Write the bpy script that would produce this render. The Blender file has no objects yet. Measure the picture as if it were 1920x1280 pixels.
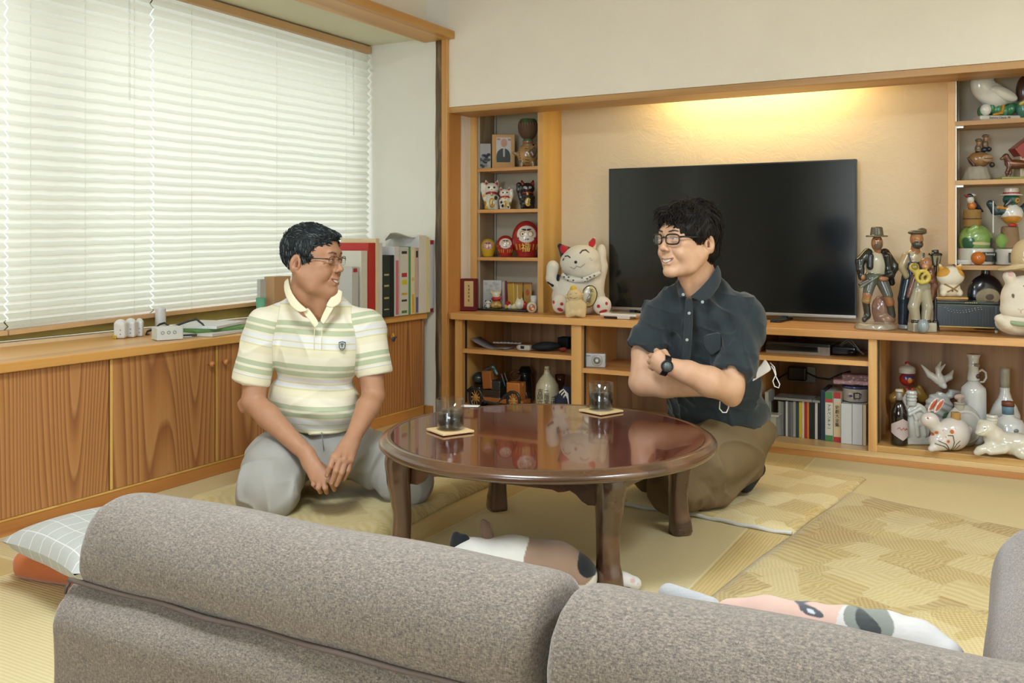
import bpy, math, random
import numpy as np
from mathutils import Vector, Matrix
R = math.radians
random.seed(7)
scene = bpy.context.scene
COL = scene.collection
# ------------------------------------------------------------------ camera
CH = 0.90                       # camera height
YAW = R(28.9)
cam_d = bpy.data.cameras.new('camera')
cam_d.sensor_width = 36.0
cam_d.lens = 1746.0 / 1920 * 36
cam_d.shift_y = -(640 - 451) / 1920
cam_d.clip_start = 0.02
cam = bpy.data.objects.new('camera', cam_d)
COL.objects.link(cam)
cam.location = (0, 0, CH)
cam.rotation_euler = (R(90), 0, YAW)
scene.camera = cam
# ------------------------------------------------------------------ world, lights, exposure
scene.view_settings.view_transform = 'Standard'
scene.view_settings.look = 'None'
scene.view_settings.gamma = 1
scene.view_settings.use_curve_mapping = False
scene.view_settings.exposure = 0.42
scene.cycles.use_denoising = True
scene.cycles.max_bounces = 8
scene.cycles.sample_clamp_indirect = 6
world = bpy.data.worlds.new('world')
scene.world = world
world.use_nodes = True
_bg = world.node_tree.nodes['Background']
_bg.inputs[0].default_value = (0.80, 0.92, 0.95, 1)
_bg.inputs[1].default_value = 1.0

def area_light(name, loc, rot, sx, sy, power, color=(1, 1, 1), shape='RECTANGLE', spread=180):
    l = bpy.data.lights.new(name, 'AREA')
    l.shape = shape
    l.size = sx
    if shape in ('RECTANGLE', 'ELLIPSE'):
        l.size_y = sy
    l.energy = power
    l.color = color
    l.spread = R(spread)
    o = bpy.data.objects.new(name, l)
    o.location = loc
    o.rotation_euler = rot
    COL.objects.link(o)
    return o

# daylight outside the left window, outside the rear windows, two added overhead fills for bounced flash, the cove lamp behind the lintel
area_light('daylight_left_window', (-4.9, 1.75, 2.9), (0, R(-68), 0), 3.0, 6.0, 105, (0.97, 0.98, 1.0))
area_light('daylight_rear_window', (-0.75, -2.75, 1.25), (R(90), 0, 0), 2.4, 1.9, 170, (0.74, 0.87, 1.0))
area_light('bounce_fill_light', (-1.05, 1.0, 2.27), (0, 0, 0), 0.75, 0.75, 42, (0.80, 0.90, 1.0), 'DISK')  # added fill standing in for flash bounced off the ceiling
area_light('bounce_fill_light_right', (1.05, 1.7, 2.27), (0, R(-18), 0), 0.9, 0.9, 66, (0.80, 0.90, 1.0), 'DISK')  # unseen second fill, added for soft light from upper right
area_light('cove_lamp_light', (-1.12, 4.345, 1.72), (0, 0, 0), 0.85, 0.07, 5.2, (1.0, 0.76, 0.36))

# ------------------------------------------------------------------ coordinates
FW = (-math.sin(YAW), math.cos(YAW)); RT = (math.cos(YAW), math.sin(YAW))
def P(px, py=None, d=None, X=None, Y=None, z=None):
    """the place on the ray through the photograph's point px, py at depth d, or on a plane of X, Y or z"""
    u = (px - 960) / 1746
    dx, dy = FW[0] + u * RT[0], FW[1] + u * RT[1]
    if d is None:
        if z is not None: d = (CH - z) * 1746 / (py - 451)
        elif X is not None: d = X / dx
        else: d = Y / dy
    zz = z if z is not None else CH - (py - 451) / 1746 * d
    return Vector((dx * d, dy * d, zz))
def depth(p):
    return p[0] * FW[0] + p[1] * FW[1]

# ------------------------------------------------------------------ materials
def lin(c):
    if isinstance(c, str):
        c = c.lstrip('#'); c = [int(c[i:i + 2], 16) / 255 for i in (0, 2, 4)]
    return tuple((x / 12.92 if x <= 0.04045 else ((x + 0.055) / 1.055) ** 2.4) for x in c[:3]) + (1,)
MATS = {}
class NT:
    def __init__(s, name):
        s.m = bpy.data.materials.new(name); s.m.use_nodes = True
        s.t = s.m.node_tree; s.b = s.t.nodes['Principled BSDF']; s.out = s.t.nodes['Material Output']
    def n(s, typ, **kw):
        x = s.t.nodes.new(typ)
        for k, v in kw.items():
            if k in x.inputs: x.inputs[k].default_value = v
            else: setattr(x, k, v)
        return x
    def l(s, a, b): s.t.links.new(a, b)
    def coord(s, scale=(1, 1, 1), rot=(0, 0, 0), kind='Object'):
        c = s.n('ShaderNodeTexCoord'); mp = s.n('ShaderNodeMapping')
        mp.inputs['Scale'].default_value = scale; mp.inputs['Rotation'].default_value = rot
        s.l(c.outputs[kind], mp.inputs['Vector']); return mp.outputs[0]
    def noise(s, vec, scale=5, detail=3, rough=.5, dist=0):
        x = s.n('ShaderNodeTexNoise'); s.l(vec, x.inputs['Vector'])
        x.inputs['Scale'].default_value = scale; x.inputs['Detail'].default_value = detail
        x.inputs['Roughness'].default_value = rough; x.inputs['Distortion'].default_value = dist
        return x.outputs['Fac']
    def math(s, op, a, b=None, c=None):
        x = s.n('ShaderNodeMath', operation=op)
        for i, v in enumerate((a, b, c)):
            if v is None: continue
            if isinstance(v, (int, float)): x.inputs[i].default_value = v
            else: s.l(v, x.inputs[i])
        return x.outputs[0]
    def ramp(s, fac, stops, interp='LINEAR'):
        x = s.n('ShaderNodeValToRGB'); cr = x.color_ramp; cr.interpolation = interp
        while len(cr.elements) < len(stops): cr.elements.new(0.5)
        for e, (p, c) in zip(cr.elements, stops):
            e.position = p; e.color = lin(c) if not isinstance(c, (int, float)) else (c, c, c, 1)
        s.l(fac, x.inputs[0]); return x.outputs[0]
    def mix(s, fac, a, b, mode='MIX'):
        x = s.n('ShaderNodeMix', data_type='RGBA', blend_type=mode)
        for i, v in ((0, fac), (6, a), (7, b)):
            if isinstance(v, (int, float)): x.inputs[i].default_value = v
            elif isinstance(v, (tuple, str)): x.inputs[i].default_value = lin(v) if isinstance(v, str) else v
            else: s.l(v, x.inputs[i])
        return x.outputs[2]
    def bump(s, h, strength=.3, dist=.002):
        x = s.n('ShaderNodeBump'); x.inputs['Strength'].default_value = strength; x.inputs['Distance'].default_value = dist
        s.l(h, x.inputs['Height']); s.l(x.outputs[0], s.b.inputs['Normal'])
    def color(s, c):
        if isinstance(c, (str, tuple)): s.b.inputs['Base Color'].default_value = lin(c)
        else: s.l(c, s.b.inputs['Base Color'])
    def set(s, **kw):
        for k, v in kw.items(): s.b.inputs[k.replace('_', ' ')].default_value = v
        return s

def plain(name, c, rough=.5, metal=0, coat=0, vary=.06, bump=0, bscale=200, sheen=0, spec=.5):
    """a single-colour surface with slight natural variation"""
    if name in MATS: return MATS[name]
    t = NT(name)
    v = t.coord()
    f = t.noise(v, 14, 3)
    base = lin(c)
    dark = tuple(x * (1 - vary) for x in base[:3]) + (1,); lite = tuple(min(1, x * (1 + vary)) for x in base[:3]) + (1,)
    t.color(t.mix(f, dark, lite))
    t.set(Roughness=rough, Metallic=metal)
    t.b.inputs['Coat Weight'].default_value = coat
    t.b.inputs['Coat Roughness'].default_value = .08
    t.b.inputs['Specular IOR Level'].default_value = spec
    if sheen: t.b.inputs['Sheen Weight'].default_value = sheen
    if bump: t.bump(t.noise(v, bscale, 3), bump, .001)
    MATS[name] = t.m; return t.m

def glazed(name='painted_ceramic', rough=.22, coat=.4, bump=0, bscale=120, sheen=0, spec=.5):
    """colour comes with the piece (its painted colours are kept on the mesh), plus fine variation"""
    if name in MATS: return MATS[name]
    t = NT(name)
    a = t.n('ShaderNodeVertexColor', layer_name='Col')
    v = t.coord(); f = t.noise(v, 60, 3)
    t.color(t.mix(1.0, a.outputs[0], t.ramp(f, [(0, .9), (1, 1.0)]), 'MULTIPLY'))
    t.set(Roughness=rough); t.b.inputs['Coat Weight'].default_value = coat; t.b.inputs['Coat Roughness'].default_value = .1
    t.b.inputs['Specular IOR Level'].default_value = spec
    if sheen: t.b.inputs['Sheen Weight'].default_value = sheen
    if bump: t.bump(t.noise(v, bscale, 4), bump, .0015)
    MATS[name] = t.m; return t.m

def wood(name, c_light, c_mid, c_dark, axis='z', freq=22, scale=2.2, rough=.42, coat=.12, stretch=.07, fiber=.25, offset=0.0, spec=.5):
    """figured softwood: grain lines are the level lines of a slow, stretched noise"""
    if name in MATS: return MATS[name]
    t = NT(name)
    sc = {'x': (stretch, 1, 1), 'y': (1, stretch, 1), 'z': (1, 1, stretch)}[axis]
    v = t.coord(sc)
    if offset:
        a = t.n('ShaderNodeVectorMath', operation='ADD'); t.l(v, a.inputs[0]); a.inputs[1].default_value = (offset, offset * .7, offset * 1.3); v = a.outputs[0]
    n1 = t.noise(v, scale, 1.5, .45, .25)
    saw = t.math('FRACT', t.math('MULTIPLY', n1, freq))
    g = t.ramp(saw, [(0, c_light), (.45, c_mid), (.86, c_dark), (1, c_light)])
    sf = {'x': (2, 90, 90), 'y': (90, 2, 90), 'z': (90, 90, 2)}[axis]
    fb = t.noise(t.coord(sf), 1.0 if True else 1, 4, .6)
    t.color(t.mix(fiber, g, t.ramp(fb, [(.3, c_dark), (.7, c_light)])))
    t.set(Roughness=rough); t.b.inputs['Coat Weight'].default_value = coat; t.b.inputs['Coat Roughness'].default_value = .25
    t.b.inputs['Specular IOR Level'].default_value = spec
    t.bump(fb, .12, .001)
    MATS[name] = t.m; return t.m

# ------------------------------------------------------------------ objects
def tag(o, label=None, cat=None, group=None, kind=None):
    if label: o['label'] = label
    if cat: o['category'] = cat
    if group: o['group'] = group
    if kind: o['kind'] = kind
    return o
def empty(name, loc, label, cat, group=None):
    o = bpy.data.objects.new(name, None); COL.objects.link(o); o.location = loc
    o.empty_display_size = .05
    return tag(o, label, cat, group)
def wloc(o):
    v = Vector((0, 0, 0))
    while o is not None:
        v = v + Vector(o.location); o = o.parent
    return v
def link_mesh(name, me, mat, parent=None, origin=None):
    o = bpy.data.objects.new(name, me); COL.objects.link(o)
    org = wloc(parent) if parent is not None else Vector(origin if origin is not None else (0, 0, 0))
    if org.length > 0: me.transform(Matrix.Translation(-org))
    if parent is not None: o.parent = parent
    else: o.location = org
    for m in (mat if isinstance(mat, (list, tuple)) else [mat]): me.materials.append(m)
    return o

class MB:
    """collects simple solids (in room coordinates) and links them as one mesh object"""
    def __init__(s): s.v = []; s.f = []; s.mi = []; s.sm = []
    def add(s, vs, fs, mi=0, smooth=False, M=None):
        b = len(s.v)
        for p in vs:
            p = Vector(p)
            if M is not None: p = M @ p
            s.v.append(p)
        for f in fs: s.f.append([b + i for i in f]); s.mi.append(mi); s.sm.append(smooth)
        return s
    def box(s, x0, x1, y0, y1, z0, z1, bev=.0, mi=0, M=None):
        x0, x1 = min(x0, x1), max(x0, x1); y0, y1 = min(y0, y1), max(y0, y1); z0, z1 = min(z0, z1), max(z0, z1)
        if bev <= 0:
            return s.add([(x, y, z) for x in (x0, x1) for y in (y0, y1) for z in (z0, z1)],
                         [(0, 1, 3, 2), (4, 6, 7, 5), (0, 4, 5, 1), (2, 3, 7, 6), (0, 2, 6, 4), (1, 5, 7, 3)], mi, False, M)
        import bmesh
        bm = bmesh.new(); bmesh.ops.create_cube(bm, size=1)
        for v in bm.verts: v.co = Vector(((x0 + x1) / 2 + v.co.x * (x1 - x0), (y0 + y1) / 2 + v.co.y * (y1 - y0), (z0 + z1) / 2 + v.co.z * (z1 - z0)))
        bev = min(bev, .45 * min(x1 - x0, y1 - y0, z1 - z0))
        bmesh.ops.bevel(bm, geom=bm.edges[:], offset=bev, segments=2, profile=.7, affect='EDGES')
        bm.verts.index_update()
        s.add([v.co.copy() for v in bm.verts], [[v.index for v in f.verts] for f in bm.faces], mi, False, M)
        bm.free(); return s
    def lathe(s, prof, c=(0, 0, 0), seg=32, mi=0, smooth=True, M=None, squash=1.0):
        """prof: list of (radius, height); c the foot"""
        n = len(prof); vs = []
        for r, z in prof:
            for k in range(seg):
                a = 2 * math.pi * k / seg
                vs.append((c[0] + r * math.cos(a), c[1] + r * squash * math.sin(a), c[2] + z))
        fs = []
        for i in range(n - 1):
            for k in range(seg):
                fs.append((i * seg + k, i * seg + (k + 1) % seg, (i + 1) * seg + (k + 1) % seg, (i + 1) * seg + k))
        if prof[0][0] > 1e-6: fs.append(tuple(reversed(range(seg))))
        if prof[-1][0] > 1e-6: fs.append(tuple((n - 1) * seg + k for k in range(seg)))
        return s.add(vs, fs, mi, smooth, M)
    def tube(s, pts, r, seg=8, mi=0, closed=False, smooth=True, flat=1.0, up=(0, 0, 1)):
        pts = [Vector(p) for p in pts]; n = len(pts); vs = []; fs = []
        rr = r if isinstance(r, (list, tuple)) else [r] * n
        N = None
        for i, p in enumerate(pts):
            a = pts[(i - 1) % n] if (closed or i > 0) else p; b = pts[(i + 1) % n] if (closed or i < n - 1) else p
            t = (b - a).normalized() if (b - a).length > 1e-9 else Vector((0, 0, 1))
            if N is None:
                N = Vector(up).cross(t)
                if N.length < 1e-3: N = Vector((1, 0, 0)).cross(t)
            N = (N - t * N.dot(t)).normalized(); B = t.cross(N)
            for k in range(seg):
                an = 2 * math.pi * k / seg
                vs.append(p + (N * math.cos(an) + B * math.sin(an) * flat) * rr[i])
        m = n if closed else n - 1
        for i in range(m):
            j = (i + 1) % n
            for k in range(seg):
                fs.append((i * seg + k, i * seg + (k + 1) % seg, j * seg + (k + 1) % seg, j * seg + k))
        if not closed:
            fs.append(tuple(reversed(range(seg)))); fs.append(tuple((n - 1) * seg + k for k in range(seg)))
        return s.add(vs, fs, mi, smooth)
    def prism(s, poly, ex, mi=0, M=None, smooth=False):
        """poly: 3-D outline points, ex: extrusion vector"""
        n = len(poly); ex = Vector(ex)
        vs = [Vector(p) for p in poly] + [Vector(p) + ex for p in poly]
        fs = [tuple(range(n)), tuple(reversed(range(n, 2 * n)))] + [(i, (i + 1) % n, n + (i + 1) % n, n + i) for i in range(n)]
        return s.add(vs, fs, mi, smooth, M)
    def build(s, name, mat, parent=None, origin=None, subsurf=0, bevel=0):
        me = bpy.data.meshes.new(name)
        me.from_pydata([tuple(v) for v in s.v], [], s.f); me.update()
        o = link_mesh(name, me, mat, parent, origin)
        me.polygons.foreach_set('material_index', s.mi); me.polygons.foreach_set('use_smooth', s.sm)
        import bmesh
        bm = bmesh.new(); bm.from_mesh(me); bmesh.ops.recalc_face_normals(bm, faces=bm.faces[:]); bm.to_mesh(me); bm.free()
        if bevel:
            b = o.modifiers.new('bevel', 'BEVEL'); b.width = bevel; b.segments = 2; b.limit_method = 'ANGLE'
        if subsurf:
            b = o.modifiers.new('subsurf', 'SUBSURF'); b.levels = subsurf; b.render_levels = subsurf
        return o
def structure(o): o['kind'] = 'structure'; return o
def text_obj(name, body, size, M, mat, parent=None, extrude=.0004, align='CENTER', spacing=None):
    """lettering as a mesh; M places it: local x is the reading direction, local y is up"""
    c = bpy.data.curves.new(name, 'FONT'); c.body = body; c.size = size; c.extrude = extrude
    c.align_x = align; c.align_y = 'CENTER'
    if spacing: c.space_line = spacing
    tmp = bpy.data.objects.new(name, c); COL.objects.link(tmp)
    dg = bpy.context.evaluated_depsgraph_get(); dg.update()
    me = bpy.data.meshes.new_from_object(tmp.evaluated_get(dg)); bpy.data.objects.remove(tmp)
    me.transform(M); me.name = name; me.materials.clear()
    return link_mesh(name, me, mat, parent)
def frame_at(o, xdir, ydir):
    x = Vector(xdir).normalized(); y = Vector(ydir); y = (y - x * y.dot(x)).normalized(); z = x.cross(y)
    M = Matrix((x, y, z)).transposed().to_4x4(); M.translation = Vector(o); return M

# ------------------------------------------------------------------ smooth solids: blended shapes polygonised with surface nets
class Solid:
    """a list of blended shapes; each has a colour. ops: add / cut / paint."""
    def __init__(s, k=.01): s.p = []; s.k = k; s.disp = None; s.M = None; s.pw = .0012
    def _a(s, kind, par, col, op, k, M, rad):
        s.p.append(dict(t=kind, a=par, c=(lin(col) if isinstance(col, str) else col) if col is not None else None, op=op, k=s.k if k is None else k, M=M if M is not None else s.M)); return s
    def ell(s, c, r, col=None, op='add', k=None, M=None, rot=None):
        r = (r, r, r) if isinstance(r, (int, float)) else r
        return s._a('ell', (np.array(c, float), np.array(r, float), None if rot is None else np.array(rot.to_3x3() if hasattr(rot, 'to_3x3') else rot)), col, op, k, M, 0)
    def cap(s, a, b, ra, rb=None, col=None, op='add', k=None, M=None, sq=None):
        return s._a('cap', (np.array(a, float), np.array(b, float), ra, ra if rb is None else rb, sq), col, op, k, M, 0)
    def chain(s, pts, rs, col=None, op='add', k=None, M=None):
        if isinstance(rs, (int, float)): rs = [rs] * len(pts)
        for i in range(len(pts) - 1): s.cap(pts[i], pts[i + 1], rs[i], rs[i + 1], col, op, k, M)
        return s
    def box(s, c, h, r=.005, col=None, op='add', k=None, M=None, rot=None):
        return s._a('box', (np.array(c, float), np.array(h, float), r, None if rot is None else np.array(rot.to_3x3() if hasattr(rot, 'to_3x3') else rot)), col, op, k, M, 0)
    def cyl(s, a, b, ra, rb=None, r=.002, col=None, op='add', k=None, M=None):
        """flat-ended cone frustum"""
        return s._a('cyl', (np.array(a, float), np.array(b, float), ra, ra if rb is None else rb, r), col, op, k, M, 0)
    def tor(s, c, n, R_, r, col=None, op='add', k=None, M=None):
        n = np.array(n, float); n /= np.linalg.norm(n)
        return s._a('tor', (np.array(c, float), n, R_, r), col, op, k, M, 0)
    def _d(s, q, Pn):
        M = q['M']
        if M is not None: Pn = Pn @ M[0].T + M[1]
        a = q['a']; t = q['t']
        if t == 'ell':
            v = Pn - a[0]
            if a[2] is not None: v = v @ a[2]
            k0 = np.sqrt(((v / a[1]) ** 2).sum(1)); k1 = np.sqrt(((v / a[1] ** 2) ** 2).sum(1)) + 1e-9
            return k0 * (k0 - 1) / k1
        if t == 'cap':
            ab = a[1] - a[0]; v = Pn - a[0]; L = max(ab @ ab, 1e-12); h = np.clip(v @ ab / L, 0, 1)
            return np.sqrt(((v - h[:, None] * ab) ** 2).sum(1)) - (a[2] + (a[3] - a[2]) * h)
        if t == 'box':
            v = Pn - a[0]
            if a[3] is not None: v = v @ a[3]
            qd = np.abs(v) - (a[1] - a[2])
            return np.sqrt((np.maximum(qd, 0) ** 2).sum(1)) + np.minimum(qd.max(1), 0) - a[2]
        if t == 'cyl':
            ab = a[1] - a[0]; L = np.linalg.norm(ab); n = ab / L; v = Pn - a[0]; h = v @ n
            rad = np.sqrt(np.maximum((v ** 2).sum(1) - h ** 2, 0))
            rr = a[2] + (a[3] - a[2]) * np.clip(h / L, 0, 1)
            dx = rad - rr + a[4]; dy = np.abs(h - L / 2) - L / 2 + a[4]
            return np.sqrt(np.maximum(dx, 0) ** 2 + np.maximum(dy, 0) ** 2) + np.minimum(np.maximum(dx, dy), 0) - a[4]
        if t == 'tor':
            v = Pn - a[0]; h = v @ a[1]; rad = np.sqrt(np.maximum((v ** 2).sum(1) - h ** 2, 0))
            return np.sqrt((rad - a[2]) ** 2 + h ** 2) - a[3]
    def field(s, Pn, cen=None, reach=0):
        d = np.full(len(Pn), 10.0)
        for q in s.p:
            if q['op'] == 'paint': continue
            if cen is not None and q['op'] != 'keep' and s._d(q, cen).min() > reach + q['k']: continue
            e = s._d(q, Pn); k = q['k']
            if q['op'] == 'add':
                if k > 0:
                    h = np.maximum(k - np.abs(d - e), 0) / k; d = np.minimum(d, e) - h * h * k * .25
                else: d = np.minimum(d, e)
            elif q['op'] == 'cut':
                if k > 0:
                    h = np.maximum(k - np.abs(-e - d), 0) / k; d = np.maximum(d, -e) + h * h * k * .25
                else: d = np.maximum(d, -e)
            elif q['op'] == 'keep': d = np.maximum(d, e)
        if s.disp is not None: d = d + s.disp(Pn)
        return d
    def colors(s, Pn):
        best = np.full(len(Pn), 1e9); col = np.zeros((len(Pn), 4)); col[:] = (.5, .5, .5, 1)
        for q in s.p:
            if q['op'] != 'add' or q['c'] is None: continue
            e = s._d(q, Pn); m = e < best; best[m] = e[m]; col[m] = q['c']
        for q in s.p:
            if q['op'] != 'paint' or q['c'] is None: continue
            PP = Pn
            if q.get('proj'):
                yc = q['a'][0][1]; PP = Pn.copy(); PP[:, 1] = yc
            e = s._d(q, PP)
            if q.get('proj'): e = np.where(Pn[:, 1] < q['proj'], e, 9e9)
            w = np.clip(.5 - e / s.pw, 0, 1)[:, None]; col = col * (1 - w) + np.array(q['c']) * w
        return col
    def bounds(s):
        lo = np.full(3, 1e9); hi = -lo
        for q in s.p:
            if q['op'] != 'add': continue
            a = q['a']; t = q['t']
            if t == 'ell': pts = [a[0]]; r = a[1].max()
            elif t in ('cap', 'cyl'): pts = [a[0], a[1]]; r = max(a[2], a[3])
            elif t == 'box': pts = [a[0]]; r = np.linalg.norm(a[1])
            else: pts = [a[0]]; r = a[2] + a[3]
            if q['M'] is not None:
                Ri = np.linalg.inv(q['M'][0]); sc = np.linalg.norm(Ri[:, 0]); pts = [(p - q['M'][1]) @ Ri.T for p in pts]; r = r * sc
            for p in pts: lo = np.minimum(lo, p - r); hi = np.maximum(hi, p + r)
        return lo, hi
    def nets(s, h):
        lo, hi = s.bounds(); lo = lo - 3.1 * h; hi = hi + 3.1 * h
        B = 12
        nb = np.ceil((hi - lo) / (B * h)).astype(int)
        bi = np.stack(np.meshgrid(*[np.arange(n) for n in nb], indexing='ij'), -1).reshape(-1, 3)
        cen = lo + (bi + .5) * B * h
        dc = s.field(cen)
        act = bi[np.abs(dc) < B * h * .87 * 1.5 + .012]
        g = np.arange(B + 1); G = np.stack(np.meshgrid(g, g, g, indexing='ij'), -1).reshape(-1, 3)
        N = nb * B + 2
        cid = lambda i: (i[..., 0] * N[1] + i[..., 1]) * N[2] + i[..., 2]
        corners = [(0, 0, 0), (1, 0, 0), (0, 1, 0), (1, 1, 0), (0, 0, 1), (1, 0, 1), (0, 1, 1), (1, 1, 1)]
        edges = [(0, 1), (2, 3), (4, 5), (6, 7), (0, 2), (1, 3), (4, 6), (5, 7), (0, 4), (1, 5), (2, 6), (3, 7)]
        vid = []; vpos = []; quads = []
        ST = 4
        for c0 in range(0, len(act), ST):
            bl = act[c0:c0 + ST]
            pts = lo + (bl[:, None, :] * B + G[None]) * h
            F = s.field(pts.reshape(-1, 3), lo + (bl + .5) * B * h, B * h * 2.4 + .01).reshape(len(bl), B + 1, B + 1, B + 1)
            S = F < 0
            C = np.stack([F[:, a:a + B, b:b + B, c:c + B] for a, b, c in corners], -1)
            ng = (C < 0).sum(-1); n_, i_, j_, k_ = np.nonzero((ng > 0) & (ng < 8))
            if len(n_) == 0: continue
            cv = C[n_, i_, j_, k_]; acc = np.zeros((len(n_), 3)); cnt = np.zeros(len(n_))
            for a, b in edges:
                fa, fb = cv[:, a], cv[:, b]; m = (fa < 0) != (fb < 0)
                t = np.where(m, fa / np.where(m, fa - fb, 1), 0)
                pa = np.array(corners[a], float); pb = np.array(corners[b], float)
                acc += m[:, None] * (pa + t[:, None] * (pb - pa)); cnt += m
            gi = bl[n_] * B + np.stack([i_, j_, k_], -1)
            vpos.append(lo + (gi + acc / cnt[:, None]) * h); vid.append(cid(gi))
            for ax in range(3):
                sl0 = [slice(None), slice(0, B), slice(0, B), slice(0, B)]; sl1 = list(sl0); sl1[ax + 1] = slice(1, B + 1)
                A0 = S[tuple(sl0)]; A1 = S[tuple(sl1)]
                n2, i2, j2, k2 = np.nonzero(A0 != A1)
                if len(n2) == 0: continue
                gi = bl[n2] * B + np.stack([i2, j2, k2], -1); flip = A0[n2, i2, j2, k2]
                u = np.zeros(3, int); w = np.zeros(3, int); u[(ax + 1) % 3] = 1; w[(ax + 2) % 3] = 1
                q = np.stack([cid(gi - u - w), cid(gi - w), cid(gi), cid(gi - u)], -1)
                q[~flip] = q[~flip][:, ::-1]; quads.append(q)
        vid = np.concatenate(vid); vpos = np.concatenate(vpos); quads = np.concatenate(quads)
        o = np.argsort(vid); vid = vid[o]; vpos = vpos[o]
        ix = np.searchsorted(vid, quads); ix = np.minimum(ix, len(vid) - 1)
        ok = (vid[ix] == quads).all(1)
        return vpos, ix[ok]
    def build(s, name, h, mat, parent=None, origin=None, M=None, attrs=None, warp=None):
        """M: optional 4x4 (Matrix) from the solid's own frame to room coordinates"""
        v, q = s.nets(h)
        col = s.colors(v)
        extra = {k: f(v) for k, f in (attrs or {}).items()}
        if M is not None:
            if warp is not None: v = warp(v)
            Mn = np.array(M); v = v @ Mn[:3, :3].T + Mn[:3, 3]
            if np.linalg.det(Mn[:3, :3]) < 0: q = q[:, ::-1]
        me = bpy.data.meshes.new(name)
        me.vertices.add(len(v)); me.vertices.foreach_set('co', v.astype(np.float32).ravel())
        me.loops.add(q.size); me.loops.foreach_set('vertex_index', q.astype(np.int32).ravel())
        me.polygons.add(len(q)); me.polygons.foreach_set('loop_start', np.arange(0, q.size, 4, dtype=np.int32))
        me.polygons.foreach_set('use_smooth', np.ones(len(q), bool))
        me.update(calc_edges=True); me.validate()
        ca = me.color_attributes.new('Col', 'FLOAT_COLOR', 'POINT'); ca.data.foreach_set('color', col.astype(np.float32).ravel())
        for k, val in extra.items():
            at = me.attributes.new(k, 'FLOAT', 'POINT'); at.data.foreach_set('value', np.asarray(val, np.float32))
        return link_mesh(name, me, mat, parent, origin)
def inv34(M):
    """pair used by Solid for shapes given in a frame: local = world @ R.T + t"""
    Mi = np.array(M.inverted()); return (Mi[:3, :3], Mi[:3, 3])
def ridge(Pn, sc, seed=0, pw=5):
    """sparse soft creases; sc: per-axis frequency in the camera's right, away and up directions"""
    B = np.array(((RT[0], RT[1], 0), (FW[0], FW[1], 0), (0, 0, 1))).T
    return (1 - np.abs(vnoise((Pn @ B) * np.array(sc), 1, seed)) * 1.4).clip(0, 1) ** pw
def vnoise(Pn, scale, seed=0):
    """cheap smooth noise from sums of sines"""
    rs = np.random.RandomState(seed); r = np.zeros(len(Pn))
    for i in range(5):
        w = rs.normal(size=3) * scale; r += np.sin(Pn @ w + rs.rand() * 6.28)
    return r / 5
# ================================================================== materials of the room
M_wallc = None
def plaster(name, c, bump=.35):
    t = NT(name); v = t.coord()
    n1 = t.noise(v, 3.5, 4, .6, .6); n2 = t.noise(v, 40, 5, .6)
    t.color(t.mix(t.ramp(n1, [(.3, 0.0), (.75, 1.0)]), lin(c), tuple(x * .955 for x in lin(c)[:3]) + (1,)))
    t.set(Roughness=.9); t.b.inputs['Specular IOR Level'].default_value = .15
    h = t.math('ADD', t.math('MULTIPLY', t.ramp(t.noise(v, 9, 6, .7, 1.2), [(.45, 0.0), (.55, 1.0)]), .6), n2)
    t.bump(h, bump, .0025)
    MATS[name] = t.m; return t.m
m_plaster = plaster('wall_plaster', '#ebe2d2')
m_plaster_w = plaster('bay_wallpaper', '#e4e1d5', .05)
m_ceiling = plaster('ceiling_board', '#dcd6c0', .05)
m_oak = wood('worktop_pine', '#dba860', '#cf9850', '#b67f3c', 'y', 9, 1.6, .38, .2, .05, .25)
m_pinex = wood('shelf_pine_long_grain', '#dba662', '#d0985a', '#b98046', 'x', 9, 2.2, .42, .15, .05, .28)
m_pinez = wood('post_pine_upright_grain', '#dcae6a', '#d09e5c', '#bd8748', 'z', 9, 2.4, .45, .1, .05, .25)
m_pineh = wood('worktop_edge_pine', '#c08048', '#b5743e', '#9c5f30', 'y', 8, 2.0, .4, .15, .05, .25)
m_doorw = wood('door_cedar_veneer', '#b98650', '#ad7643', '#895430', 'z', 26, 1.9, .45, .12, .085, .22)
m_basew = wood('plinth_cedar', '#c68a48', '#ba7c3e', '#a06530', 'y', 8, 2.0, .42, .12, .05, .25)
m_basex = wood('counter_plinth_pine', '#c2894e', '#b67c44', '#a06a38', 'x', 8, 2.0, .42, .12, .05, .25)
m_glow_edge = wood('glow_and_edge_pine', '#d9b062', '#d2a654', '#c49546', 'z', 8, 2.4, .45, .1, .05, .2)  # yellow door edges; on the shelf side the yellow is painted cove glow
m_lintel = wood('lintel_pine', '#c79b5f', '#bd9056', '#a97c45', 'x', 7, 2.4, .5, .08, .05, .25)
m_backp = wood('cabinet_back_cedar', '#ad875e', '#9d774f', '#7b5739', 'z', 14, 2.6, .5, .05, .07, .3)
m_backshade = plain('shelf_back_paper', '#bdb29c', .9, vary=.03)
m_log = None
t = NT('barked_log'); v = t.coord((1, 1, .12)); n = t.noise(v, 22, 5, .7, .6)
t.color(t.ramp(n, [(.3, '#2e251d'), (.5, '#54442f'), (.62, '#7a6446'), (.75, '#a58559')])); t.set(Roughness=.7); t.bump(n, .8, .004); m_log = t.m
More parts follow.
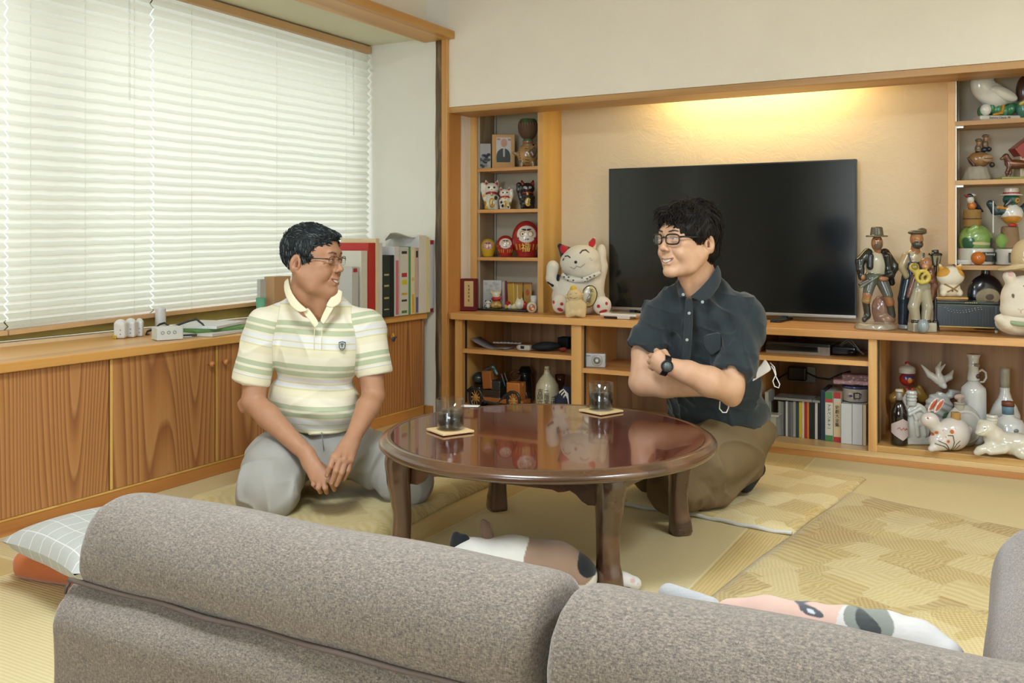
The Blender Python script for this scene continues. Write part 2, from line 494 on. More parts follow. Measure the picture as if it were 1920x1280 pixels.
# tatami: ribs across, alternating sheen put into the colour by mat
def tatami_mat():
    t = NT('tatami_mats'); c = t.n('ShaderNodeTexCoord'); sp = t.n('ShaderNodeSeparateXYZ'); t.l(c.outputs['Object'], sp.inputs[0])
    X, Y = sp.outputs[0], sp.outputs[1]
    S = .82
    u = t.math('DIVIDE', t.math('ADD', X, .764 + 10 * S), S); w = t.math('DIVIDE', t.math('ADD', Y, 16 - 3.22), 1.6)
    par = t.math('MODULO', t.math('ADD', t.math('FLOOR', u), t.math('FLOOR', w)), 2)
    fu = t.math('FRACT', u); fw = t.math('FRACT', w)
    # ribs run along X in one parity and along Y in the other
    rx = t.math('SINE', t.math('MULTIPLY', Y, 2 * math.pi / .0105)); ry = t.math('SINE', t.math('MULTIPLY', X, 2 * math.pi / .0105))
    rib = t.math('ADD', t.math('MULTIPLY', rx, t.math('SUBTRACT', 1, par)), t.math('MULTIPLY', ry, par))
    seam = t.math('MINIMUM', t.math('MINIMUM', fu, t.math('SUBTRACT', 1, fu)), t.math('MINIMUM', fw, t.math('SUBTRACT', 1, fw)))
    sm = t.math('GREATER_THAN', .0035, seam)
    n = t.noise(t.coord((1, 1, 1)), 260, 3)
    n2 = t.noise(t.coord((1, 1, 1)), 2.2, 3)
    a = t.mix(par, '#d6c699', '#cdb277')
    a = t.mix(t.math('MULTIPLY', n, .25), a, '#a48a52')
    a = t.mix(t.math('MULTIPLY', n2, .25), a, '#d8c795')
    a = t.mix(t.math('MULTIPLY', t.math('ADD', rib, 1), .10), a, '#9c8450')
    a = t.mix(t.math('MULTIPLY', sm, .5), a, '#e3d8ae')
    t.color(a); t.set(Roughness=.62); t.bump(rib, .25, .0012)
    return t.m
m_tatami = tatami_mat()
m_alu = plain('grooved_aluminium', '#a8a8a0', .35, .8)
m_black = plain('black_plastic', '#1c2224', .4)
m_white = plain('white_plastic', '#dcdad2', .4)
m_paper = plain('white_paper', '#dedcd6', .8, vary=.03)
m_paper2 = plain('cream_paper', '#dccfae', .8, vary=.04)

# ================================================================== the setting
X_W, X_CAB, X_BL = -3.30, -2.719, -3.103
Y_W, Y_SH, Y_TV = 4.031, 4.237, 4.453
X_R, Y_B, Z_C = 1.9, -2.2, 2.42
Z_CT = .532
structure(MB().box(X_W - .1, X_R + .1, Y_B - .1, Y_TV + .15, -.05, 0).build('floor', m_tatami))
structure(MB().box(X_W - .2, X_R + .1, Y_B - .1, Y_TV + .3, Z_C, Z_C + .05).build('ceiling', m_ceiling))
# upper wall above the lintel (front skin of the alcove cavity) and the plaster return at the left
w = MB()
w.box(-2.60, X_R, Y_W, Y_W + .05, 1.585, Z_C)
w.box(-2.60, X_R, Y_SH - .002, Y_SH + .01, 1.60, 2.0)     # back of the header, hides the cavity from the shelves
structure(w.build('wall_back', m_plaster))
structure(MB().box(-2.60, X_R, Y_TV, Y_TV + .06, 0, Z_C).build('wall_alcove', plaster('alcove_plaster', '#dfcdae')))
structure(MB().box(-3.45, -2.600, Y_W, Y_W + .5, 0, Z_C).build('wall_bay_end', m_plaster_w))
structure(MB().box(-2.600, -2.592, Y_W + .105, Y_SH - .0, .55, 1.58).build('wall_return', m_plaster))
# left wall: spandrel above the bay, soffit of the bay, wall below window (behind the cabinet), near pier
structure(MB().box(-3.45, X_CAB - .02, Y_B, Y_W, 1.957, Z_C).build('wall_left', m_plaster))
structure(MB().box(-3.45, X_CAB - .021, Y_B, Y_W, 1.950, 1.957).build('ceiling_bay', plaster('bay_soffit', '#dcdac0', .03)))
structure(MB().box(-3.20, -3.10 - .03, Y_B, Y_W, 0, .545).build('wall_under_window', m_plaster_w))
structure(MB().box(-3.45, X_CAB - .001, Y_B - .1, .60, .545, 1.957).build('wall_left_near', m_plaster_w))
structure(MB().box(-3.45, X_CAB - .001, Y_B - .1, -1.001, 0, .545).build('wall_left_low', m_plaster_w))
structure(MB().box(X_R, X_R + .08, Y_B, Y_TV, 0, Z_C).build('wall_right', m_plaster))
# rear wall with a wide curtained window
w = MB()
w.box(X_W, -1.95, Y_B - .08, Y_B, 0, Z_C); w.box(.45, X_R, Y_B - .08, Y_B, 0, Z_C)
w.box(-1.95, .45, Y_B - .08, Y_B, 2.05, Z_C); w.box(-1.95, .45, Y_B - .08, Y_B, 0, .35)
structure(w.build('wall_rear', m_plaster))
# trims: lintel board, beam along the bay, log and pine post at the corner, skirting
structure(MB().box(-2.594, X_R, Y_W + .004, Y_SH - .003, 1.555, 1.584, .002).build('trim_1', m_lintel))
structure(MB().box(X_CAB - .03, -2.560, Y_B, Y_W, 1.931, 1.972, .003).build('trim_2', wood('beam_pine', '#d8a65c', '#cc9850', '#bb8540', 'y', 7, 2.2, .45, .1, .05, .2)))
lg = MB(); pts = []; rr = []
for i in range(40):
    z = i / 39 * 1.93
    pts.append((-2.650 + .0015 * math.sin(z * 5) + .001 * math.sin(z * 13), Y_W + .012 + .002 * math.sin(z * 7 + 1), z)); rr.append(.030 + .001 * math.sin(z * 9) + .001 * math.sin(z * 23))
structure(lg.tube(pts, rr, 14).build('trim_3', m_log))
w = MB(); w.box(-2.629, -2.594, Y_W - .018, Y_W + .05, 0, 1.931, .002)
structure(w.build('trim_4', m_pinez))
structure(MB().box(-2.5945, -2.588, Y_W - .010, Y_W + .103, .0, 1.554, .001).build('trim_5', wood('jamb_pine', '#c78f50', '#bb8246', '#a87038', 'z', 8, 2.4, .45, .1, .05, .22)))
structure(MB().box(-3.0, -2.69, Y_W - .016, Y_W, 0, .045, .003).build('baseboard_bay', m_basew))
# window of the bay: frame, rails, glass
fr = MB()
m_sash = plain('bronze_window_frame', '#5c5a45', .45, .3)
XG = -3.26
fr.box(XG - .03, XG + .03, -1.0, Y_W, .545, .585); fr.box(XG - .03, XG + .03, -1.0, Y_W, 1.90, 1.957)
for y in (-.97, 1.10, 2.17, 4.0): fr.box(XG - .025, XG + .025, y - .03, y + .03, .585, 1.90)
wnd = structure(fr.build('window_1', m_sash, origin=(XG, 1.8, .545)))
t = NT('window_glass'); g = t.n('ShaderNodeBsdfGlossy'); g.inputs['Roughness'].default_value = .02
tr = t.n('ShaderNodeBsdfTransparent'); fz = t.n('ShaderNodeFresnel'); mx = t.n('ShaderNodeMixShader')
t.l(fz.outputs[0], mx.inputs[0]); t.l(tr.outputs[0], mx.inputs[1]); t.l(g.outputs[0], mx.inputs[2]); t.l(mx.outputs[0], t.out.inputs[0]); m_glass_w = t.m
gl = MB()
for a, b in ((-.94, 1.07), (1.13, 2.14), (2.20, 3.97)): gl.add([(XG, a, .585), (XG, b, .585), (XG, b, 1.9), (XG, a, 1.9)], [(0, 1, 2, 3)])
gl.build('window_pane', m_glass_w, wnd)
# olive lower frame rail seen under the blind
m_olive = plain('olive_window_rail', '#a09250', .5, vary=.15)
structure(MB().box(-3.145, -3.135, -1.0, Y_W, .548, .62, .002).build('trim_6', m_olive))
rl = MB(); rl.box(-3.135, -3.128, -1.0, Y_W, .608, .614); rl.box(-3.135, -3.126, -1.0, Y_W, .594, .597)
structure(rl.build('trim_7', plain('dark_olive_track', '#4d4a22', .45)))
structure(MB().box(-3.135, -3.10, -1.0, Y_W, .530, .545, .002).build('trim_8', plain('pale_window_sill', '#d6bb94', .5)))

# ================================================================== pleated blinds
t = NT('pleated_blind_cloth')
v = t.coord()
d = t.n('ShaderNodeBsdfDiffuse'); d.inputs[0].default_value = lin('#e2e0d0')
tl = t.n('ShaderNodeBsdfTranslucent'); tl.inputs[0].default_value = lin('#eeeee4')
mx = t.n('ShaderNodeMixShader'); mx.inputs[0].default_value = .5
t.l(d.outputs[0], mx.inputs[1]); t.l(tl.outputs[0], mx.inputs[2]); t.l(mx.outputs[0], t.out.inputs[0]); m_blind = t.m
m_rail = plain('blind_rail_wood', '#c7a173', .5)
t = NT('clear_wand'); d = t.n('ShaderNodeBsdfDiffuse'); tr = t.n('ShaderNodeBsdfTransparent'); mx = t.n('ShaderNodeMixShader'); mx.inputs[0].default_value = .22; t.l(tr.outputs[0], mx.inputs[1]); t.l(d.outputs[0], mx.inputs[2]); t.l(mx.outputs[0], t.out.inputs[0]); m_wand = t.m
def pleated_blind(y0, y1, zb0, zb1, label, wand=None):
    zt = 1.906
    root = empty('pleated_blind', (X_BL, (y0 + y1) / 2, zb0), label, 'blind', 'pleated blinds over the bay window')
    n = 36; prof = []
    # folds get tighter towards the bottom
    ws = [1.22 - .45 * i / (n - 1) for i in range(n)]; tot = sum(ws); acc = 0
    zs = [0.0]
    for w_ in ws: acc += w_; zs.append(acc / tot)
    vs = []; fs = []; K = 24
    rows = []
    for i in range(n):
        rows.append((zs[i], .0)); rows.append((zs[i] + (zs[i + 1] - zs[i]) * .52, .022))
    rows.append((1.0, 0.0))
    for (s_, off) in rows:
        for k in range(K + 1):
            yy = y0 + (y1 - y0) * k / K; zb = zb0 + (zb1 - zb0) * (yy - y0) / (y1 - y0)
            sag = .006 * math.sin(k * 1.3 + s_ * 3) * s_ * (1 - s_)
            ed = .02 * s_ * (k / K) ** 4 * (1 if y1 > 3 else 0)
            vs.append((X_BL - .012 + off + sag * .5, yy - ed, zt + (zb - zt) * s_ + sag))
    nr = len(rows)
    for r_ in range(nr - 1):
        for k in range(K): fs.append((r_ * (K + 1) + k, r_ * (K + 1) + k + 1, (r_ + 1) * (K + 1) + k + 1, (r_ + 1) * (K + 1) + k))
    MB().add(vs, fs).build('cloth', m_blind, root)
    MB().box(X_BL - .02, X_BL + .016, y0, y1, 1.906, 1.943, .002).build('head_rail', m_rail, root)
    MB().box(X_BL - .022, X_BL + .004, y0, y1, 1.943, 1.948).build('track', m_alu, root)
    br = MB()
    br.prism([(X_BL - .018, y0, zb0 - .016), (X_BL + .014, y0, zb0 - .016), (X_BL + .014, y0, zb0), (X_BL - .018, y0, zb0)], (0, y1 - y0, zb1 - zb0))
    br.build('bottom_rail', m_rail, root)
    for f in (.14, .5, .86):
        yy = y0 + (y1 - y0) * f; zb = zb0 + (zb1 - zb0) * f
        MB().tube([(X_BL + .004, yy, 1.91), (X_BL + .004, yy, zb)], .0007, 5).build('lift_cord', m_blind, root)
    if wand:
        MB().tube([(X_BL + .02, wand, 1.93), (X_BL + .022, wand, 1.45)], .0035, 8).build('wand', m_wand, root)
y_edge1 = P(285, 300, X=X_BL).y
zb = lambda y: .587 + (y - 1.96) * .0291
pleated_blind(y_edge1 + .003, P(692, 300, X=X_BL).y, zb(y_edge1), zb(3.7), 'cream pleated blind on the far half of the bay window, behind the older man', P(657, 200, X=X_BL).y)
yl = P(13, 300, X=X_BL).y
pleated_blind(yl, y_edge1 - .003, zb(yl), zb(y_edge1), 'cream pleated blind on the near half of the bay window, above the charger row', P(236, 200, X=X_BL).y)
pleated_blind(.61, yl - .006, zb(yl) - .01, zb(yl), 'cream pleated blind cut off by the left edge of the photo')

# ================================================================== low cabinet along the window
cab = empty('low_cabinet', (X_CAB, 2.0, 0), 'long low cabinet with cedar doors under the window', 'cabinet')
Ze = P(795, 770, X=X_CAB).y
Y_E = 3.985
MB().box(-3.12, X_CAB - .02, -1.0, Y_E, .05, .500).build('body', m_basew, cab)
MB().box(-3.12, X_CAB, -1.0, Y_E, 0, .047, .003).build('plinth', m_basew, cab)
MB().box(X_CAB - .006, X_CAB + .002, -1.0, Y_E, .047, .053).build('rail_strip', m_glow_edge, cab)
MB().box(-3.09, X_CAB, Y_E - .02, Y_E, .053, .498).build('end_panel', m_doorw, cab)
ds = [(-.79, -.32), (-.32, .15), (.15, .64), (.64, 1.12), (1.12, 1.63), (1.63, 2.103), (2.103, 2.574), (2.574, 3.045), (3.045, 3.516), (3.516, Y_E - .022)]
doorm = [wood('door_cedar_veneer_%s' % nm, '#b98650', '#ad7643', '#895430', 'z', fq, 1.9, .45, .12, .10, .18, offset=of) for nm, fq, of in (('one', 64, 1.3), ('two', 52, 4.1), ('three', 70, 7.7))]
for i, (a, b) in enumerate(ds):
    dr = MB().box(X_CAB - .018, X_CAB, a + .003, b - .003, .054, .497, .0015).build('door', doorm[i % 3], cab)
    MB().box(X_CAB - .0005, X_CAB + .0012, a + .002, a + .012, .055, .496).build('edge_strip', m_glow_edge, dr)
    ky = b - .035 if i % 2 == 0 else a + .035
    if i == len(ds) - 1: ky = P(729, 640, X=X_CAB).y
    kb = MB().lathe([(.004, 0), (.004, .012), (.010, .016), (.0115, .022), (.009, .028), (0, .029)], seg=20, M=Matrix.Translation((X_CAB, ky, .433)) @ Matrix.Rotation(R(90), 4, 'Y'))
    kb.build('knob', m_pineh, dr)
top = MB()
ov = .022
top.prism([(-3.135, -.99, .5), (X_CAB + ov, -1.0, .5), (X_CAB + ov, Y_E + .0, .5), (X_CAB - .06, Y_E + .035, .5), (-3.135, Y_E + .035, .5)], (0, 0, Z_CT - .5))
wt = tag(top.build('worktop', [m_oak], origin=(-2.9, 2.0, .5), bevel=.004), 'long pine worktop under the window holding papers and chargers', 'worktop')
# little tag tied to the last knob
tg = empty('fish_tag', P(729, 650, X=X_CAB + .03), 'small dark and yellow charm hanging on the last cabinet knob', 'charm')
ky = P(729, 640, X=X_CAB).y
s = Solid(.004); c0 = Vector((X_CAB + .032, ky, .427))
s.ell(c0 + Vector((0, -.004, -.006)), (.006, .013, .011), '#3b3f55'); s.ell(c0 + Vector((0, .012, .004)), (.005, .008, .006), '#3b3f55')
s.build('body', .0015, glazed(), tg)
MB().tube([c0 + Vector((-.010, -.006, .012)), c0 + Vector((-.004, -.006, .022)), c0 + Vector((.002, -.004, .006))], .004, 8).build('ribbon', plain('yellow_felt', '#d5b53a', .8), tg)

# ================================================================== counter, its cabinet and the wall shelves of the back alcove
Y_CF = 3.984
zc1 = P(845, 585, Y=Y_CF).z; zc2 = P(1760, 630.4, Y=Y_CF).z; Z_K = (zc1 + zc2) / 2
Z_KB = Z_K - .031
ct = MB()
xl_ = P(845, 590, Y=Y_CF).x
ct.prism([(xl_, Y_CF, Z_KB), (X_R - .01, Y_CF, Z_KB), (X_R - .01, Y_TV, Z_KB), (-2.587, Y_TV, Z_KB), (-2.587, Y_CF + .03, Z_KB)], (0, 0, Z_K - Z_KB))
tag(ct.build('counter', m_pinex, origin=(-1, 4.2, Z_KB), bevel=.003), 'long pine counter along the back wall carrying the television', 'counter')
tc = empty('media_cabinet', (-1.0, 4.2, 0), 'open pine cabinet below the television counter', 'cabinet')
ZF = .047     # inside floor of the cabinet
MB().box(-2.586, X_R - .01, Y_CF + .012, Y_TV - .002, 0, .024, .002).build('plinth', m_basex, tc)
MB().box(-2.586, X_R - .01, Y_CF + .018, Y_TV - .002, .024, ZF, .002).build('floor_board', wood('cabinet_floor_pine', '#d9b982', '#cfab72', '#bd965c', 'x', 8, 2.2, .35, .25, .05, .2), tc)
bk = MB().box(-2.586, X_R - .01, Y_TV - .014, Y_TV - .002, ZF, Z_KB)
bo = bk.build('back_panel', m_backp, tc)
xs = []
def upright(px_l, px_r, name='upright', zt=None):
    a = P(px_l, 700, Y=Y_CF + .02).x; b = P(px_r, 700, Y=Y_CF + .02).x
    MB().box(a, b, Y_CF + .02, Y_TV - .015, ZF, Z_KB - .001, .0015).build(name, m_pinez, tc)
    return a, b
uL = upright(853, 866); u1 = upright(1071, 1090); u2 = upright(1628, 1644)
MB().box(uL[0] + .001, uL[1] - .001, Y_CF + .03, Y_TV - .016, ZF, Z_KB - .002).build('side_liner', m_backp, tc)
def inner_shelf(pa, pb, py, xa, xb, y0=Y_CF + .03, th=.021, nm='shelf'):
    z = P(pa, py, Y=y0).z
    o = MB().box(xa, xb, y0, Y_TV - .016, z - th, z, .0015).build(nm, m_pinex, tc)
    return z
Z_S1 = inner_shelf(862, 0, 653, uL[1], u1[0])
Z_S2 = inner_shelf(1090, 0, 690, u1[1], P(1400, 0, Y=Y_CF + .03).x)
MB().box(P(1400, 0, Y=Y_CF + .03).x, P(1413, 0, Y=Y_CF + .03).x, Y_CF + .03, Y_TV - .016, ZF, Z_KB - .001).build('upright', m_pinez, tc)
Z_S3 = inner_shelf(1624, 0, 677, P(1413, 0, Y=Y_CF + .03).x, u2[0])
# raised deck in the right-hand bay
MB().box(u2[1] - .001, X_R - .015, Y_CF + .024, Y_TV - .016, ZF, ZF + .026, .002).build('raised_deck', wood('deck_pine', '#d3a968', '#c99d5b', '#b5884a', 'x', 8, 2.2, .38, .2, .05, .2), tc)
ZD = ZF + .026
# perforated shelf rails
for xx in (uL[1] + .001, u1[1] + .001, u2[1] + .001):
    MB().box(xx, xx + .004, Y_CF + .05, Y_CF + .062, ZF + .03, Z_KB - .002).build('shelf_rail', m_black, tc)

# left wall shelves
su = empty('wall_shelf', (-2.4, Y_SH, Z_K), 'narrow pine wall shelf unit left of the television, holding cats and daruma dolls', 'shelf')
XL0, XL1 = P(881, 400, Y=Y_SH).x, P(894, 400, Y=Y_SH).x
XR0, XR1 = P(1008, 400, Y=Y_SH).x, P(1017, 400, Y=Y_SH).x
ZTOP = 1.60
MB().box(XL0, XL1, Y_SH, Y_TV - .001, Z_K, ZTOP, .001).build('side_panel', m_pinez, su)
MB().box(XR0, XR1 + .0, Y_SH, Y_TV - .001, Z_K, ZTOP, .001).build('side_panel', m_pinez, su)
MB().box(XR1, XR1 + .004, Y_SH + .001, Y_TV - .001, Z_K, ZTOP).build('glow_tinted_panel', m_glow_edge, su)  # cove lamp's yellow glow put into this facing's colour
MB().box(XL1, XR0, Y_TV - .008, Y_TV - .001, Z_K, ZTOP).build('back_panel', m_backshade, su)
MB().box(XL1, XL1 + .002, Y_SH + .012, Y_TV - .008, Z_K, ZTOP).build('side_liner', wood('grey_liner_wood', '#9c876a', '#92795c', '#7d6448', 'z', 12, 2.6, .5, .05, .06, .3), su)
m_railw = plain('white_shelf_rail', '#c9c9c0', .4, .3)
for yy in (Y_SH + .015, Y_TV - .03):
    MB().box(XL1 + .002, XL1 + .006, yy, yy + .010, Z_K, ZTOP).build('shelf_rail', m_railw, su)
ZL = []
for py in (311, 391, 483):
    z = P(1005, py, Y=Y_SH + .004).z; ZL.append(z)
    MB().box(XL1 + .001, XR0 - .001, Y_SH + .004, Y_TV - .009, z - .0175, z, .0015).build('shelf_board', m_pinex, su)
# right wall shelves
sr = empty('wall_shelf', (.3, Y_SH, Z_K), 'wide pine wall shelf unit at the right edge of the photo, holding figurine bottles', 'shelf')
XA, XB_ = P(1777.5, 400, Y=Y_SH).x, P(1791, 400, Y=Y_SH).x
MB().box(XA, XB_, Y_SH, Y_TV - .001, P(1784, 495, Y=Y_SH).z, ZTOP, .001).build('side_panel', m_pinez, sr)
MB().box(X_R - .03, X_R, Y_SH, Y_TV - .001, Z_K, ZTOP, .001).build('side_panel', m_pinez, sr)
MB().box(XB_, X_R - .03, Y_TV - .008, Y_TV - .001, Z_K, ZTOP).build('back_panel', m_backshade, sr)
ZRr = []
for py, pe in ((227, 0), (338, 0), (497, 0)):
    z = P(1800, py, Y=Y_SH + .004).z; ZRr.append(z)
    MB().box(XB_ + .001 if py < 480 else XB_ - .0, X_R - .031, Y_SH + .004, Y_TV - .009, z - .019, z, .0015).build('shelf_board', m_lintel, sr)
for yy in (Y_SH + .006, Y_TV - .03):
    MB().box(XB_, XB_ + .005, yy, yy + .010, ZRr[2], ZTOP).build('shelf_rail', m_railw, sr)
for z in ZRr[:2]:
    MB().box(XB_ + .004, XB_ + .03, Y_SH + .012, Y_SH + .016, z - .028, z - .0195).build('bracket', m_alu, sr)

# ================================================================== television
tv = empty('television', P(1370, 590, Y=4.37), 'large black flat television standing on the counter', 'television')
YT = 4.365
a = P(1141.5, 317, Y=YT); b = P(1605.5, 297, Y=YT); c = P(1139, 582, Y=YT); d_ = P(1605, 592, Y=YT)
x0, x1 = a.x, b.x; z1 = (a.z + b.z) / 2; z0 = (c.z + d_.z) / 2
MB().box(x0, x1, YT, YT + .035, z0, z1, .003).build('casing', m_black, tv)
scr = plain('glass_screen', '#0e1214', .12, 0, 0, .02)
t = NT('television_glass'); t.color(t.mix(t.noise(t.coord(), 3, 1), '#0c1113', '#0f1416')); t.set(Roughness=.13); t.b.inputs['Specular IOR Level'].default_value = .55; scr = t.m
MB().box(x0 + .006, x1 - .006, YT - .0015, YT, z0 + .012, z1 - .006).build('screen', scr, tv)
MB().box(x0, x1, YT - .004, YT + .012, z0 - .002, z0 + .011, .002).build('lower_bezel', m_alu, tv)
for px in (1185, 1470):
    p0 = P(px, 590, Y=YT)
    f = MB(); f.box(p0.x - .012, p0.x + .012, YT - .0, YT + .03, Z_K + .004, z0 + .002, .002)
    f.prism([(p0.x - .03, YT - .14, Z_K + .001), (p0.x + .012, YT - .14, Z_K + .001), (p0.x + .03, YT + .05, Z_K + .001), (p0.x - .012, YT + .05, Z_K + .001)], (0, 0, .010))
    f.build('foot', m_black, tv)

# ================================================================== round low table
TC = Vector((-1.2375, 2.456, 0)); TR = .492; ZT = .3375
tb = empty('low_table', TC, 'round dark lacquered low table with curved legs between the two men', 'table')
# frame wood and grained top
m_tframe = wood('lacquered_table_wood', '#5c3c28', '#4e3221', '#3b2518', 'x', 5, 3, .22, .8, .3, .15, spec=.7)
t = NT('table_top_veneer'); v = t.coord((.5, 1.0, 1), (0, 0, R(-29)))
n = t.noise(v, 240, 6, .8, .3); n2 = t.noise(t.coord((3, .3, 1)), 55, 4, .7)
cc = t.ramp(n, [(.35, '#1f0d0a'), (.5, '#5a2417'), (.63, '#8e4229')])
t.color(t.mix(t.math('MULTIPLY', n2, .45), cc, '#2a1714')); t.set(Roughness=.14); t.b.inputs['Specular IOR Level'].default_value = .5
t.b.inputs['Coat Weight'].default_value = .75; t.b.inputs['Coat Roughness'].default_value = .03
t.b.inputs['Coat IOR'].default_value = 1.5
m_ttop = t.m
MB().lathe([(0, ZT - .008), (TR - .038, ZT - .008), (TR - .036, ZT - .0015), (0, ZT - .0015)], c=(TC.x, TC.y, 0), seg=128, smooth=False).build('table_top', m_ttop, tb)
prof = [(TR - .10, ZT - .030), (TR - .020, ZT - .0325), (TR - .006, ZT - .031), (TR, ZT - .024), (TR - .001, ZT - .015), (TR - .006, ZT - .009), (TR - .012, ZT - .007), (TR - .016, ZT - .003), (TR - .024, ZT), (TR - .033, ZT - .0005), (TR - .0375, ZT - .003), (TR - .038, ZT - .012), (TR - .10, ZT - .012)]
rim = MB(); seg = 128; n_ = len(prof); vs = []
for r_, z_ in prof:
    for k in range(seg):
        an = 2 * math.pi * k / seg; vs.append((TC.x + r_ * math.cos(an), TC.y + r_ * math.sin(an), z_))
fs = [(i * seg + k, i * seg + (k + 1) % seg, ((i + 1) % n_) * seg + (k + 1) % seg, ((i + 1) % n_) * seg + k) for i in range(n_) for k in range(seg)]
rim.add(vs, fs, 0, True).build('rim', wood('table_rim_wood', '#60402a', '#523522', '#3e2718', 'x', 4, 3, .2, .8, .3, .15, spec=.7), tb)
legs = {'near': P(1140, 1105, z=0), 'right': P(1272, 1000, z=0), 'far': P(933, 955, z=0)}
legs['left'] = legs['near'] + legs['far'] - legs['right']
legs['left'] = Vector((-1.555, 2.165, 0))
print('legs', {k: tuple(round(x, 3) for x in v) for k, v in legs.items()})
for nm, L in legs.items():
    out = (L - TC); out.z = 0; out.normalize(); side = Vector((-out.y, out.x, 0))
    base = L
    # cabriole profile: offset outwards and half-width by height
    st = [(0, .004, .038), (.012, .007, .041), (.035, .006, .039), (.075, .000, .034), (.12, -.002, .033), (.17, .002, .036), (.22, .008, .041), (.27, .010, .045), (ZT - .032, .002, .048)]
    vs = []; fs = []; K = 12
    import bisect
    zz = [i / 26 * (ZT - .032) for i in range(27)]
    for z_ in zz:
        j = min(max(bisect.bisect_right([q[0] for q in st], z_) - 1, 0), len(st) - 2); f_ = (z_ - st[j][0]) / (st[j + 1][0] - st[j][0]); f_ = f_ * f_ * (3 - 2 * f_)
        off = st[j][1] + (st[j + 1][1] - st[j][1]) * f_; hw = st[j][2] + (st[j + 1][2] - st[j][2]) * f_
        c_ = base + out * off
        for k in range(K):
            an = 2 * math.pi * (k + .5) / K; ca, sa = math.cos(an), math.sin(an)
            se = lambda q: math.copysign(abs(q) ** .5, q)
            p_ = c_ + out * (se(ca) * hw * .8) + side * (se(sa) * hw * .8); vs.append((p_.x, p_.y, z_))
    for i in range(len(zz) - 1):
        for k in range(K): fs.append((i * K + k, i * K + (k + 1) % K, (i + 1) * K + (k + 1) % K, (i + 1) * K + k))
    fs.append(tuple(reversed(range(K)))); fs.append(tuple((len(zz) - 1) * K + k for k in range(K)))
    MB().add(vs, fs, 0, True).build('leg', m_tframe, tb)
# scalloped aprons between the legs
order = ['near', 'right', 'far', 'left']
for i in range(4):
    A, B_ = legs[order[i]], legs[order[(i + 1) % 4]]
    A2 = TC + (A - TC) * .97; B2 = TC + (B_ - TC) * .97
    nrm = ((A2 + B2) / 2 - TC); nrm.z = 0; nrm.normalize()
    prof = []
    K = 40
    for k in range(K + 1):
        f_ = k / K; e = min(f_, 1 - f_)
        dep = .095 if e < .06 else (.095 - .035 * min(1, (e - .06) / .10) + (.006 * math.sin((e - .06) * 60) if e < .2 else 0))
        if e > .2: dep = .060 - .006 * math.sin((e - .2) / .3 * math.pi / 2)
        prof.append((f_, dep))
    vs = []; fs = []
    for f_, dep in prof:
        for off in (0.0, -.018):
            p_ = A2.lerp(B2, f_) + nrm * (off + .045 * math.sin(f_ * math.pi))
            vs.append((p_.x, p_.y, ZT - .031)); vs.append((p_.x, p_.y, ZT - .031 - dep))
    for k in range(K):
        a_ = 4 * k; b_ = 4 * (k + 1)
        fs += [(a_, a_ + 1, b_ + 1, b_), (a_ + 2, b_ + 2, b_ + 3, a_ + 3), (a_ + 1, a_ + 3, b_ + 3, b_ + 1), (a_, b_, b_ + 2, a_ + 2)]
    MB().add(vs, fs, 0, False).build('apron', m_tframe, tb)

# ================================================================== sofa seen from behind
def sofa_fabric():
    t = NT('heathered_sofa_cloth')
    n1 = t.noise(t.coord((900, 900, 160)), 1, 2, .5); n2 = t.noise(t.coord((160, 160, 900)), 1, 2, .5); n3 = t.noise(t.coord(), 320, 3)
    f = t.math('MULTIPLY', t.math('ADD', t.math('ADD', n1, n2), n3), .333)
    t.color(t.ramp(f, [(.36, '#4d4742'), (.46, '#685e55'), (.54, '#7c7064'), (.65, '#988979')]))
    t.set(Roughness=.95); t.b.inputs['Specular IOR Level'].default_value = .2; t.b.inputs['Sheen Weight'].default_value = .25
    t.bump(f, .5, .0015); return t.m
m_sofa = sofa_fabric()
sf = empty('sofa', (-.9, 1.15, 0), 'low grey heathered fabric sofa seen from behind in the foreground', 'sofa')
def soft(mb, name, mat, parent, lv=2):
    o = mb.build(name, mat, parent, subsurf=lv)
    for p in o.data.polygons: p.use_smooth = True
    return o
def back_roll(x0, x1, name, yshift=0, ztop=.488, K=26, seed=1, slope=0):
    """a padded upper back: rounded cross-section swept along x"""
    # section (y, z): from zip at the camera side, up over the top, down to the seat side
    sec = [(.955, .365), (.943, .380), (.944, .42), (.958, .455), (.985, .478), (1.02, .488), (1.06, .486), (1.095, .474), (1.12, .448), (1.135, .40), (1.14, .33), (1.13, .27), (1.02, .26), (.972, .30)]
    vs = []; fs = []; n = len(sec); cx, cz = 1.04, .38
    for k in range(K + 1):
        f_ = k / K; x = x0 + (x1 - x0) * f_
        e = min(f_, 1 - f_) * (x1 - x0)
        sh = 1 if e > .035 else .93 + .07 * math.sqrt(max(0, 1 - (1 - e / .035) ** 2))
        for j, (y, z) in enumerate(sec):
            yy = cx + (y - cx) * sh + yshift; z2 = cz + (z - cz) * sh + (ztop - .488) * max(0, (z - .3) / .188)
            z2 += .0025 * math.sin(x * 17 + seed + j) * sh; yy += .002 * math.sin(x * 13 + 2 * j + seed)
            vs.append((x, yy, z2 + slope * (f_ - .5)))
    for k in range(K):
        for j in range(n): fs.append((k * n + j, k * n + (j + 1) % n, (k + 1) * n + (j + 1) % n, (k + 1) * n + j))
    fs.append(tuple(range(n))); fs.append(tuple(reversed([K * n + j for j in range(n)])))
    return soft(MB().add(vs, fs, 0, True), name, m_sofa, sf, 2)
XS0, XS1, XS2 = -1.315, -.492, .20
back_roll(XS0, XS1 - .003, 'back_cushion', 0, .488, seed=1)
back_roll(XS1 + .003, XS2, 'back_cushion', -.006, .484, seed=5)
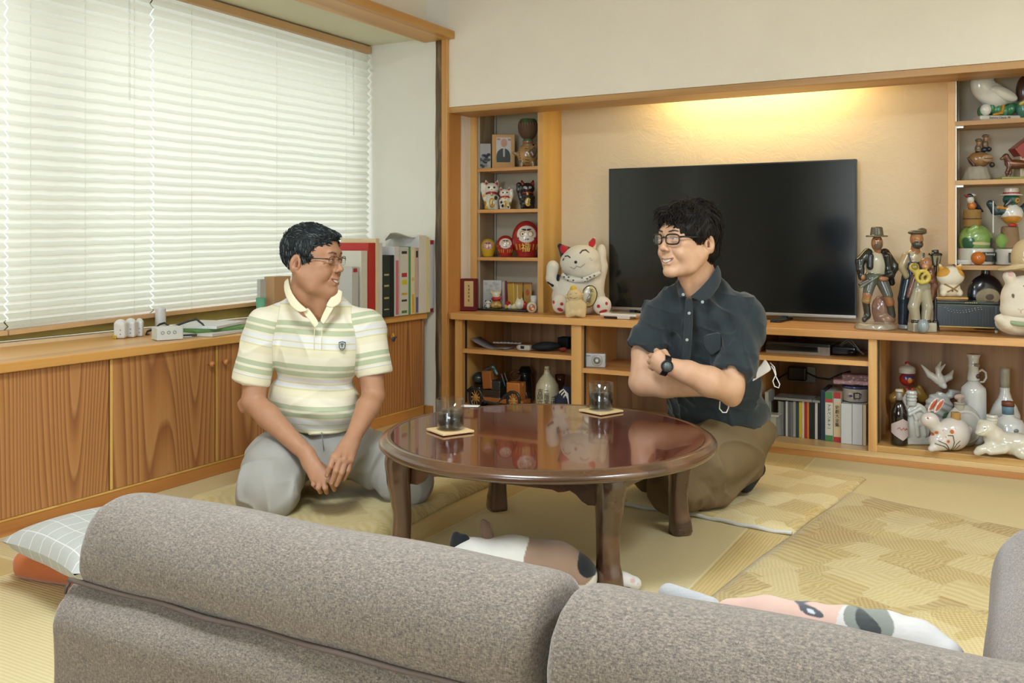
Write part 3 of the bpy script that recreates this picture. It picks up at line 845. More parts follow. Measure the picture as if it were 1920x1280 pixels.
# lower back cover with a soft fold under the zip
def lower_back(x0, x1, seed):
    sec = [(.958, .368), (.952, .352), (.930, .335), (.918, .305), (.925, .27), (.920, .18), (.918, .08), (.925, .012), (.96, .008), (1.10, .008), (1.12, .05), (1.12, .2), (1.10, .30), (1.0, .34)]
    K = 24; vs = []; fs = []; n = len(sec)
    for k in range(K + 1):
        f_ = k / K; x = x0 + (x1 - x0) * f_; e = min(f_, 1 - f_) * (x1 - x0); sh = 1 if e > .03 else .95 + .05 * math.sqrt(max(0, 1 - (1 - e / .03) ** 2))
        for j, (y, z) in enumerate(sec):
            yy = 1.02 + (y - 1.02) * sh - (.012 * math.sin(f_ * 7 + seed) if 1 < j < 5 else 0); vs.append((x, yy, z + (.006 * math.sin(f_ * 5 + seed) if 1 < j < 5 else 0)))
    for k in range(K):
        for j in range(n): fs.append((k * n + j, k * n + (j + 1) % n, (k + 1) * n + (j + 1) % n, (k + 1) * n + j))
    fs.append(tuple(range(n))); fs.append(tuple(reversed([K * n + j for j in range(n)])))
    return soft(MB().add(vs, fs, 0, True), 'lower_back', m_sofa, sf, 2)
lower_back(XS0 - .03, XS1 - .002, 0); lower_back(XS1 + .002, XS2, 3)
m_zip = plain('brown_zip_tape', '#5a4b42', .7)
z_ = MB(); z_.tube([(XS0 - .004 + (XS1 - XS0 - .01) * i / 30, .9475 - .002 * math.sin(i * .7), .3665 + .001 * math.sin(i)) for i in range(31)], .0055, 8, flat=.6)
z_.build('zip', m_zip, sf)
MB().tube([(XS0 + .002, .945, .366), (XS0 - .004, .942, .356), (XS0 - .006, .941, .346)], .0025, 6).build('zip_pull', m_zip, sf)
# seat in front of the backs, and the side arm at the right
s = Solid(.03); s.box((-.49, 1.40, .11), (.82, .28, .105), .05); s.disp = lambda p: .003 * vnoise(p, 14, 3)
s.build('seat', .014, m_sofa, sf)
s = Solid(.02); pA = P(1862, 1236, d=1.12); 
s.box((.058, 1.40, .232), (.105, .34, .230), .09); s.disp = lambda p: .003 * vnoise(p, 16, 4)
s.build('side_arm', .010, m_sofa, sf)
# ================================================================== people
def skin_mat(name, rough=.5):
    t = NT(name); a = t.n('ShaderNodeVertexColor', layer_name='Col'); v = t.coord()
    n = t.noise(v, 45, 4, .6); n2 = t.noise(v, 9, 2)
    c = t.mix(1.0, a.outputs[0], t.ramp(n, [(.25, .88), (.7, 1.0)]), 'MULTIPLY')
    c = t.mix(t.math('MULTIPLY', n2, .18), c, '#a8624a')
    t.color(c); t.set(Roughness=rough); t.b.inputs['Specular IOR Level'].default_value = .4
    t.b.inputs['Subsurface Weight'].default_value = .08; t.b.inputs['Subsurface Radius'].default_value = (.012, .004, .002); t.b.inputs['Subsurface Scale'].default_value = .5
    t.bump(t.noise(v, 260, 3), .12, .001)
    return t.m
m_skin = skin_mat('skin')
def head_frame(px, py, d, fdir_ang, side, pitch, roll, sc):
    """side +1 faces camera right, -1 faces camera left; fdir_ang degrees turned towards the camera"""
    a = R(fdir_ang)
    rt = Vector((RT[0], RT[1], 0)); tc = Vector((-FW[0], -FW[1], 0))
    F = rt * (side * math.cos(a)) + tc * math.sin(a)
    F = (F * math.cos(R(pitch)) + Vector((0, 0, math.sin(R(pitch))))).normalized()
    X = F.cross(Vector((0, 0, 1))).normalized(); Z = X.cross(F)
    Rm = Matrix((X, F, Z)).transposed()
    Rm = Rm @ Matrix.Rotation(R(roll), 3, 'Y')
    M = (Rm * sc).to_4x4(); M.translation = P(px, py, d=d)
    return M
def add_head(s, M, skin, lip='#9c5a4a', age=0, brow='#2a2320', squint=.5):
    ms = lambda r0, r1, dy=0, dz=0, n=9, w=.027: ([(w * q, .0945 + dy - .0155 * q * q, -.0500 + dz + .0095 * q * q) for q in [i / (n - 1) * 2 - 1 for i in range(n)]], [r0 * (1 - abs(i / (n - 1) * 2 - 1) ** 2.2) + r1 for i in range(n)])
    I = inv34(M)
    A = lambda *a, **k: s.ell(*a, M=I, **k)
    A((0, -.012, .045), (.073, .093, .080), skin, k=.02)
    A((0, .030, .048), (.061, .055, .050), skin, k=.02)
    A((0, .032, -.008), (.060, .056, .075), skin, k=.02)
    for sx in (-1, 1):
        A((sx * .044, .050, .002), (.021, .028, .020), skin, k=.015)
        A((sx * .036, .066, -.024), (.020, .018, .017), skin, k=.014)
        s.chain([(sx * .056, -.004, -.030), (sx * .046, .030, -.068), (sx * .012, .070, -.084)], [.020, .019, .016], skin, k=.018, M=I)
    for sx in (-1, 1): A((sx * .044, .030, -.034), (.025, .038, .034), skin, k=.02); A((sx * .052, .000, -.030), (.018, .028, .032), skin, k=.02)
    A((0, .077, -.083), (.018, .014, .014), skin, k=.014)
    A((0, .030, -.070), (.040, .045, .025), skin, k=.02)
    A((0, .071, -.045), (.029, .022, .026), skin, k=.014)
    s.cap((-.030, .079, .040), (.030, .079, .040), .011, .011, skin, k=.014, M=I)
    # sockets, lids, eyes
    for sx in (-1, 1):
        A((sx * .031, .097, .022), (.017, .011, .010), None, op='cut', k=.012)
        A((sx * .031, .0765, .020), (.0130, .0130, .0130), skin, k=.001)
        A((sx * .031, .0775, .0205 + .0075 * (1.15 - squint * .3)), (.017, .0135, .0068), skin, k=.003)
        A((sx * .031, .0785, .0205 - .0085 * (1.1 - squint * .3)), (.016, .0115, .0062), skin, k=.003)
        s.chain([(sx * .022, .0905, .0200), (sx * .031, .0915, .0206), (sx * .040, .086, .0196)], [.0010, .0020, .0010], '#cfc6b8', op='paint', M=I)
        A((sx * .030, .0905, .0203), (.0036, .006, .0024), '#1c1512', op='paint')
        s.chain([(sx * .016, .0905, .0235), (sx * .031, .0925, .0252), (sx * .044, .083, .0225)], .0013, '#2a1c16', op='paint', M=I)
        s.chain([(sx * .015, .093, .0415), (sx * .032, .0905, .0455), (sx * .047, .078, .0425)], [.0028, .0036, .0022], brow, op='paint', M=I)
    # nose
    s.cap((0, .084, .026), (0, .101, -.006), .0070, .0092, skin, k=.010, M=I)
    A((0, .1035, -.0095), (.0098, .0095, .0088), skin, k=.006)
    for sx in (-1, 1):
        A((sx * .0115, .0935, -.0145), (.0072, .0088, .0066), skin, k=.005)
        A((sx * .0055, .0985, -.0195), (.0034, .0048, .0022), '#5c3226', op='cut', k=.002)
        A((sx * .0055, .0975, -.0190), (.0038, .0048, .0022), '#6c3c2c', op='paint')
        s.chain([(sx * .0165, .0925, -.012), (sx * .027, .086, -.030), (sx * .033, .078, -.045)], .0018, None, op='cut', k=.006, M=I)
    # smiling mouth with teeth
    ul = [(-.029, .0775, -.0385), (-.012, .0915, -.0425), (0, .0935, -.0435), (.012, .0915, -.0425), (.029, .0775, -.0385)]
    ll = [(-.027, .0785, -.0435), (-.012, .0890, -.0575), (.012, .0890, -.0575), (.027, .0785, -.0435)]
    s.chain(ul, [.002, .0034, .0034, .0034, .002], None, k=.006, M=I); s.chain(ll, [.002, .0036, .0036, .002], None, k=.006, M=I)
    s.chain(*ms(.0038, .0024, .007), None, op='cut', k=.002, M=I)
    A((0, .0735, -.049), (.0245, .0165, .0100), None, k=.0)
    s.chain(ul, .0034, lip, op='paint', M=I); s.chain(ll, .0036, lip, op='paint', M=I)
    s.chain(*ms(.0042, .0026), '#7a463a', op='paint', M=I)
    s.chain(*ms(.0036, .0012, -.001, .0006, w=.024), '#e6dccb', op='paint', M=I)
    # ears
    for sx in (-1, 1):
        rot = Matrix.Rotation(R(-12), 3, 'X')
        s.ell((sx * .0775, -.020, .004), (.0105, .0190, .0315), skin, k=.005, M=I, rot=rot)
        s.ell((sx * .0885, -.016, .008), (.0100, .0115, .0195), None, op='cut', k=.003, M=I, rot=rot)
        s.ell((sx * .081, -.010, .000), (.0080, .0055, .0085), None, op='cut', k=.003, M=I, rot=rot)
        s.ell((sx * .079, -.013, .003), (.007, .0075, .0115), '#8a5440', op='paint', M=I, rot=rot)  # shade of the ear hollow painted in reddish brown
        s.chain([(sx * .0805, -.026, -.008), (sx * .0815, -.027, .010), (sx * .0810, -.018, .020)], .0024, skin, k=.003, M=I)
        s.ell((sx * .073, -.013, -.022), (.0065, .0085, .0090), skin, k=.005, M=I)
        s.ell((sx * .078, -.006, .000), (.0040, .0045, .0065), skin, k=.004, M=I)
    if age:
        for sx in (-1, 1):
            s.chain([(sx * .046, .079, .010), (sx * .056, .066, .006)], .0012, None, op='cut', k=.005, M=I)
def add_hand(s, wrist, knuckles, tips, thumb, skin, rw=.019, rf=.0085, mids=None):
    """wrist: point; knuckles/tips: four points each (index..little); mids: bent joints; thumb: three points"""
    w = Vector(wrist)
    for i, kx in enumerate(knuckles):
        kx = Vector(kx); off = (kx - Vector(knuckles[1])) * .45
        s.cap(w + off, kx, rw * .80, .0115, skin, k=.014)
    for i, (kx, tp) in enumerate(zip(knuckles, tips)):
        r_ = rf * (.98, 1.04, 1.0, .86)[i]
        pts = [kx] + (list(mids[i]) if mids else [Vector(kx).lerp(Vector(tp), .48)]) + [tp]
        rs = [r_ * 1.12] + [r_ * 1.04] * (len(pts) - 2) + [r_ * .86]
        s.chain(pts, rs, skin, k=.0025)
    if thumb: s.chain(thumb, [rf * 1.5, rf * 1.2, rf * 1.0], skin, k=.006)
def dist_cap(Pn, a, b, ra, rb):
    a = np.array(a); b = np.array(b); ab = b - a; h = np.clip((Pn - a) @ ab / (ab @ ab), 0, 1)
    return np.sqrt(((Pn - a - h[:, None] * ab) ** 2).sum(1)) - (ra + (rb - ra) * h), h * np.linalg.norm(ab)
def Q(px, py, d): return P(px, py, d=d)
m_hair = glazed('hair', .58, 0.0, .3, 300, 0, .28)
def hair_part(M, parent, base, cuts, cols, seed, flow, nlock=1500, llen=.028, lift=.004, disp=.0016, h=.0032):
    """a cap of hair grown with many small locks; base/cuts are shapes in the head's frame, flow(p) gives the lie of the hair"""
    s = Solid(.012)
    for c, r_ in base: s.ell(c, r_, cols[0])
    for kind, a, b, k in cuts:
        if kind == 'ell': s.ell(a, b, None, op='cut', k=k)
        else: s.box(a, b, .012, None, op='cut', k=k)
    s.disp = lambda p: disp * np.sin(p[:, 0] * 520 + p[:, 2] * 160 + 3 * np.sin(p[:, 1] * 60)) + .0012 * vnoise(p, 120, seed)
    v, q = s.nets(h)
    # normals
    a = v[q[:, 1]] - v[q[:, 0]]; b = v[q[:, 3]] - v[q[:, 0]]; nf = np.cross(a, b); nv = np.zeros_like(v)
    for i in range(4): np.add.at(nv, q[:, i], nf)
    nv /= np.linalg.norm(nv, axis=1)[:, None] + 1e-9
    rs = np.random.RandomState(seed)
    cand = np.nonzero((nv[:, 2] > -.6))[0]
    idx = rs.choice(cand, min(nlock, len(cand)), replace=False)
    V = [v]; Qd = [q]; C = [np.tile(np.array(lin(cols[0])), (len(v), 1))]; base_n = len(v)
    for i in idx:
        p0 = v[i]; n = nv[i]; f = np.array(flow(p0)) + rs.normal(size=3) * .14; f = f - n * (f @ n); L = np.linalg.norm(f)
        if L < .05 or (p0[1] > .045 and p0[2] < .068) or p0[2] < -.045: continue
        f /= L; sd = np.cross(n, f); ln = llen * rs.uniform(.6, 1.3); wd = rs.uniform(.0012, .0024)
        col = lin(cols[rs.choice(len(cols), p=[.55] + [.45 / (len(cols) - 1)] * (len(cols) - 1))])
        pts = []
        for j, t_ in enumerate((0, .35, .7, 1.0)):
            c_ = p0 + f * ln * t_ + n * (lift * math.sin(t_ * 2.6) - .0012) - n * (t_ * t_ * ln * ln / .16) * .9 + np.array((0, 0, -1)) * t_ * t_ * .002
            ww = wd * (1, 1, .75, .12)[j]
            pts += [c_ - sd * ww, c_ + n * ww * .9, c_ + sd * ww]
        V.append(np.array(pts)); fs = []
        for j in range(3):
            for k in range(3):
                a_ = base_n + 3 * j + k; b_ = base_n + 3 * j + (k + 1) % 3; fs.append((a_, b_, b_ + 3, a_ + 3))
        Qd.append(np.array(fs)); C.append(np.tile(np.array(col), (12, 1))); base_n += 12
    V = np.concatenate(V); Qd = np.concatenate(Qd); C = np.concatenate(C)
    Mn = np.array(M); V = V @ Mn[:3, :3].T + Mn[:3, 3]
    me = bpy.data.meshes.new('hair'); me.from_pydata(V.tolist(), [], Qd.tolist()); me.update()
    ca = me.color_attributes.new('Col', 'FLOAT_COLOR', 'POINT'); ca.data.foreach_set('color', C.astype(np.float32).ravel())
    me.polygons.foreach_set('use_smooth', np.ones(len(me.polygons), bool))
    return link_mesh('hair', me, m_hair, parent)
t = NT('spectacle_lens'); g = t.n('ShaderNodeBsdfGlossy'); g.inputs['Roughness'].default_value = .03
tr = t.n('ShaderNodeBsdfTransparent'); mx = t.n('ShaderNodeMixShader'); mx.inputs[0].default_value = .12
t.l(tr.outputs[0], mx.inputs[1]); t.l(g.outputs[0], mx.inputs[2]); t.l(mx.outputs[0], t.out.inputs[0]); m_lens = t.m
def glasses(M, parent, mat_f, rf, full, lw, lh, yb=.101, zc=.018, temple_r=.0022):
    gp = MB(); lens = MB()
    for sx in (-1, 1):
        cx = sx * .034; ring = []
        for k in range(28):
            an = 2 * math.pi * k / 28; ca, sa = math.cos(an), math.sin(an)
            se = lambda q, e: math.copysign(abs(q) ** e, q)
            x = cx + lw * se(ca, .62); z = zc + lh * se(sa, .62); y = yb - .22 * abs(x) + .002
            ring.append(M @ Vector((x, y, z)))
        if full: gp.tube(ring, rf, 8, closed=True)
        else: gp.tube(ring[0:15], rf, 8); gp.tube(ring[13:29] + [ring[0]], rf * .35, 6)
        c_ = M @ Vector((cx, yb - .22 * abs(cx) + .002, zc)); n0 = len(lens.v)
        lens.add([c_] + ring, [(0, 1 + k, 1 + (k + 1) % 28) for k in range(28)], 0, True)
        e0 = Vector((sx * (.034 + lw), yb - .22 * (.034 + lw), zc + lh * .45))
        gp.tube([M @ e0, M @ (e0 + Vector((sx * .006, -.008, .001))), M @ Vector((sx * .0775, .03, zc + lh * .5 - .001)), M @ Vector((sx * .0785, -.012, .026)), M @ Vector((sx * .077, -.032, .010))], [rf * 1.3, temple_r, temple_r, temple_r, temple_r * .8], 8)
    gp.tube([M @ Vector((-.034 + lw * .96, yb - .006, zc + .004)), M @ Vector((0, yb + .001, zc + .007)), M @ Vector((.034 - lw * .96, yb - .006, zc + .004))], rf, 8)
    o = gp.build('glasses', mat_f, parent)
    lens.build('lens', m_lens, o)
    return o
def plate(name, pts, th, mat, parent, sub=1):
    """a cloth flap: outline of 3-D points given as two matching edges, thickened"""
    a, b = pts; n = len(a); vs = []; fs = []
    tc = Vector((-FW[0], -FW[1], 0)) * th
    rows = []
    for i in range(n):
        A_, B_ = Vector(a[i]), Vector(b[i]); rows.append([A_, A_.lerp(B_, .33) + tc * .35, A_.lerp(B_, .66) + tc * .35, B_])
    for r_ in rows:
        for p_ in r_: vs.append(p_ + tc * .5)
    for r_ in rows:
        for p_ in r_: vs.append(p_ - tc * .5)
    m = 4; off = n * m
    for i in range(n - 1):
        for j in range(m - 1):
            k = i * m + j; fs.append((k, k + 1, k + m + 1, k + m)); fs.append((off + k, off + k + m, off + k + m + 1, off + k + 1))
    for i in range(n - 1):
        for j in (0, m - 1):
            k = i * m + j; fs.append((k, k + m, off + k + m, off + k))
    for i in (0, n - 1):
        for j in range(m - 1):
            k = i * m + j; fs.append((k, k + 1, off + k + 1, off + k))
    return MB().add(vs, fs, 0, True).build(name, mat, parent, subsurf=sub)

# ------------------------------------------------------------------ the older man
SKA = '#b28464'
pa = empty('person', (Q(600, 900, 3.15).x, Q(600, 900, 3.15).y, .03), 'person with short grey-black hair, glasses and a striped cream polo shirt, kneeling by the sofa', 'person')
MA = head_frame(586, 496, 3.08, 17, 1, -3, 0, 1.0)
sh_r, sh_l = Q(494, 612, 3.13), Q(689, 616, 3.17)
el_r, wr_r = Q(474, 752, 3.09), Q(577, 853, 2.955)
el_l, wr_l = Q(700, 742, 3.12), Q(661, 822, 2.965)
nk = Q(594, 580, 3.15)
s = Solid(.02)
s.ell(Q(600, 835, 3.28), (.15, .12, .10), SKA); s.ell(Q(592, 760, 3.20), (.13, .10, .12), SKA); s.ell(Q(592, 660, 3.17), (.145, .095, .13), SKA)
s.cap(Q(520, 606, 3.15), Q(665, 610, 3.17), .045, .045, SKA)
s.chain([Q(582, 515, 3.10), Q(583, 545, 3.11), nk, Q(594, 610, 3.14)], [.060, .064, .062, .06], SKA)
s.cap(Q(608, 528, 3.06), Q(600, 585, 3.08), .036, .028, SKA)      # throat
s.ell(Q(611, 560, 3.075), (.012, .012, .02), SKA, k=.02)
for a_, e_, w_, bulge in ((sh_r, el_r, wr_r, 1), (sh_l, el_l, wr_l, 1)):
    s.chain([a_, e_], [.046, .038], SKA, k=.012)
    m1 = e_.lerp(w_, .28); s.chain([e_, m1, w_], [.036, .039, .0245], SKA, k=.010)
# right hand, fingers folded down
s.chain([wr_r, Q(583, 866, 2.94)], [.0245, .023], SKA, k=.012)
kn = [Q(617, 895, 2.90), Q(608, 902, 2.895), Q(599, 903, 2.90), Q(589, 899, 2.91)]
add_hand(s, Q(584, 867, 2.94), kn, [Q(627, 918, 2.925), Q(613, 923, 2.93), Q(601, 922, 2.935), Q(593, 914, 2.94)], [Q(600, 872, 2.95), Q(616, 888, 2.945), Q(626, 902, 2.94)], SKA,
         mids=[[Q(623, 907, 2.885)], [Q(610, 914, 2.88)], [Q(597, 914, 2.885)], [Q(588, 908, 2.90)]])
# left hand laid over it, fingers out
s.chain([wr_l, Q(654, 834, 2.94)], [.0245, .025], SKA, k=.012)
kn = [Q(626, 857, 2.875), Q(637, 862, 2.87), Q(648, 864, 2.875), Q(658, 863, 2.885)]
add_hand(s, Q(652, 836, 2.935), kn, [Q(613, 890, 2.862), Q(622, 905, 2.862), Q(631, 909, 2.868), Q(645, 898, 2.882)], [Q(640, 842, 2.945), Q(626, 864, 2.925), Q(620, 880, 2.905)], SKA, rw=.022, rf=.0090,
         mids=[[Q(619, 874, 2.858)], [Q(630, 883, 2.855)], [Q(641, 886, 2.86)], [Q(653, 882, 2.875)]])
for q_ in ((613, 892, 2.851), (622, 907, 2.851), (631, 911, 2.857)): s.ell(Q(*q_), .0045, '#cf9f8a', op='paint')
# veins and wrist creases
for q_ in (((640, 838, 2.925), (637, 855, 2.862)), ((652, 842, 2.92), (648, 858, 2.866))): s.cap(Q(*q_[0]), Q(*q_[1]), .0016, .0016, SKA, k=.01)
s.cap(Q(452, 757, 3.10), Q(456, 768, 3.09), .012, .010, SKA, k=.02)
add_head(s, MA, SKA, '#9a5348', 1, '#3a342e', .75)
IA = inv34(MA)
s.disp = lambda p: .0007 * vnoise(p, 90, 2)
s.build('body', .0021, m_skin, pa)
hair_part(MA, pa, [((0, -.014, .052), (.081, .099, .087)), ((0, .046, .098), (.050, .040, .020))],
          [('ell', (0, .132, .022), (.095, .090, .076), .004), ('ell', (.075, .070, .040), (.030, .040, .034), .004), ('ell', (-.075, .070, .040), (.030, .040, .034), .004), ('box', (0, .075, -.130), (.2, .105, .135), .004), ('ell', (.082, -.018, .002), (.022, .0225, .036), .004), ('ell', (-.082, -.018, .002), (.022, .0225, .036), .004), ('box', (0, 0, -.128), (.2, .2, .09), .006)],
          ['#1d2222', '#2b3131', '#5f6666', '#1a1d1d'], 3,
          lambda p: (p[0] * 3, 1.0 if (p[2] > .085 or p[1] > .03) else .2, .10 if (p[2] > .085 or p[1] > .03) else -1.0), 3000, .015, .002)
# sideburn
glasses(MA, pa, plain('dark_spectacle_frame', '#23211f', .3, .4), .0011, False, .0235, .0145, temple_r=.0018)

t = NT('striped_polo_cloth'); a_ = [t.n('ShaderNodeAttribute', attribute_name=nm).outputs['Fac'] for nm in ('svt', 'svs', 'seam', 'fh')]
on = t.math('LESS_THAN', a_[2], 0); fr_ = t.math('FRACT', t.math('ADD', t.math('MULTIPLY', a_[1], on), t.math('MULTIPLY', a_[0], t.math('SUBTRACT', 1, on))))
Gn, Wh, Cr, Yl = '#b0b797', '#dad8d4', '#dfd6b8', '#d2c994'
c = t.ramp(fr_, [(0, Gn), (.11, Wh), (.125, Cr), (.17, Gn), (.29, Cr), (.33, Wh), (.46, Yl), (.485, Wh), (.60, Yl), (.63, Cr), (.80, '#e3dbc4'), (.995, Gn)], 'CONSTANT')
cuf = t.math('MULTIPLY', on, t.math('LESS_THAN', a_[3], .024)); c = t.mix(cuf, c, Cr); sl = t.math('MULTIPLY', on, t.math('LESS_THAN', t.math('ABSOLUTE', t.math('SUBTRACT', a_[3], .024)), .0012)); c = t.mix(t.math('MULTIPLY', sl, .5), c, '#a89f78')
sm_ = t.math('LESS_THAN', t.math('ABSOLUTE', a_[2]), .0014); c = t.mix(t.math('MULTIPLY', sm_, .35), c, '#a89f78')
n = t.noise(t.coord(), 700, 2); c = t.mix(t.math('MULTIPLY', n, .10), c, '#b9b79a')
t.color(c); t.set(Roughness=.9); t.b.inputs['Specular IOR Level'].default_value = .2; t.b.inputs['Sheen Weight'].default_value = .2
t.bump(t.noise(t.coord(), 420, 3), .25, .001); m_polo = t.m
m_collar = plain('polo_collar_rib', '#dfd5b4', .85, vary=.04, bump=.3, bscale=500)
hm_r, hm_l = Q(470, 716, 3.11), Q(703, 702, 3.145)
s = Solid(.03)
s.ell(Q(590, 818, 3.225), (.165, .125, .085), '#ffffff'); s.ell(Q(586, 752, 3.19), (.172, .125, .12), '#ffffff'); s.ell(Q(592, 660, 3.16), (.172, .118, .14), '#ffffff')
s.cap(Q(525, 600, 3.15), Q(662, 604, 3.17), .054, .052, '#ffffff', k=.04)
s.cap(Q(560, 578, 3.15), Q(628, 578, 3.16), .045, .045, '#ffffff', k=.03)
sleeves = ((Q(497, 612, 3.13), hm_r, .064, .060), (Q(688, 612, 3.165), hm_l, .060, .058))
for a_, b_, ra, rb in sleeves:
    ax = (b_ - a_).normalized(); s.cap(a_, b_ - ax * .03, ra, rb, '#ffffff', k=.018); s.cyl(b_ - ax * .06, b_, rb - .004, rb + .001, .004, '#ffffff', k=.01)
for a_, b_, ra, rb in sleeves:
    ax = (b_ - a_).normalized(); s.cap(b_ - ax * .035, b_ + ax * .06, rb - .009, rb - .007, None, op='cut', k=.003)
# neck opening and V placket
s.chain([Q(586, 535, 3.12), Q(590, 562, 3.12)], [.070, .066], None, op='cut', k=.008)
s.p.append(dict(t='box', a=(np.array((0, 0, -.35 + .262)), np.array((9, 9, .35)), .0, None), c=None, op='cut', k=.012, M=None))
s.chain([Q(600, 560, 3.04), Q(597, 597, 3.03)], [.030, .004], None, op='cut', k=.004)
def foldsA(p):
    z = p[:, 2]; r_ = p @ np.array((RT[0], RT[1], 0)); dz = z - Q(590, 800, 3.2).z
    f = .0045 * np.sin(r_ * 22 + z * 55 + 2.2 * vnoise(p, 9, 1)) * np.exp(-((z - Q(0, 765, 3.2).z) / .11) ** 2)
    zc_ = Q(590, 700, 3.2).z
    return f + .003 * vnoise(p, 22, 7) - .0075 * ridge(p, (14, 14, 34), 41) * np.clip((zc_ - z) / .08, .15, 1) - .006 * ridge(p, (30, 30, 16), 43) * np.clip((z - zc_) / .1, 0, 1)
s.disp = lambda p: np.minimum(foldsA(p), .002)
zr = Q(600, 605, 3.05).z
def svA(which):
    def f(p):
        r_ = p @ np.array((RT[0], RT[1], 0))
        if which == 'svt': return 10 + (zr - p[:, 2]) / .137 + .04 * vnoise(p, 8, 4) + (r_ - Q(600, 0, 3.1).dot(Vector((RT[0], RT[1], 0)))) * -.25
        seam = np.full(len(p), 9.); fh = np.full(len(p), 9.); dt, _ = dist_cap(p, Q(590, 800, 3.2), Q(592, 640, 3.16), .15, .150)
        for a_, b_, ra, rb in sleeves:
            dd, al = dist_cap(p, a_, b_, ra, rb); ax = np.array((b_ - a_).normalized()); h_ = (np.array(b_) - p) @ ax
            v_ = np.maximum(dd - dt - .004, dd - .03); m = v_ < seam; seam = np.where(m, v_, seam); fh = np.where(m, h_, fh)
        return seam if which == 'seam' else fh if which == 'fh' else (.137 * .33 + .031 - fh) / .137 + 11
    return f
s.build('polo_shirt', .0034, m_polo, pa, attrs={k: svA(k) for k in ('svt', 'svs', 'seam', 'fh')})
dl = 3.045
plate('collar', ([Q(541, 519, 3.10), Q(543, 541, 3.055), Q(553, 558, 3.035), Q(567, 573, 3.02), Q(580, 582, 3.01)], [Q(533, 526, 3.12), Q(531, 545, 3.065), Q(540, 566, 3.035), Q(550, 580, 3.015), Q(563, 586, 3.008)]), .0045, m_collar, pa)
plate('collar', ([Q(634, 541, 3.07), Q(625, 551, 3.055), Q(616, 562, 3.04), Q(610, 574, 3.03)], [Q(643, 545, 3.075), Q(641, 556, 3.06), Q(641, 569, 3.045), Q(622, 578, 3.03)]), .0045, m_collar, pa)
plate('placket', ([Q(577, 575, 3.030), Q(587, 588, 3.022), Q(597, 602, 3.012), Q(598, 608, 3.010)], [Q(566, 583, 3.022), Q(576, 596, 3.014), Q(588, 611, 3.008), Q(590, 616, 3.008)]), .003, m_collar, pa)
plate('placket', ([Q(617, 565, 3.038), Q(608, 582, 3.026), Q(599, 602, 3.012)], [Q(628, 574, 3.036), Q(618, 591, 3.022), Q(606, 611, 3.010)]), .003, m_collar, pa)
for x_ in (590, 604): MB().tube([Q(x_, 612, 3.012), Q(x_ - 1, 630, 3.006), Q(x_ - 1, 655, 3.004)], .0009, 6).build('placket_seam', m_collar, pa)
# badge
bd = MB(); c0 = Q(642, 648, 3.028); u_ = Vector((RT[0], RT[1], 0)); k_ = .00172
def badge(sc, dd, mat, name, pts):
    b = MB(); b.prism([c0 + u_ * (x * sc * k_) + Vector((0, 0, -y * sc * k_)) - Vector((FW[0], FW[1], 0)) * dd for x, y in pts], Vector((FW[0], FW[1], 0)) * .003)
    return b.build(name, mat, pa)
shd = [(-6.5, -7), (0, -8.5), (6.5, -7), (6.5, 1), (4, 6), (0, 9), (-4, 6), (-6.5, 1)]
badge(1, .004, m_black, 'badge', shd); badge(.78, .0048, plain('badge_thread', '#c8ccc2', .8), 'badge_border', shd); badge(.62, .0056, m_black, 'badge_field', shd)
badge(1, .0064, plain('badge_thread', '#c8ccc2', .8), 'badge_letter', [(-3, -3), (-1.4, -3), (-1.4, 2), (1.4, 2), (1.4, -3), (3, -3), (3, 3.5), (-3, 3.5)])

# trousers
def denim(name, c1, c2):
    t = NT(name); v = t.coord(); n1 = t.noise(t.coord((1, 1, 1)), 500, 2); n2 = t.noise(v, 6, 3)
    t.color(t.mix(t.math('MULTIPLY', t.math('ADD', n1, n2), .5), c1, c2)); t.set(Roughness=.85); t.b.inputs['Specular IOR Level'].default_value = .25
    t.bump(t.noise(v, 420, 3), .3, .001); return t.m
m_jean = denim('grey_jeans', '#93918a', '#aaa79e'); m_brown = denim('brown_trousers', '#695940', '#7d6a4c')
hip_r, kn_r, ft_r = Q(556, 842, 3.22), Q(503, 906, 2.98), Q(585, 850, 3.55)
hip_l, kn_l, ft_l = Q(655, 842, 3.27), Q(772, 903, 3.10), Q(660, 850, 3.55)
s = Solid(.03)
s.ell(Q(603, 832, 3.25), (.150, .15, .095), '#ffffff'); s.ell(Q(606, 835, 3.19), (.13, .10, .062), '#ffffff'); s.ell(Q(625, 866, 3.14), (.10, .10, .060), '#ffffff')
s.chain([hip_r, Q(520, 868, 3.08), kn_r], [.098, .098, .092], '#ffffff', k=.03)
s.ell(Q(500, 925, 2.965), (.086, .075, .070), '#ffffff', k=.03)
s.chain([hip_l, Q(700, 862, 3.17), kn_l], [.094, .086, .078], '#ffffff', k=.03)
s.chain([Q(515, 918, 3.02), Q(540, 880, 3.45)], [.068, .055], '#ffffff', k=.01); s.chain([Q(765, 918, 3.13), Q(690, 878, 3.5)], [.060, .050], '#ffffff', k=.01)
def foldsP(p):
    d1 = np.linalg.norm(p - np.array(kn_r), axis=1); d2 = np.linalg.norm(p - np.array(kn_l), axis=1)
    zz = p[:, 2]
    return .009 * np.sin(d1 * 95 + 1.6 * vnoise(p, 14, 2)) * np.exp(-((d1 - .13) / .05) ** 2) + .006 * np.sin(d2 * 110 + vnoise(p, 12, 5)) * np.exp(-((d2 - .12) / .06) ** 2) + .003 * vnoise(p, 22, 9) - .007 * ridge(p, (22, 16, 28), 61, 3) * np.exp(-(np.minimum(np.abs(d1 - .16), np.abs(d2 - .16)) / .09) ** 2) - .005 * ridge(p, (14, 14, 30), 63)
s.disp = foldsP
s.p.append(dict(t='box', a=(np.array((0, 0, -.2 + .032)), np.array((9, 9, .2)), .0, None), c=None, op='cut', k=.01, M=None))
s.build('trousers', .005, m_jean, pa)
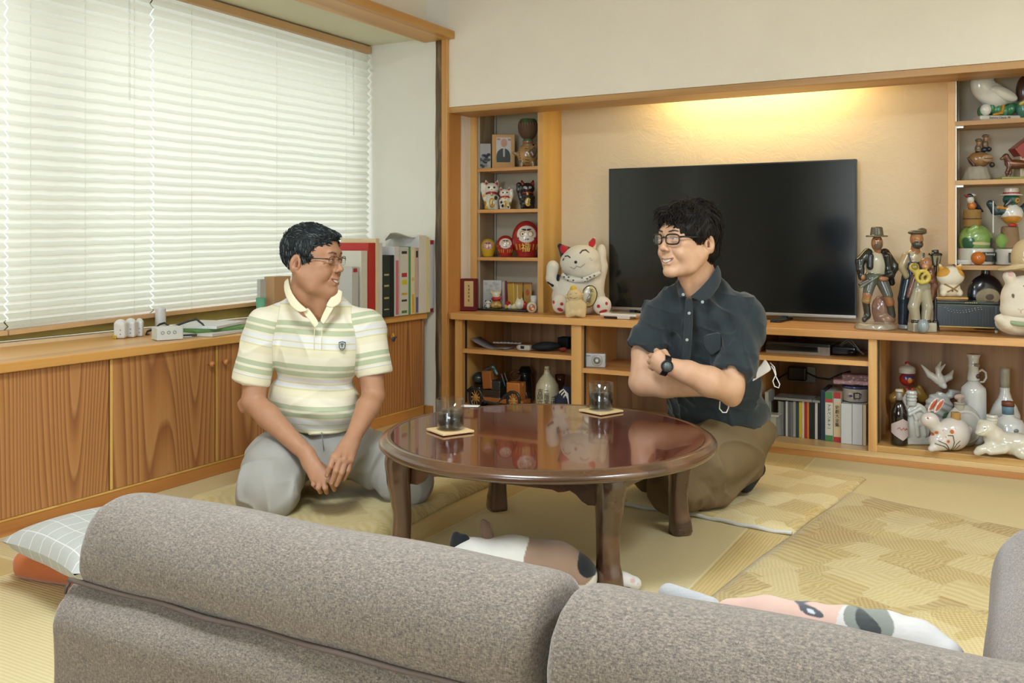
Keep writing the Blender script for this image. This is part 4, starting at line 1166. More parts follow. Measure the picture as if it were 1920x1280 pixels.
fl = MB(); fl.tube([Q(603, 810, 3.078), Q(604, 818, 3.074), Q(606, 832, 3.070), Q(607, 842, 3.068)], .0016, 6); fl.build('fly_seam', plain('seam_thread_grey', '#73746f', .8), pa)
s = Solid(.01); s.chain([ft_r + Vector((0, 0, -.13)), ft_r + Vector((-.05, .09, -.15))], [.035, .03], '#4a4a4c'); s.chain([ft_l + Vector((0, 0, -.13)), ft_l + Vector((-.03, .1, -.15))], [.035, .03], '#4a4a4c')
s.build('socks', .008, glazed('knit_cloth', .9, 0, .3, 300), pa)

# ------------------------------------------------------------------ the younger man
SKB = '#d3a886'
pb = empty('person', (Q(1330, 900, 3.2).x, Q(1330, 900, 3.2).y, .03), 'person in black-framed glasses and a dark short-sleeved shirt, kneeling with folded arms', 'person')
MB_ = head_frame(1289, 459, 3.08, 33, -1, 0, 0, 1.04)
shB_r, shB_l = Q(1238, 582, 3.20), Q(1396, 590, 3.11)
elB_r, elB_l = Q(1205, 716, 3.13), Q(1368, 728, 3.01)
wrB_l, wrB_r = Q(1249, 685, 2.975), Q(1318, 728, 3.08)
s = Solid(.02)
s.ell(Q(1345, 800, 3.28), (.14, .12, .10), SKB); s.ell(Q(1325, 730, 3.26), (.11, .08, .12), SKB); s.ell(Q(1316, 640, 3.22), (.12, .080, .12), SKB)
s.cap(Q(1265, 578, 3.20), Q(1370, 584, 3.14), .036, .036, SKB)
s.chain([Q(1300, 485, 3.11), Q(1308, 525, 3.13), Q(1312, 565, 3.18)], [.056, .060, .050], SKB, k=.02)
s.cap(Q(1285, 505, 3.06), Q(1292, 546, 3.09), .028, .022, SKB, k=.02)
s.chain([Q(1236, 588, 3.19), Q(1207, 662, 3.155), elB_r], [.030, .040, .044], SKB, k=.012); s.chain([shB_l, Q(1378, 692, 3.035), elB_l], [.034, .042, .044], SKB, k=.012)
s.chain([elB_r, Q(1248, 722, 3.09), wrB_r], [.046, .041, .027], SKB, k=.012)
s.chain([elB_l, Q(1330, 715, 2.985), Q(1290, 698, 2.975), wrB_l], [.046, .048, .037, .0275], SKB, k=.012)
s.ell(Q(1373, 748, 3.015), (.026, .026, .024), SKB, k=.02)
# left hand resting on the right upper arm, fingers tucked behind
kn = [Q(1236, 662, 2.985), Q(1229, 668, 2.98), Q(1226, 677, 2.985), Q(1226, 686, 2.995)]
add_hand(s, Q(1243, 683, 2.98), kn, [Q(1237, 668, 3.06), Q(1228, 676, 3.065), Q(1224, 684, 3.065), Q(1224, 692, 3.06)], [Q(1250, 670, 3.0), Q(1246, 661, 3.02), Q(1240, 660, 3.04)], SKB, rw=.024, rf=.0088,
         mids=[[Q(1231, 658, 3.015)], [Q(1221, 667, 3.02)], [Q(1218, 677, 3.025)], [Q(1219, 687, 3.03)]])
# right hand under the left upper arm
kn = [Q(1350, 716, 3.10), Q(1352, 724, 3.095), Q(1351, 732, 3.10), Q(1347, 739, 3.105)]
add_hand(s, Q(1326, 727, 3.085), kn, [Q(1376, 712, 3.11), Q(1380, 722, 3.105), Q(1378, 732, 3.11), Q(1370, 741, 3.115)], [Q(1332, 716, 3.09), Q(1346, 706, 3.08), Q(1358, 700, 3.08)], SKB)
add_head(s, MB_, SKB, '#a8685a', 0, '#1d1815', .6)
s.disp = lambda p: .0006 * vnoise(p, 80, 12)
s.build('body', .0021, m_skin, pb)
hair_part(MB_, pb, [((0, -.016, .055), (.089, .107, .092)), ((0, .040, .095), (.066, .062, .038)), ((0, -.060, .0), (.066, .048, .065))],
          [('ell', (.012, .130, .004), (.088, .076, .087), .004), ('box', (0, .105, -.130), (.2, .120, .138), .004), ('ell', (.084, -.010, -.008), (.026, .026, .034), .004), ('ell', (-.084, -.010, -.008), (.026, .026, .034), .004), ('box', (0, 0, -.155), (.2, .2, .09), .006)],
          ['#15110f', '#221a15', '#33251b', '#100e0d'], 11,
          lambda p: (p[0] * 2 + (.6 if p[0] > 0 else -.6) * (p[2] > .08), 1.0 if (p[2] > .07 and p[1] > 0) else -.15, .1 if p[2] > .10 else -1.0), 3200, .030, .0015, .0020)
glasses(MB_, pb, plain('black_acetate', '#141414', .2), .0024, True, .0245, .0155, temple_r=.0030)
# dark shirt
t = NT('dark_shirt_cloth'); v = t.coord(); n1 = t.noise(t.coord((1, 1, .4)), 420, 3)
t.color(t.mix(n1, '#20272a', '#2f383b')); t.set(Roughness=.85); t.b.inputs['Specular IOR Level'].default_value = .25; t.b.inputs['Sheen Weight'].default_value = .25
t.bump(t.noise(v, 420, 3), .25, .001); m_dark = t.m
s = Solid(.03); W = '#ffffff'
s.ell(Q(1348, 770, 3.27), (.172, .15, .10), W); s.ell(Q(1335, 715, 3.25), (.172, .145, .12), W); s.ell(Q(1322, 640, 3.20), (.165, .125, .13), W)
s.cap(Q(1262, 570, 3.19), Q(1378, 578, 3.13), .052, .058, W, k=.04)
s.cap(Q(1285, 548, 3.15), Q(1345, 546, 3.16), .040, .046, W, k=.03)
s.ell(Q(1400, 785, 3.28), (.07, .09, .07), W); s.ell(Q(1306, 592, 3.155), (.115, .085, .062), W)
slB = ((Q(1243, 588, 3.19), Q(1203, 657, 3.150), .062, .058), (Q(1399, 594, 3.11), Q(1378, 698, 3.03), .066, .062))
for a_, b_, ra, rb in slB:
    ax = (b_ - a_).normalized(); s.cap(a_, b_ - ax * .03, ra, rb, W, k=.02); s.cyl(b_ - ax * .06, b_, rb - .004, rb + .003, .004, W, k=.012)
for a_, b_, ra, rb in slB:
    ax = (b_ - a_).normalized(); s.cap(b_ - ax * .03, b_ + ax * .06, rb - .006, rb - .004, None, op='cut', k=.003)
s.chain([Q(1306, 510, 3.12), Q(1309, 525, 3.13)], [.066, .062], None, op='cut', k=.006)
s.chain([Q(1290, 528, 3.06), Q(1289, 549, 3.045)], [.020, .004], None, op='cut', k=.003)
def foldsB(p):
    r_ = p @ np.array((RT[0], RT[1], 0)); z = p[:, 2]
    f = .0045 * np.sin(r_ * 90 + z * 30 + 2.0 * vnoise(p, 9, 21)) * np.clip((z - .35) / .2, 0, 1)
    return f + .003 * vnoise(p, 20, 27) - .009 * ridge(p, (36, 30, 9), 51) - .005 * ridge(p, (16, 16, 30), 53)
s.disp = lambda p: np.minimum(foldsB(p), .0012)
s.build('shirt', .0036, m_dark, pb)
plate('collar', ([Q(1345, 494, 3.09), Q(1338, 512, 3.06), Q(1322, 530, 3.04), Q(1303, 549, 3.025), Q(1292, 556, 3.02)], [Q(1352, 508, 3.10), Q(1354, 528, 3.065), Q(1343, 547, 3.04), Q(1319, 572, 3.015), Q(1304, 558, 3.015)]), .005, m_dark, pb)
plate('collar', ([Q(1272, 521, 3.10), Q(1276, 535, 3.07), Q(1282, 546, 3.05), Q(1288, 555, 3.03)], [Q(1268, 530, 3.11), Q(1270, 545, 3.075), Q(1273, 557, 3.05), Q(1280, 558, 3.03)]), .005, m_dark, pb)
plate('placket', ([Q(1284, 556, 3.03), Q(1284, 600, 3.03), Q(1281, 650, 3.035), Q(1276, 685, 3.05)], [Q(1299, 556, 3.03), Q(1300, 600, 3.03), Q(1297, 650, 3.035), Q(1292, 690, 3.05)]), .003, m_dark, pb)
plate('pocket', ([Q(1318, 628, 3.05), Q(1320, 650, 3.05), Q(1334, 668, 3.045)], [Q(1352, 620, 3.05), Q(1352, 642, 3.045), Q(1352, 655, 3.045)]), .003, m_dark, pb)
m_btn = plain('grey_button', '#9aa09c', .3)
for px, py, dd in ((1292, 587, 3.012), (1288, 637, 3.016), (1317, 566, 3.004), (1281, 552, 3.025)):
    c0 = Q(px, py, dd); Mx = frame_at(c0, (RT[0], RT[1], 0), (0, 0, 1))
    MB().lathe([(0, 0), (.0048, 0), (.0052, .001), (.0045, .002), (.003, .0016), (0, .0016)], seg=16, M=Mx).build('button', m_btn, pb)
# watch
wd = (wrB_l - Q(1290, 698, 2.975)).normalized(); ctr = Q(1247, 685, 2.976); ring = []
ux = wd.cross(Vector((0, 0, 1))).normalized(); uz = ux.cross(wd)
for k in range(26):
    an = 2 * math.pi * k / 26; ring.append(ctr + ux * (.0305 * math.cos(an)) + uz * (.0305 * math.sin(an)))
wt_ = MB(); m_wat = plain('watch_black_steel', '#25282a', .3, .5)
for k in range(26):
    a_ = ring[k]; b_ = ring[(k + 1) % 26]; o_ = (a_ - ctr).normalized()
    wt_.prism([a_ - wd * .010, a_ + wd * .010, b_ * .9 + a_ * .1 + wd * .010, b_ * .9 + a_ * .1 - wd * .010], o_ * .003)
wo = wt_.build('watch', m_wat, pb)
fdir = (Vector((-FW[0], -FW[1], 0)) * .75 - Vector((RT[0], RT[1], 0)) * .6 + Vector((0, 0, .25))); fdir = (fdir - wd * fdir.dot(wd)).normalized()
fc = ctr + fdir * .031; Mw = frame_at(fc, wd, fdir.cross(wd)); 
if (Mw.to_3x3() @ Vector((0, 0, 1))).dot(fdir) < 0: Mw = frame_at(fc, wd, wd.cross(fdir))
MB().lathe([(0, 0), (.019, 0), (.020, .004), (.018, .008), (.015, .008), (.0145, .007), (0, .007)], seg=28, M=Mw).build('watch_case', m_wat, wo)
MB().lathe([(0, .0072), (.0135, .0072), (.0135, .0076), (0, .0076)], seg=28, M=Mw).build('watch_dial', plain('watch_dial', '#5e6664', .25, .2), wo)
# trousers
hB_l, kB_l = Q(1368, 826, 3.24), Q(1266, 912, 3.02)
s = Solid(.03)
s.ell(Q(1362, 812, 3.28), (.165, .15, .115), W)
s.chain([hB_l, Q(1320, 870, 3.12), kB_l], [.128, .115, .090], W, k=.03)
s.chain([Q(1300, 815, 3.38), Q(1222, 868, 3.26)], [.10, .085], W, k=.03)
s.chain([Q(1275, 926, 3.03), Q(1340, 915, 3.08), Q(1400, 880, 3.22)], [.062, .055, .050], W, k=.012)
s.chain([Q(1225, 885, 3.28), Q(1330, 880, 3.42)], [.065, .05], W, k=.012)
def foldsQ(p):
    d1 = np.linalg.norm(p - np.array(Q(1300, 930, 2.98)), axis=1)
    return .006 * np.sin(d1 * 130 + 1.6 * vnoise(p, 14, 32)) * np.exp(-(d1 / .09) ** 2) + .0045 * np.sin(p @ np.array((18., 10., 48.)) + 2 * vnoise(p, 8, 35)) + .003 * vnoise(p, 20, 39) - .012 * ridge(p, (12, 16, 26), 71) - .006 * ridge(p, (30, 30, 30), 73) * np.exp(-(d1 / .14) ** 2)
s.disp = foldsQ
s.p.append(dict(t='box', a=(np.array((0, 0, -.2 + .022)), np.array((9, 9, .2)), .0, None), c=None, op='cut', k=.01, M=None))
s.build('trousers', .005, m_brown, pb)
s = Solid(.01); s.chain([Q(1396, 905, 3.22), Q(1418, 878, 3.30), Q(1420, 872, 3.36)], [.034, .030, .024], '#23262a'); s.build('sock', .006, MATS['knit_cloth'], pb)

# white face mask held under the younger man's arm
mk = empty('face_mask', Q(1425, 700, 3.12), 'white folded face mask tucked under the arm of the dark-shirted person', 'mask')
m_mask = plain('mask_fabric', '#dcd8d4', .85, vary=.03)
s = Solid(.006)
for k_, (a_, b_) in enumerate((((1392, 724, 3.13), (1432, 668, 3.16)), ((1400, 722, 3.125), (1440, 680, 3.155)), ((1408, 716, 3.12), (1447, 690, 3.15)))):
    pass
plate('mask_cloth', ([Q(1388, 712, 3.12), Q(1405, 704, 3.125), Q(1422, 690, 3.14), Q(1430, 678, 3.15), Q(1434, 671, 3.155)], [Q(1390, 729, 3.12), Q(1404, 720, 3.12), Q(1426, 706, 3.13), Q(1442, 697, 3.14), Q(1448, 692, 3.145)]), .006, m_mask, mk)
m_loop = plain('ear_loop_elastic', '#e2dcd8', .8)
MB().tube([Q(1444, 680, 3.15), Q(1452, 688, 3.14), Q(1455, 702, 3.135), Q(1449, 714, 3.13), Q(1452, 724, 3.13), Q(1460, 727, 3.13), Q(1462, 720, 3.13), Q(1455, 706, 3.13), Q(1450, 692, 3.135), Q(1446, 686, 3.14)], .0019, 8).build('ear_loop', m_loop, mk)
MB().tube([Q(1350, 752, 3.02), Q(1349, 766, 3.015), Q(1355, 773, 3.01), Q(1362, 773, 3.01), Q(1366, 764, 3.015), Q(1366, 754, 3.02)], .0022, 8).build('ear_loop', m_loop, mk)
# ================================================================== small things
CER = glazed('painted_ceramic'); MAT = glazed('painted_matt', .75, 0, spec=.3); PLU = glazed('plush_fabric', .95, 0, .35, 900, .3, .2); POR = glazed('white_porcelain', .14, .6)
class Fig:
    """a thing modelled in the scale of one photograph pixel at its own distance: x right, y away, z up"""
    def __init__(s, name, label, cat, px, py, z=None, Y=None, X=None, d=None, group=None, turn=0, root=None):
        o = P(px, py, d=d) if d is not None else P(px, py, Y=Y) if Y is not None else P(px, py, X=X) if X is not None else P(px, py, z=z)
        s.dl = 0
        if z is not None:
            o.z = z; s.dl = 451 + (CH - z) * 1746 / depth(o) - py
            if abs(s.dl) > 5: print('shift', name, round(s.dl, 1))
        s.o = o; s.px = px; s.py = py; s.s = depth(o) / 1746
        a = YAW + R(turn)
        x = Vector((math.cos(a), math.sin(a), 0)) * s.s; y = Vector((-math.sin(a), math.cos(a), 0)) * s.s
        s.M = Matrix(((x.x, y.x, 0, o.x), (x.y, y.y, 0, o.y), (0, 0, s.s, o.z), (0, 0, 0, 1)))
        s.root = root if root is not None else empty(name, o, label, cat, group)
        s.new()
    def new(s, k=3): s.S = Solid(k); s.S.pw = .8; return s
    def pt(s, x, y, d=0): return (x - s.px, d, s.py - y)
    def w(s, x, y, d=0): return s.M @ Vector(s.wp(s.pt(x, y, d)))
    def wp(s, p): return (p[0], p[1], p[2] + s.dl * min(max(p[2] / (24 if s.dl > 0 else 60), 0), 1))
    def warp(s, v): v = v.copy(); v[:, 2] += s.dl * np.clip(v[:, 2] / (24 if s.dl > 0 else 60), 0, 1); return v
    def e(s, x, y, rx, rz, ry=None, d=0, c='#ffffff', op='add', k=None, rot=0):
        s.S.ell(s.pt(x, y, d), (rx, ry if ry is not None else (rx + rz) / 2, rz), c, op, k, rot=Matrix.Rotation(R(rot), 3, 'Y') if rot else None); return s
    def c(s, pts, r, c='#ffffff', op='add', k=None):
        P_ = [s.pt(*p) for p in pts]; rs = [r] * len(P_) if isinstance(r, (int, float)) else r
        s.S.chain(P_, rs, c, op, k); return s
    def b(s, x, y, hx, hz, hy, d=0, c='#ffffff', r=1, op='add', k=None, rot=0):
        s.S.box(s.pt(x, y, d), (hx, hy, hz), r, c, op, k, rot=Matrix.Rotation(R(rot), 3, 'Y') if rot else None); return s
    def y(s, x0, y0, x1, y1, r0, r1=None, d=0, c='#ffffff', r=1, op='add', k=None):
        s.S.cyl(s.pt(x0, y0, d), s.pt(x1, y1, d), r0, r1, r, c, op, k); return s
    def t(s, x, y, R_, r, n=(0, 1, 0), d=0, c='#ffffff', op='add', k=None):
        s.S.tor(s.pt(x, y, d), n, R_, r, c, op, k); return s
    def base(s): s.S.p.append(dict(t='box', a=(np.array((0, 0, -200.0)), np.array((900, 900, 200.0)), .0, None), c=None, op='cut', k=.5, M=None)); return s
    def done(s, part, mat=None, h=1.1, parent=None):
        for q in s.S.p:
            if q['op'] == 'paint' and (q['t'] == 'cap' or (q['t'] == 'ell' and q['a'][1][1] <= 12)): q['proj'] = 3
        o = s.S.build(part, h, mat or CER, parent or s.root, M=s.M, warp=s.warp); s.new(); return o
    def lathe(s, part, prof, mat, x=None, y=None, d=0, seg=32, squash=1.0, parent=None):
        x = s.px if x is None else x; y = s.py if y is None else y
        return MB().lathe(prof, c=s.pt(x, y, d), seg=seg, squash=squash).build_local(s, part, mat, parent)
    def tube(s, part, pts, r, mat, parent=None, closed=False):
        m = MB().tube([s.pt(*p) for p in pts], r, 8, closed=closed); return m.build_local(s, part, mat, parent)
    def text(s, part, body, size, x, y, d, mat, vertical=False, tilt=0, parent=None, sx=1.0):
        M = s.M @ Matrix.Translation(s.wp(s.pt(x, y, d))) @ Matrix.Rotation(R(90), 4, 'X') @ Matrix.Rotation(R(tilt), 4, 'Z') @ Matrix.Diagonal((sx, 1, 1, 1))
        return text_obj(part, '\n'.join(body) if vertical else body, size, M, mat, parent or s.root, extrude=.15, spacing=.92)
def _bl(self, fg, part, mat, parent=None):
    self.v = [fg.M @ Vector(fg.wp(v)) for v in self.v]; return self.build(part, mat, parent or fg.root)
MB.build_local = _bl
BLK, WHT, REDC, GLD = '#1d1f20', '#e0dccf', '#b3262a', '#c9a545'
m_ink = plain('black_ink', '#1b1b1b', .6); m_inkw = plain('white_ink', '#dddad0', .6); m_inkr = plain('red_ink', '#a83830', .6); m_inkg = plain('gold_ink', '#c9a650', .35, .6)
Y1 = 4.31

# ---- left wall shelf, top board
f = Fig('photograph_card', 'small grey photo card leaning at the left end of the top shelf board', 'card', 908, 311, ZL[0] + .001, 4.275)
f.b(908, 290, 12.5, 21, .8, 0, '#a9a9a8', .4); [f.e(908 + random.uniform(-7, 9), 296 + random.uniform(-8, 12), 3.5, 2.5, 2, -1, random.choice(['#4a4e50', '#6d7172', '#2e3442', '#86898a']), 'paint') for _ in range(26)]; f.base().done('card', MAT, .9)
f = Fig('picture_frame', 'light wooden picture frame with a portrait photo on the top shelf board', 'picture frame', 944, 310, ZL[0] + .001, 4.32)
f.b(944, 281, 21.5, 29, 1.6, 0, '#c79d66', 1).b(944, 279, 14, 21.5, 6, -3, None, 1, 'cut', .3).base().done('frame', MAT, .9)
f.b(944, 279, 14.4, 22, .6, .3, '#c9c4c0', .3).e(944, 294, 13.5, 16, 2, 0, '#4d534f', 'paint').e(944, 309, 16, 16, 2, 0, '#4d534f', 'paint').e(945, 268, 6, 8, 2, 0, '#c39a80', 'paint').c([(945, 279, 0), (945, 291, 0)], 1.6, '#b9bab6', 'paint').e(935, 261, 4, 2, 2, 0, '#b98a84', 'paint').e(956, 262, 4, 2, 2, 0, '#b98a84', 'paint').done('photo', MAT, .7)
f = Fig('carved_elephant', 'carved wooden elephant with ribbed golden body on the top shelf board', 'figurine', 990, 310, ZL[0] + .001, Y1)
f.e(989, 289, 19, 20, 15, 0, '#a8834f').e(1000, 285, 12, 15, 12, -6, '#8d7150').c([(1004, 284, -15), (999, 291, -17), (996, 286, -17), (1001, 280, -16)], [4, 3.4, 2.8, 2.2], '#5b4f3e')
for i in range(6): f.c([(972 + i * 1, 283 + i * 4.2, -9), (985, 280 + i * 4.6, -14), (994, 281 + i * 4.6, -15)], .8, '#5a4024', 'paint')
f.e(1000, 273, 2, 2, 3, -17, '#161412', 'paint').c([(970, 289, -2), (963, 286, -2)], [3.5, 2.5], '#8d7150').c([(978, 304, -6), (978, 310, -6)], 5, '#7a6242').c([(1000, 304, -6), (1000, 310, -6)], 5, '#7a6242').e(990, 266, 10, 9, 10, 0, '#4d6a48').c([(980, 268, -9), (1000, 267, -9)], 1.2, '#a63c35', 'paint').base().done('body', CER, .9)
f = Fig('coconut_cup', 'dark fibrous coconut cup with green rim balanced on the carved elephant', 'cup', 990, 262, ZL[0] + .001 + (310 - 257.5) * P(990, 310, Y=Y1).length * 0 + (310 - 257.5) * depth(P(990, 310, Y=Y1)) / 1746, Y1)
f.e(990, 240, 19, 24, 18, 0, '#5b4434').b(990, 214, 40, 4, 40, 0, None, 1, 'cut').e(990, 214, 16, 14, 15, 0, None, op='cut'); [f.c([(x, 219, -16 + abs(x - 990) * .5), (x + 2, 228 + (x * 7 % 9), -17 + abs(x - 990) * .4)], 1.8, '#3f6b3c', 'paint') for x in range(974, 1008, 4)]; [f.c([(x, 232, -17), (x + 1, 250, -15)], .7, '#8a6f58', 'paint') for x in range(974, 1008, 5)]
f.S.disp = lambda p: .35 * np.sin(p[:, 0] * 1.9 + np.sin(p[:, 2] * .3)); f.base().done('shell', MAT, .9)
# ---- beckoning cats
def beckon(px, py, z, Y, H, body, ear, label, spots, arm=-1, coin=True, group=None, collar=REDC, eyes=BLK):
    k = H / 54.0; f = Fig('beckoning_cat', label, 'figurine', px, py, z, Y, group=group)
    X = lambda v: px + v * k; Yy = lambda v: py - v * k
    f.e(X(0), Yy(13), 15 * k, 15 * k, 12 * k, 0, body).e(X(0), Yy(24), 11 * k, 9 * k, 9 * k, 0, body).e(X(0), Yy(37), 14 * k, 11.5 * k, 11 * k, -1, body).c([(X(-9), Yy(3), -7 * k), (X(-8), Yy(9), -8 * k)], 4.5 * k, body).c([(X(9), Yy(3), -7 * k), (X(8), Yy(9), -8 * k)], 4.5 * k, body)
    f.c([(X(arm * 13), Yy(20), -2 * k), (X(arm * 17), Yy(34), -3 * k), (X(arm * 16.5), Yy(44), -4 * k)], [4.5 * k, 4.2 * k, 5.2 * k], body).c([(X(-arm * 11), Yy(20), -6 * k), (X(-arm * 5), Yy(12), -11 * k)], 3.6 * k, body)
    for sx in (-1, 1): f.e(X(sx * 5), Yy(39), 2.2 * k, 2.0 * k, 3, -11.5 * k, '#e9e6dc' if eyes != BLK else eyes, 'paint'); f.e(X(sx * 5), Yy(39), 1.3 * k, 1.6 * k, 3, -11.5 * k, BLK, 'paint')
    f.e(X(0), Yy(35.5), 1.2 * k, 1 * k, 3, -12 * k, '#b04040', 'paint')
    for (sx, sy, r, c) in spots: f.e(X(sx), Yy(sy), r * k, r * k * 1.2, 30, 0, c, 'paint')
    f.base().done('body', CER, max(.7, .9 * k))
    for sx in (-1, 1): f.c([(X(sx * 9), Yy(45), -1 * k), (X(sx * 11), Yy(52.5), -1 * k)], [4.8 * k, 1.2 * k], body).c([(X(sx * 9.3), Yy(45), -5 * k), (X(sx * 10.8), Yy(51), -3 * k)], [3.2 * k, 1 * k], ear, 'paint'); f.done('ear', CER, .7)
    f.t(X(0), Yy(27), 10.5 * k, 2.0 * k, (0, .25, 1), -1 * k, collar); f.e(X(0), Yy(25.5), 2 * k, 2 * k, 2 * k, -11.5 * k, GLD); f.done('collar', CER, .7)
    if coin: f.e(X(1), Yy(12), 6 * k, 8 * k, 2.2 * k, -12 * k, GLD); f.c([(X(1), Yy(16), -14 * k), (X(1), Yy(8), -14 * k)], .9 * k, '#3e3a22', 'paint'); f.done('coin', CER, .7)
Yel = '#cda22e'
beckon(922, 391, ZL[1] + .001, 4.31, 54, '#dfdacb', '#b5332f', 'larger white beckoning cat with red ears on the second shelf board', [(-13, 10, 4, Yel), (-14, 24, 3, Yel), (8, 20, 3.5, '#35402f'), (0, 8, 4, '#35402f'), (-10, 2, 4, '#cda22e')])
beckon(947, 391, ZL[1] + .001, 4.285, 41, '#dfdacb', '#b5332f', 'smaller white beckoning cat standing beside the larger white one', [(12, 12, 4, Yel), (13, 26, 3, Yel), (-6, 8, 3.5, '#1f2223'), (-9, 16, 3, '#1f2223'), (8, 5, 2.5, '#1f2223')], 1)
beckon(989, 390, ZL[1] + .001, 4.30, 53, '#17191b', '#8c2f35', 'black beckoning cat with a gold coin on the second shelf board', [], -1, True, None, '#7a2f30', '#9fb0a0')
# ---- daruma dolls
def daruma(px, py, z, Y, W, H, col, face, label):
    f = Fig('daruma_doll', label, 'figurine', px, py, z, Y)
    r = W / 2; cy = py - H * .52
    f.e(px, cy, r, H * .50, r * .95, 0, col).y(px, py, px, py - H * .2, r * .62, r * .75, 0, col, 2).base()
    f.e(px, cy - H * .12, r * .66, H * .24, r, -r * .8, face, 'paint')
    for sx in (-1, 1):
        f.e(px + sx * r * .28, cy - H * .13, r * .2, H * .085, r, -r * .8, '#c08a3c', 'paint'); f.e(px + sx * r * .27, cy - H * .125, r * .13, H * .06, r, -r * .8, '#e9e6da', 'paint')
        f.c([(px + sx * r * .08, cy - H * .24, -r), (px + sx * r * .45, cy - H * .26, -r * .9)], H * .028, BLK, 'paint')
        f.c([(px + sx * r * .06, cy + H * .02, -r), (px + sx * r * .55, cy - H * .0, -r * .8), (px + sx * r * .62, cy - H * .08, -r * .7)], H * .018, BLK, 'paint')
    f.e(px - r * .27, cy - H * .125, r * .06, H * .03, r, -r * .8, BLK, 'paint')
    for i in range(-3, 4):
        if abs(i) > 0: f.c([(px + i * r * .24, cy + H * .17, -r), (px + i * r * .22, cy + H * .30, -r)], H * .016, GLD, 'paint')
    return f
f = daruma(915, 482, ZL[2] + .001, Y1, 30, 34, '#d0ac2c', '#c9948c', 'yellow daruma doll, smallest on the third shelf board'); f.done('body', CER, .7)
f = daruma(948, 482, ZL[2] + .001, Y1, 35, 40, '#a92a28', '#d9cfc4', 'small red daruma doll between the yellow one and the large one'); f.done('body', CER, .7)
f = daruma(987, 482, ZL[2] + .001, 4.34, 54, 67, '#a92a28', '#d9cfc4', 'large red daruma doll with gold writing on the third shelf board'); f.done('body', CER, .8)
f.text('lettering', '福', 17, 985, 465, -26.5, m_inkg)
# ---- things on the counter at the left
f = Fig('memorial_box', 'maroon upright box with cream label at the left end of the counter', 'box', 877, 579, Z_K + .001, 4.16, turn=-28.9 + 14)
f.b(877, 550.5, 17.5, 28.5, 9, 0, '#6b2024', 1).base().done('box', MAT, .9)
f.b(882, 549, 9, 23, .5, -9.6, '#cbb27c', .3).done('label_panel', MAT, .8); f.new(.5); [f.e(882 + (i % 2) * .6, 535 + i * 6.5, 1.5, 1.7, .5, -10.3, '#6d5a34').e(882.6, 537.5 + i * 6.5, 2.1, .5, .4, -10.3, '#6d5a34') for i in range(5)]; f.done('label_print', MAT, .5)
f = Fig('display_tray', 'thin black lacquer tray holding tiny figures on the counter', 'tray', 946, 581, Z_K + .001, 4.275, turn=-28.9)
f.b(946, 579.4, 56, 1.6, 20, 0, '#1f2826', .8).base().done('tray', CER, 1.0)
zt_ = Z_K + .001 + 3.4 * f.s
f = Fig('greeting_card', 'white upright card at the back of the black tray', 'card', 922, 577, zt_, 4.31, turn=-20)
f.b(922, 551, 19.5, 26, .8, 0, '#cfcdca', .4); [f.e(922 + random.uniform(-15, 15), 545 + random.uniform(-15, 22), 4, 2.5, 2, -1, '#b9b9bb', 'paint') for _ in range(12)]; f.base().done('card', MAT, 1)
f = Fig('folded_card', 'narrow maroon-edged card beside the white card on the tray', 'card', 945, 577, zt_, 4.32, turn=-20)
f.b(945, 552, 4.5, 25, 1, 0, '#b9b0ac', .4).b(949, 552, 1.6, 25, 1.2, -.2, '#7a3037', .4).base().done('card', MAT, .9)
f = Fig('panda_figurine', 'tiny panda figure at the left of the black tray', 'figurine', 915, 577, zt_, 4.25)
f.e(915, 573, 5, 4.5, 4, 0, WHT).e(915, 568, 5.4, 4.6, 4.5, -1, WHT).e(911, 564, 1.6, 1.6, 1.5, -1, BLK).e(919, 564, 1.6, 1.6, 1.5, -1, BLK).e(913, 568, 1, 1.2, 3, -5, BLK, 'paint').e(917, 568, 1, 1.2, 3, -5, BLK, 'paint').c([(910, 573, -3), (911, 576, -4)], 1.5, BLK).base().done('body', CER, .6)
f = Fig('cat_figurine', 'gold and white cat figure with a red scarf on the tray', 'figurine', 930, 577, zt_, 4.27)
f.e(931, 570, 9, 8, 7, 0, '#b98f38').e(924, 572, 3.5, 4, 4, -4, '#c79c40').e(938, 572, 3.5, 4, 4, -4, '#c79c40').e(930, 552, 8, 7, 7, 0, '#e0d9c6').c([(922, 548, 0), (921, 543, 0)], [3, 1.5], '#d6c28c').c([(937, 548, 0), (939, 544, 0)], [3, 1.2], '#d6c28c').e(930, 560, 9, 4.5, 7.5, -.5, '#b02a26').c([(937, 558, -3), (941, 555, -4)], [2.5, 1.4], '#b02a26').base().done('body', CER, .7)
f = Fig('folding_screen', 'small gold folding screen standing at the back of the tray', 'ornament', 974, 578, zt_, 4.33, turn=-24)
for i, (x, c) in enumerate(((957, '#c2983c'), (973, '#b98f3a'), (990, '#b58c40'))):
    f.b(x, 554, 8.2, 24, 1.2, 2 * (-1) ** i, c, .4).b(x, 530.8, 8.4, .9, 1.5, 2 * (-1) ** i, '#7c4a2c', .3)
f.e(990, 548, 4, 6, 4, -3, '#b3552c', 'paint').c([(962, 532, -1), (963, 577, -1)], 1.6, '#e2c25a', 'paint').c([(971, 534, -2), (972, 577, -2)], .8, '#d9cf9a', 'paint').base().done('panel', CER, .9)
f = Fig('flower_ornament', 'tiny red and white flower ornament before the gold screen', 'ornament', 953, 577, zt_, 4.26)
f.e(952, 568, 5, 5, 4, 0, '#a5262b').e(956, 573, 4, 4, 3, -2, '#dcd6c4').e(949, 573, 3, 4, 3, -1, '#c4a24a').base().done('body', MAT, .7)
f = Fig('flower_ornament', 'tiny cream flower ornament before the gold screen', 'ornament', 965, 578, zt_, 4.25)
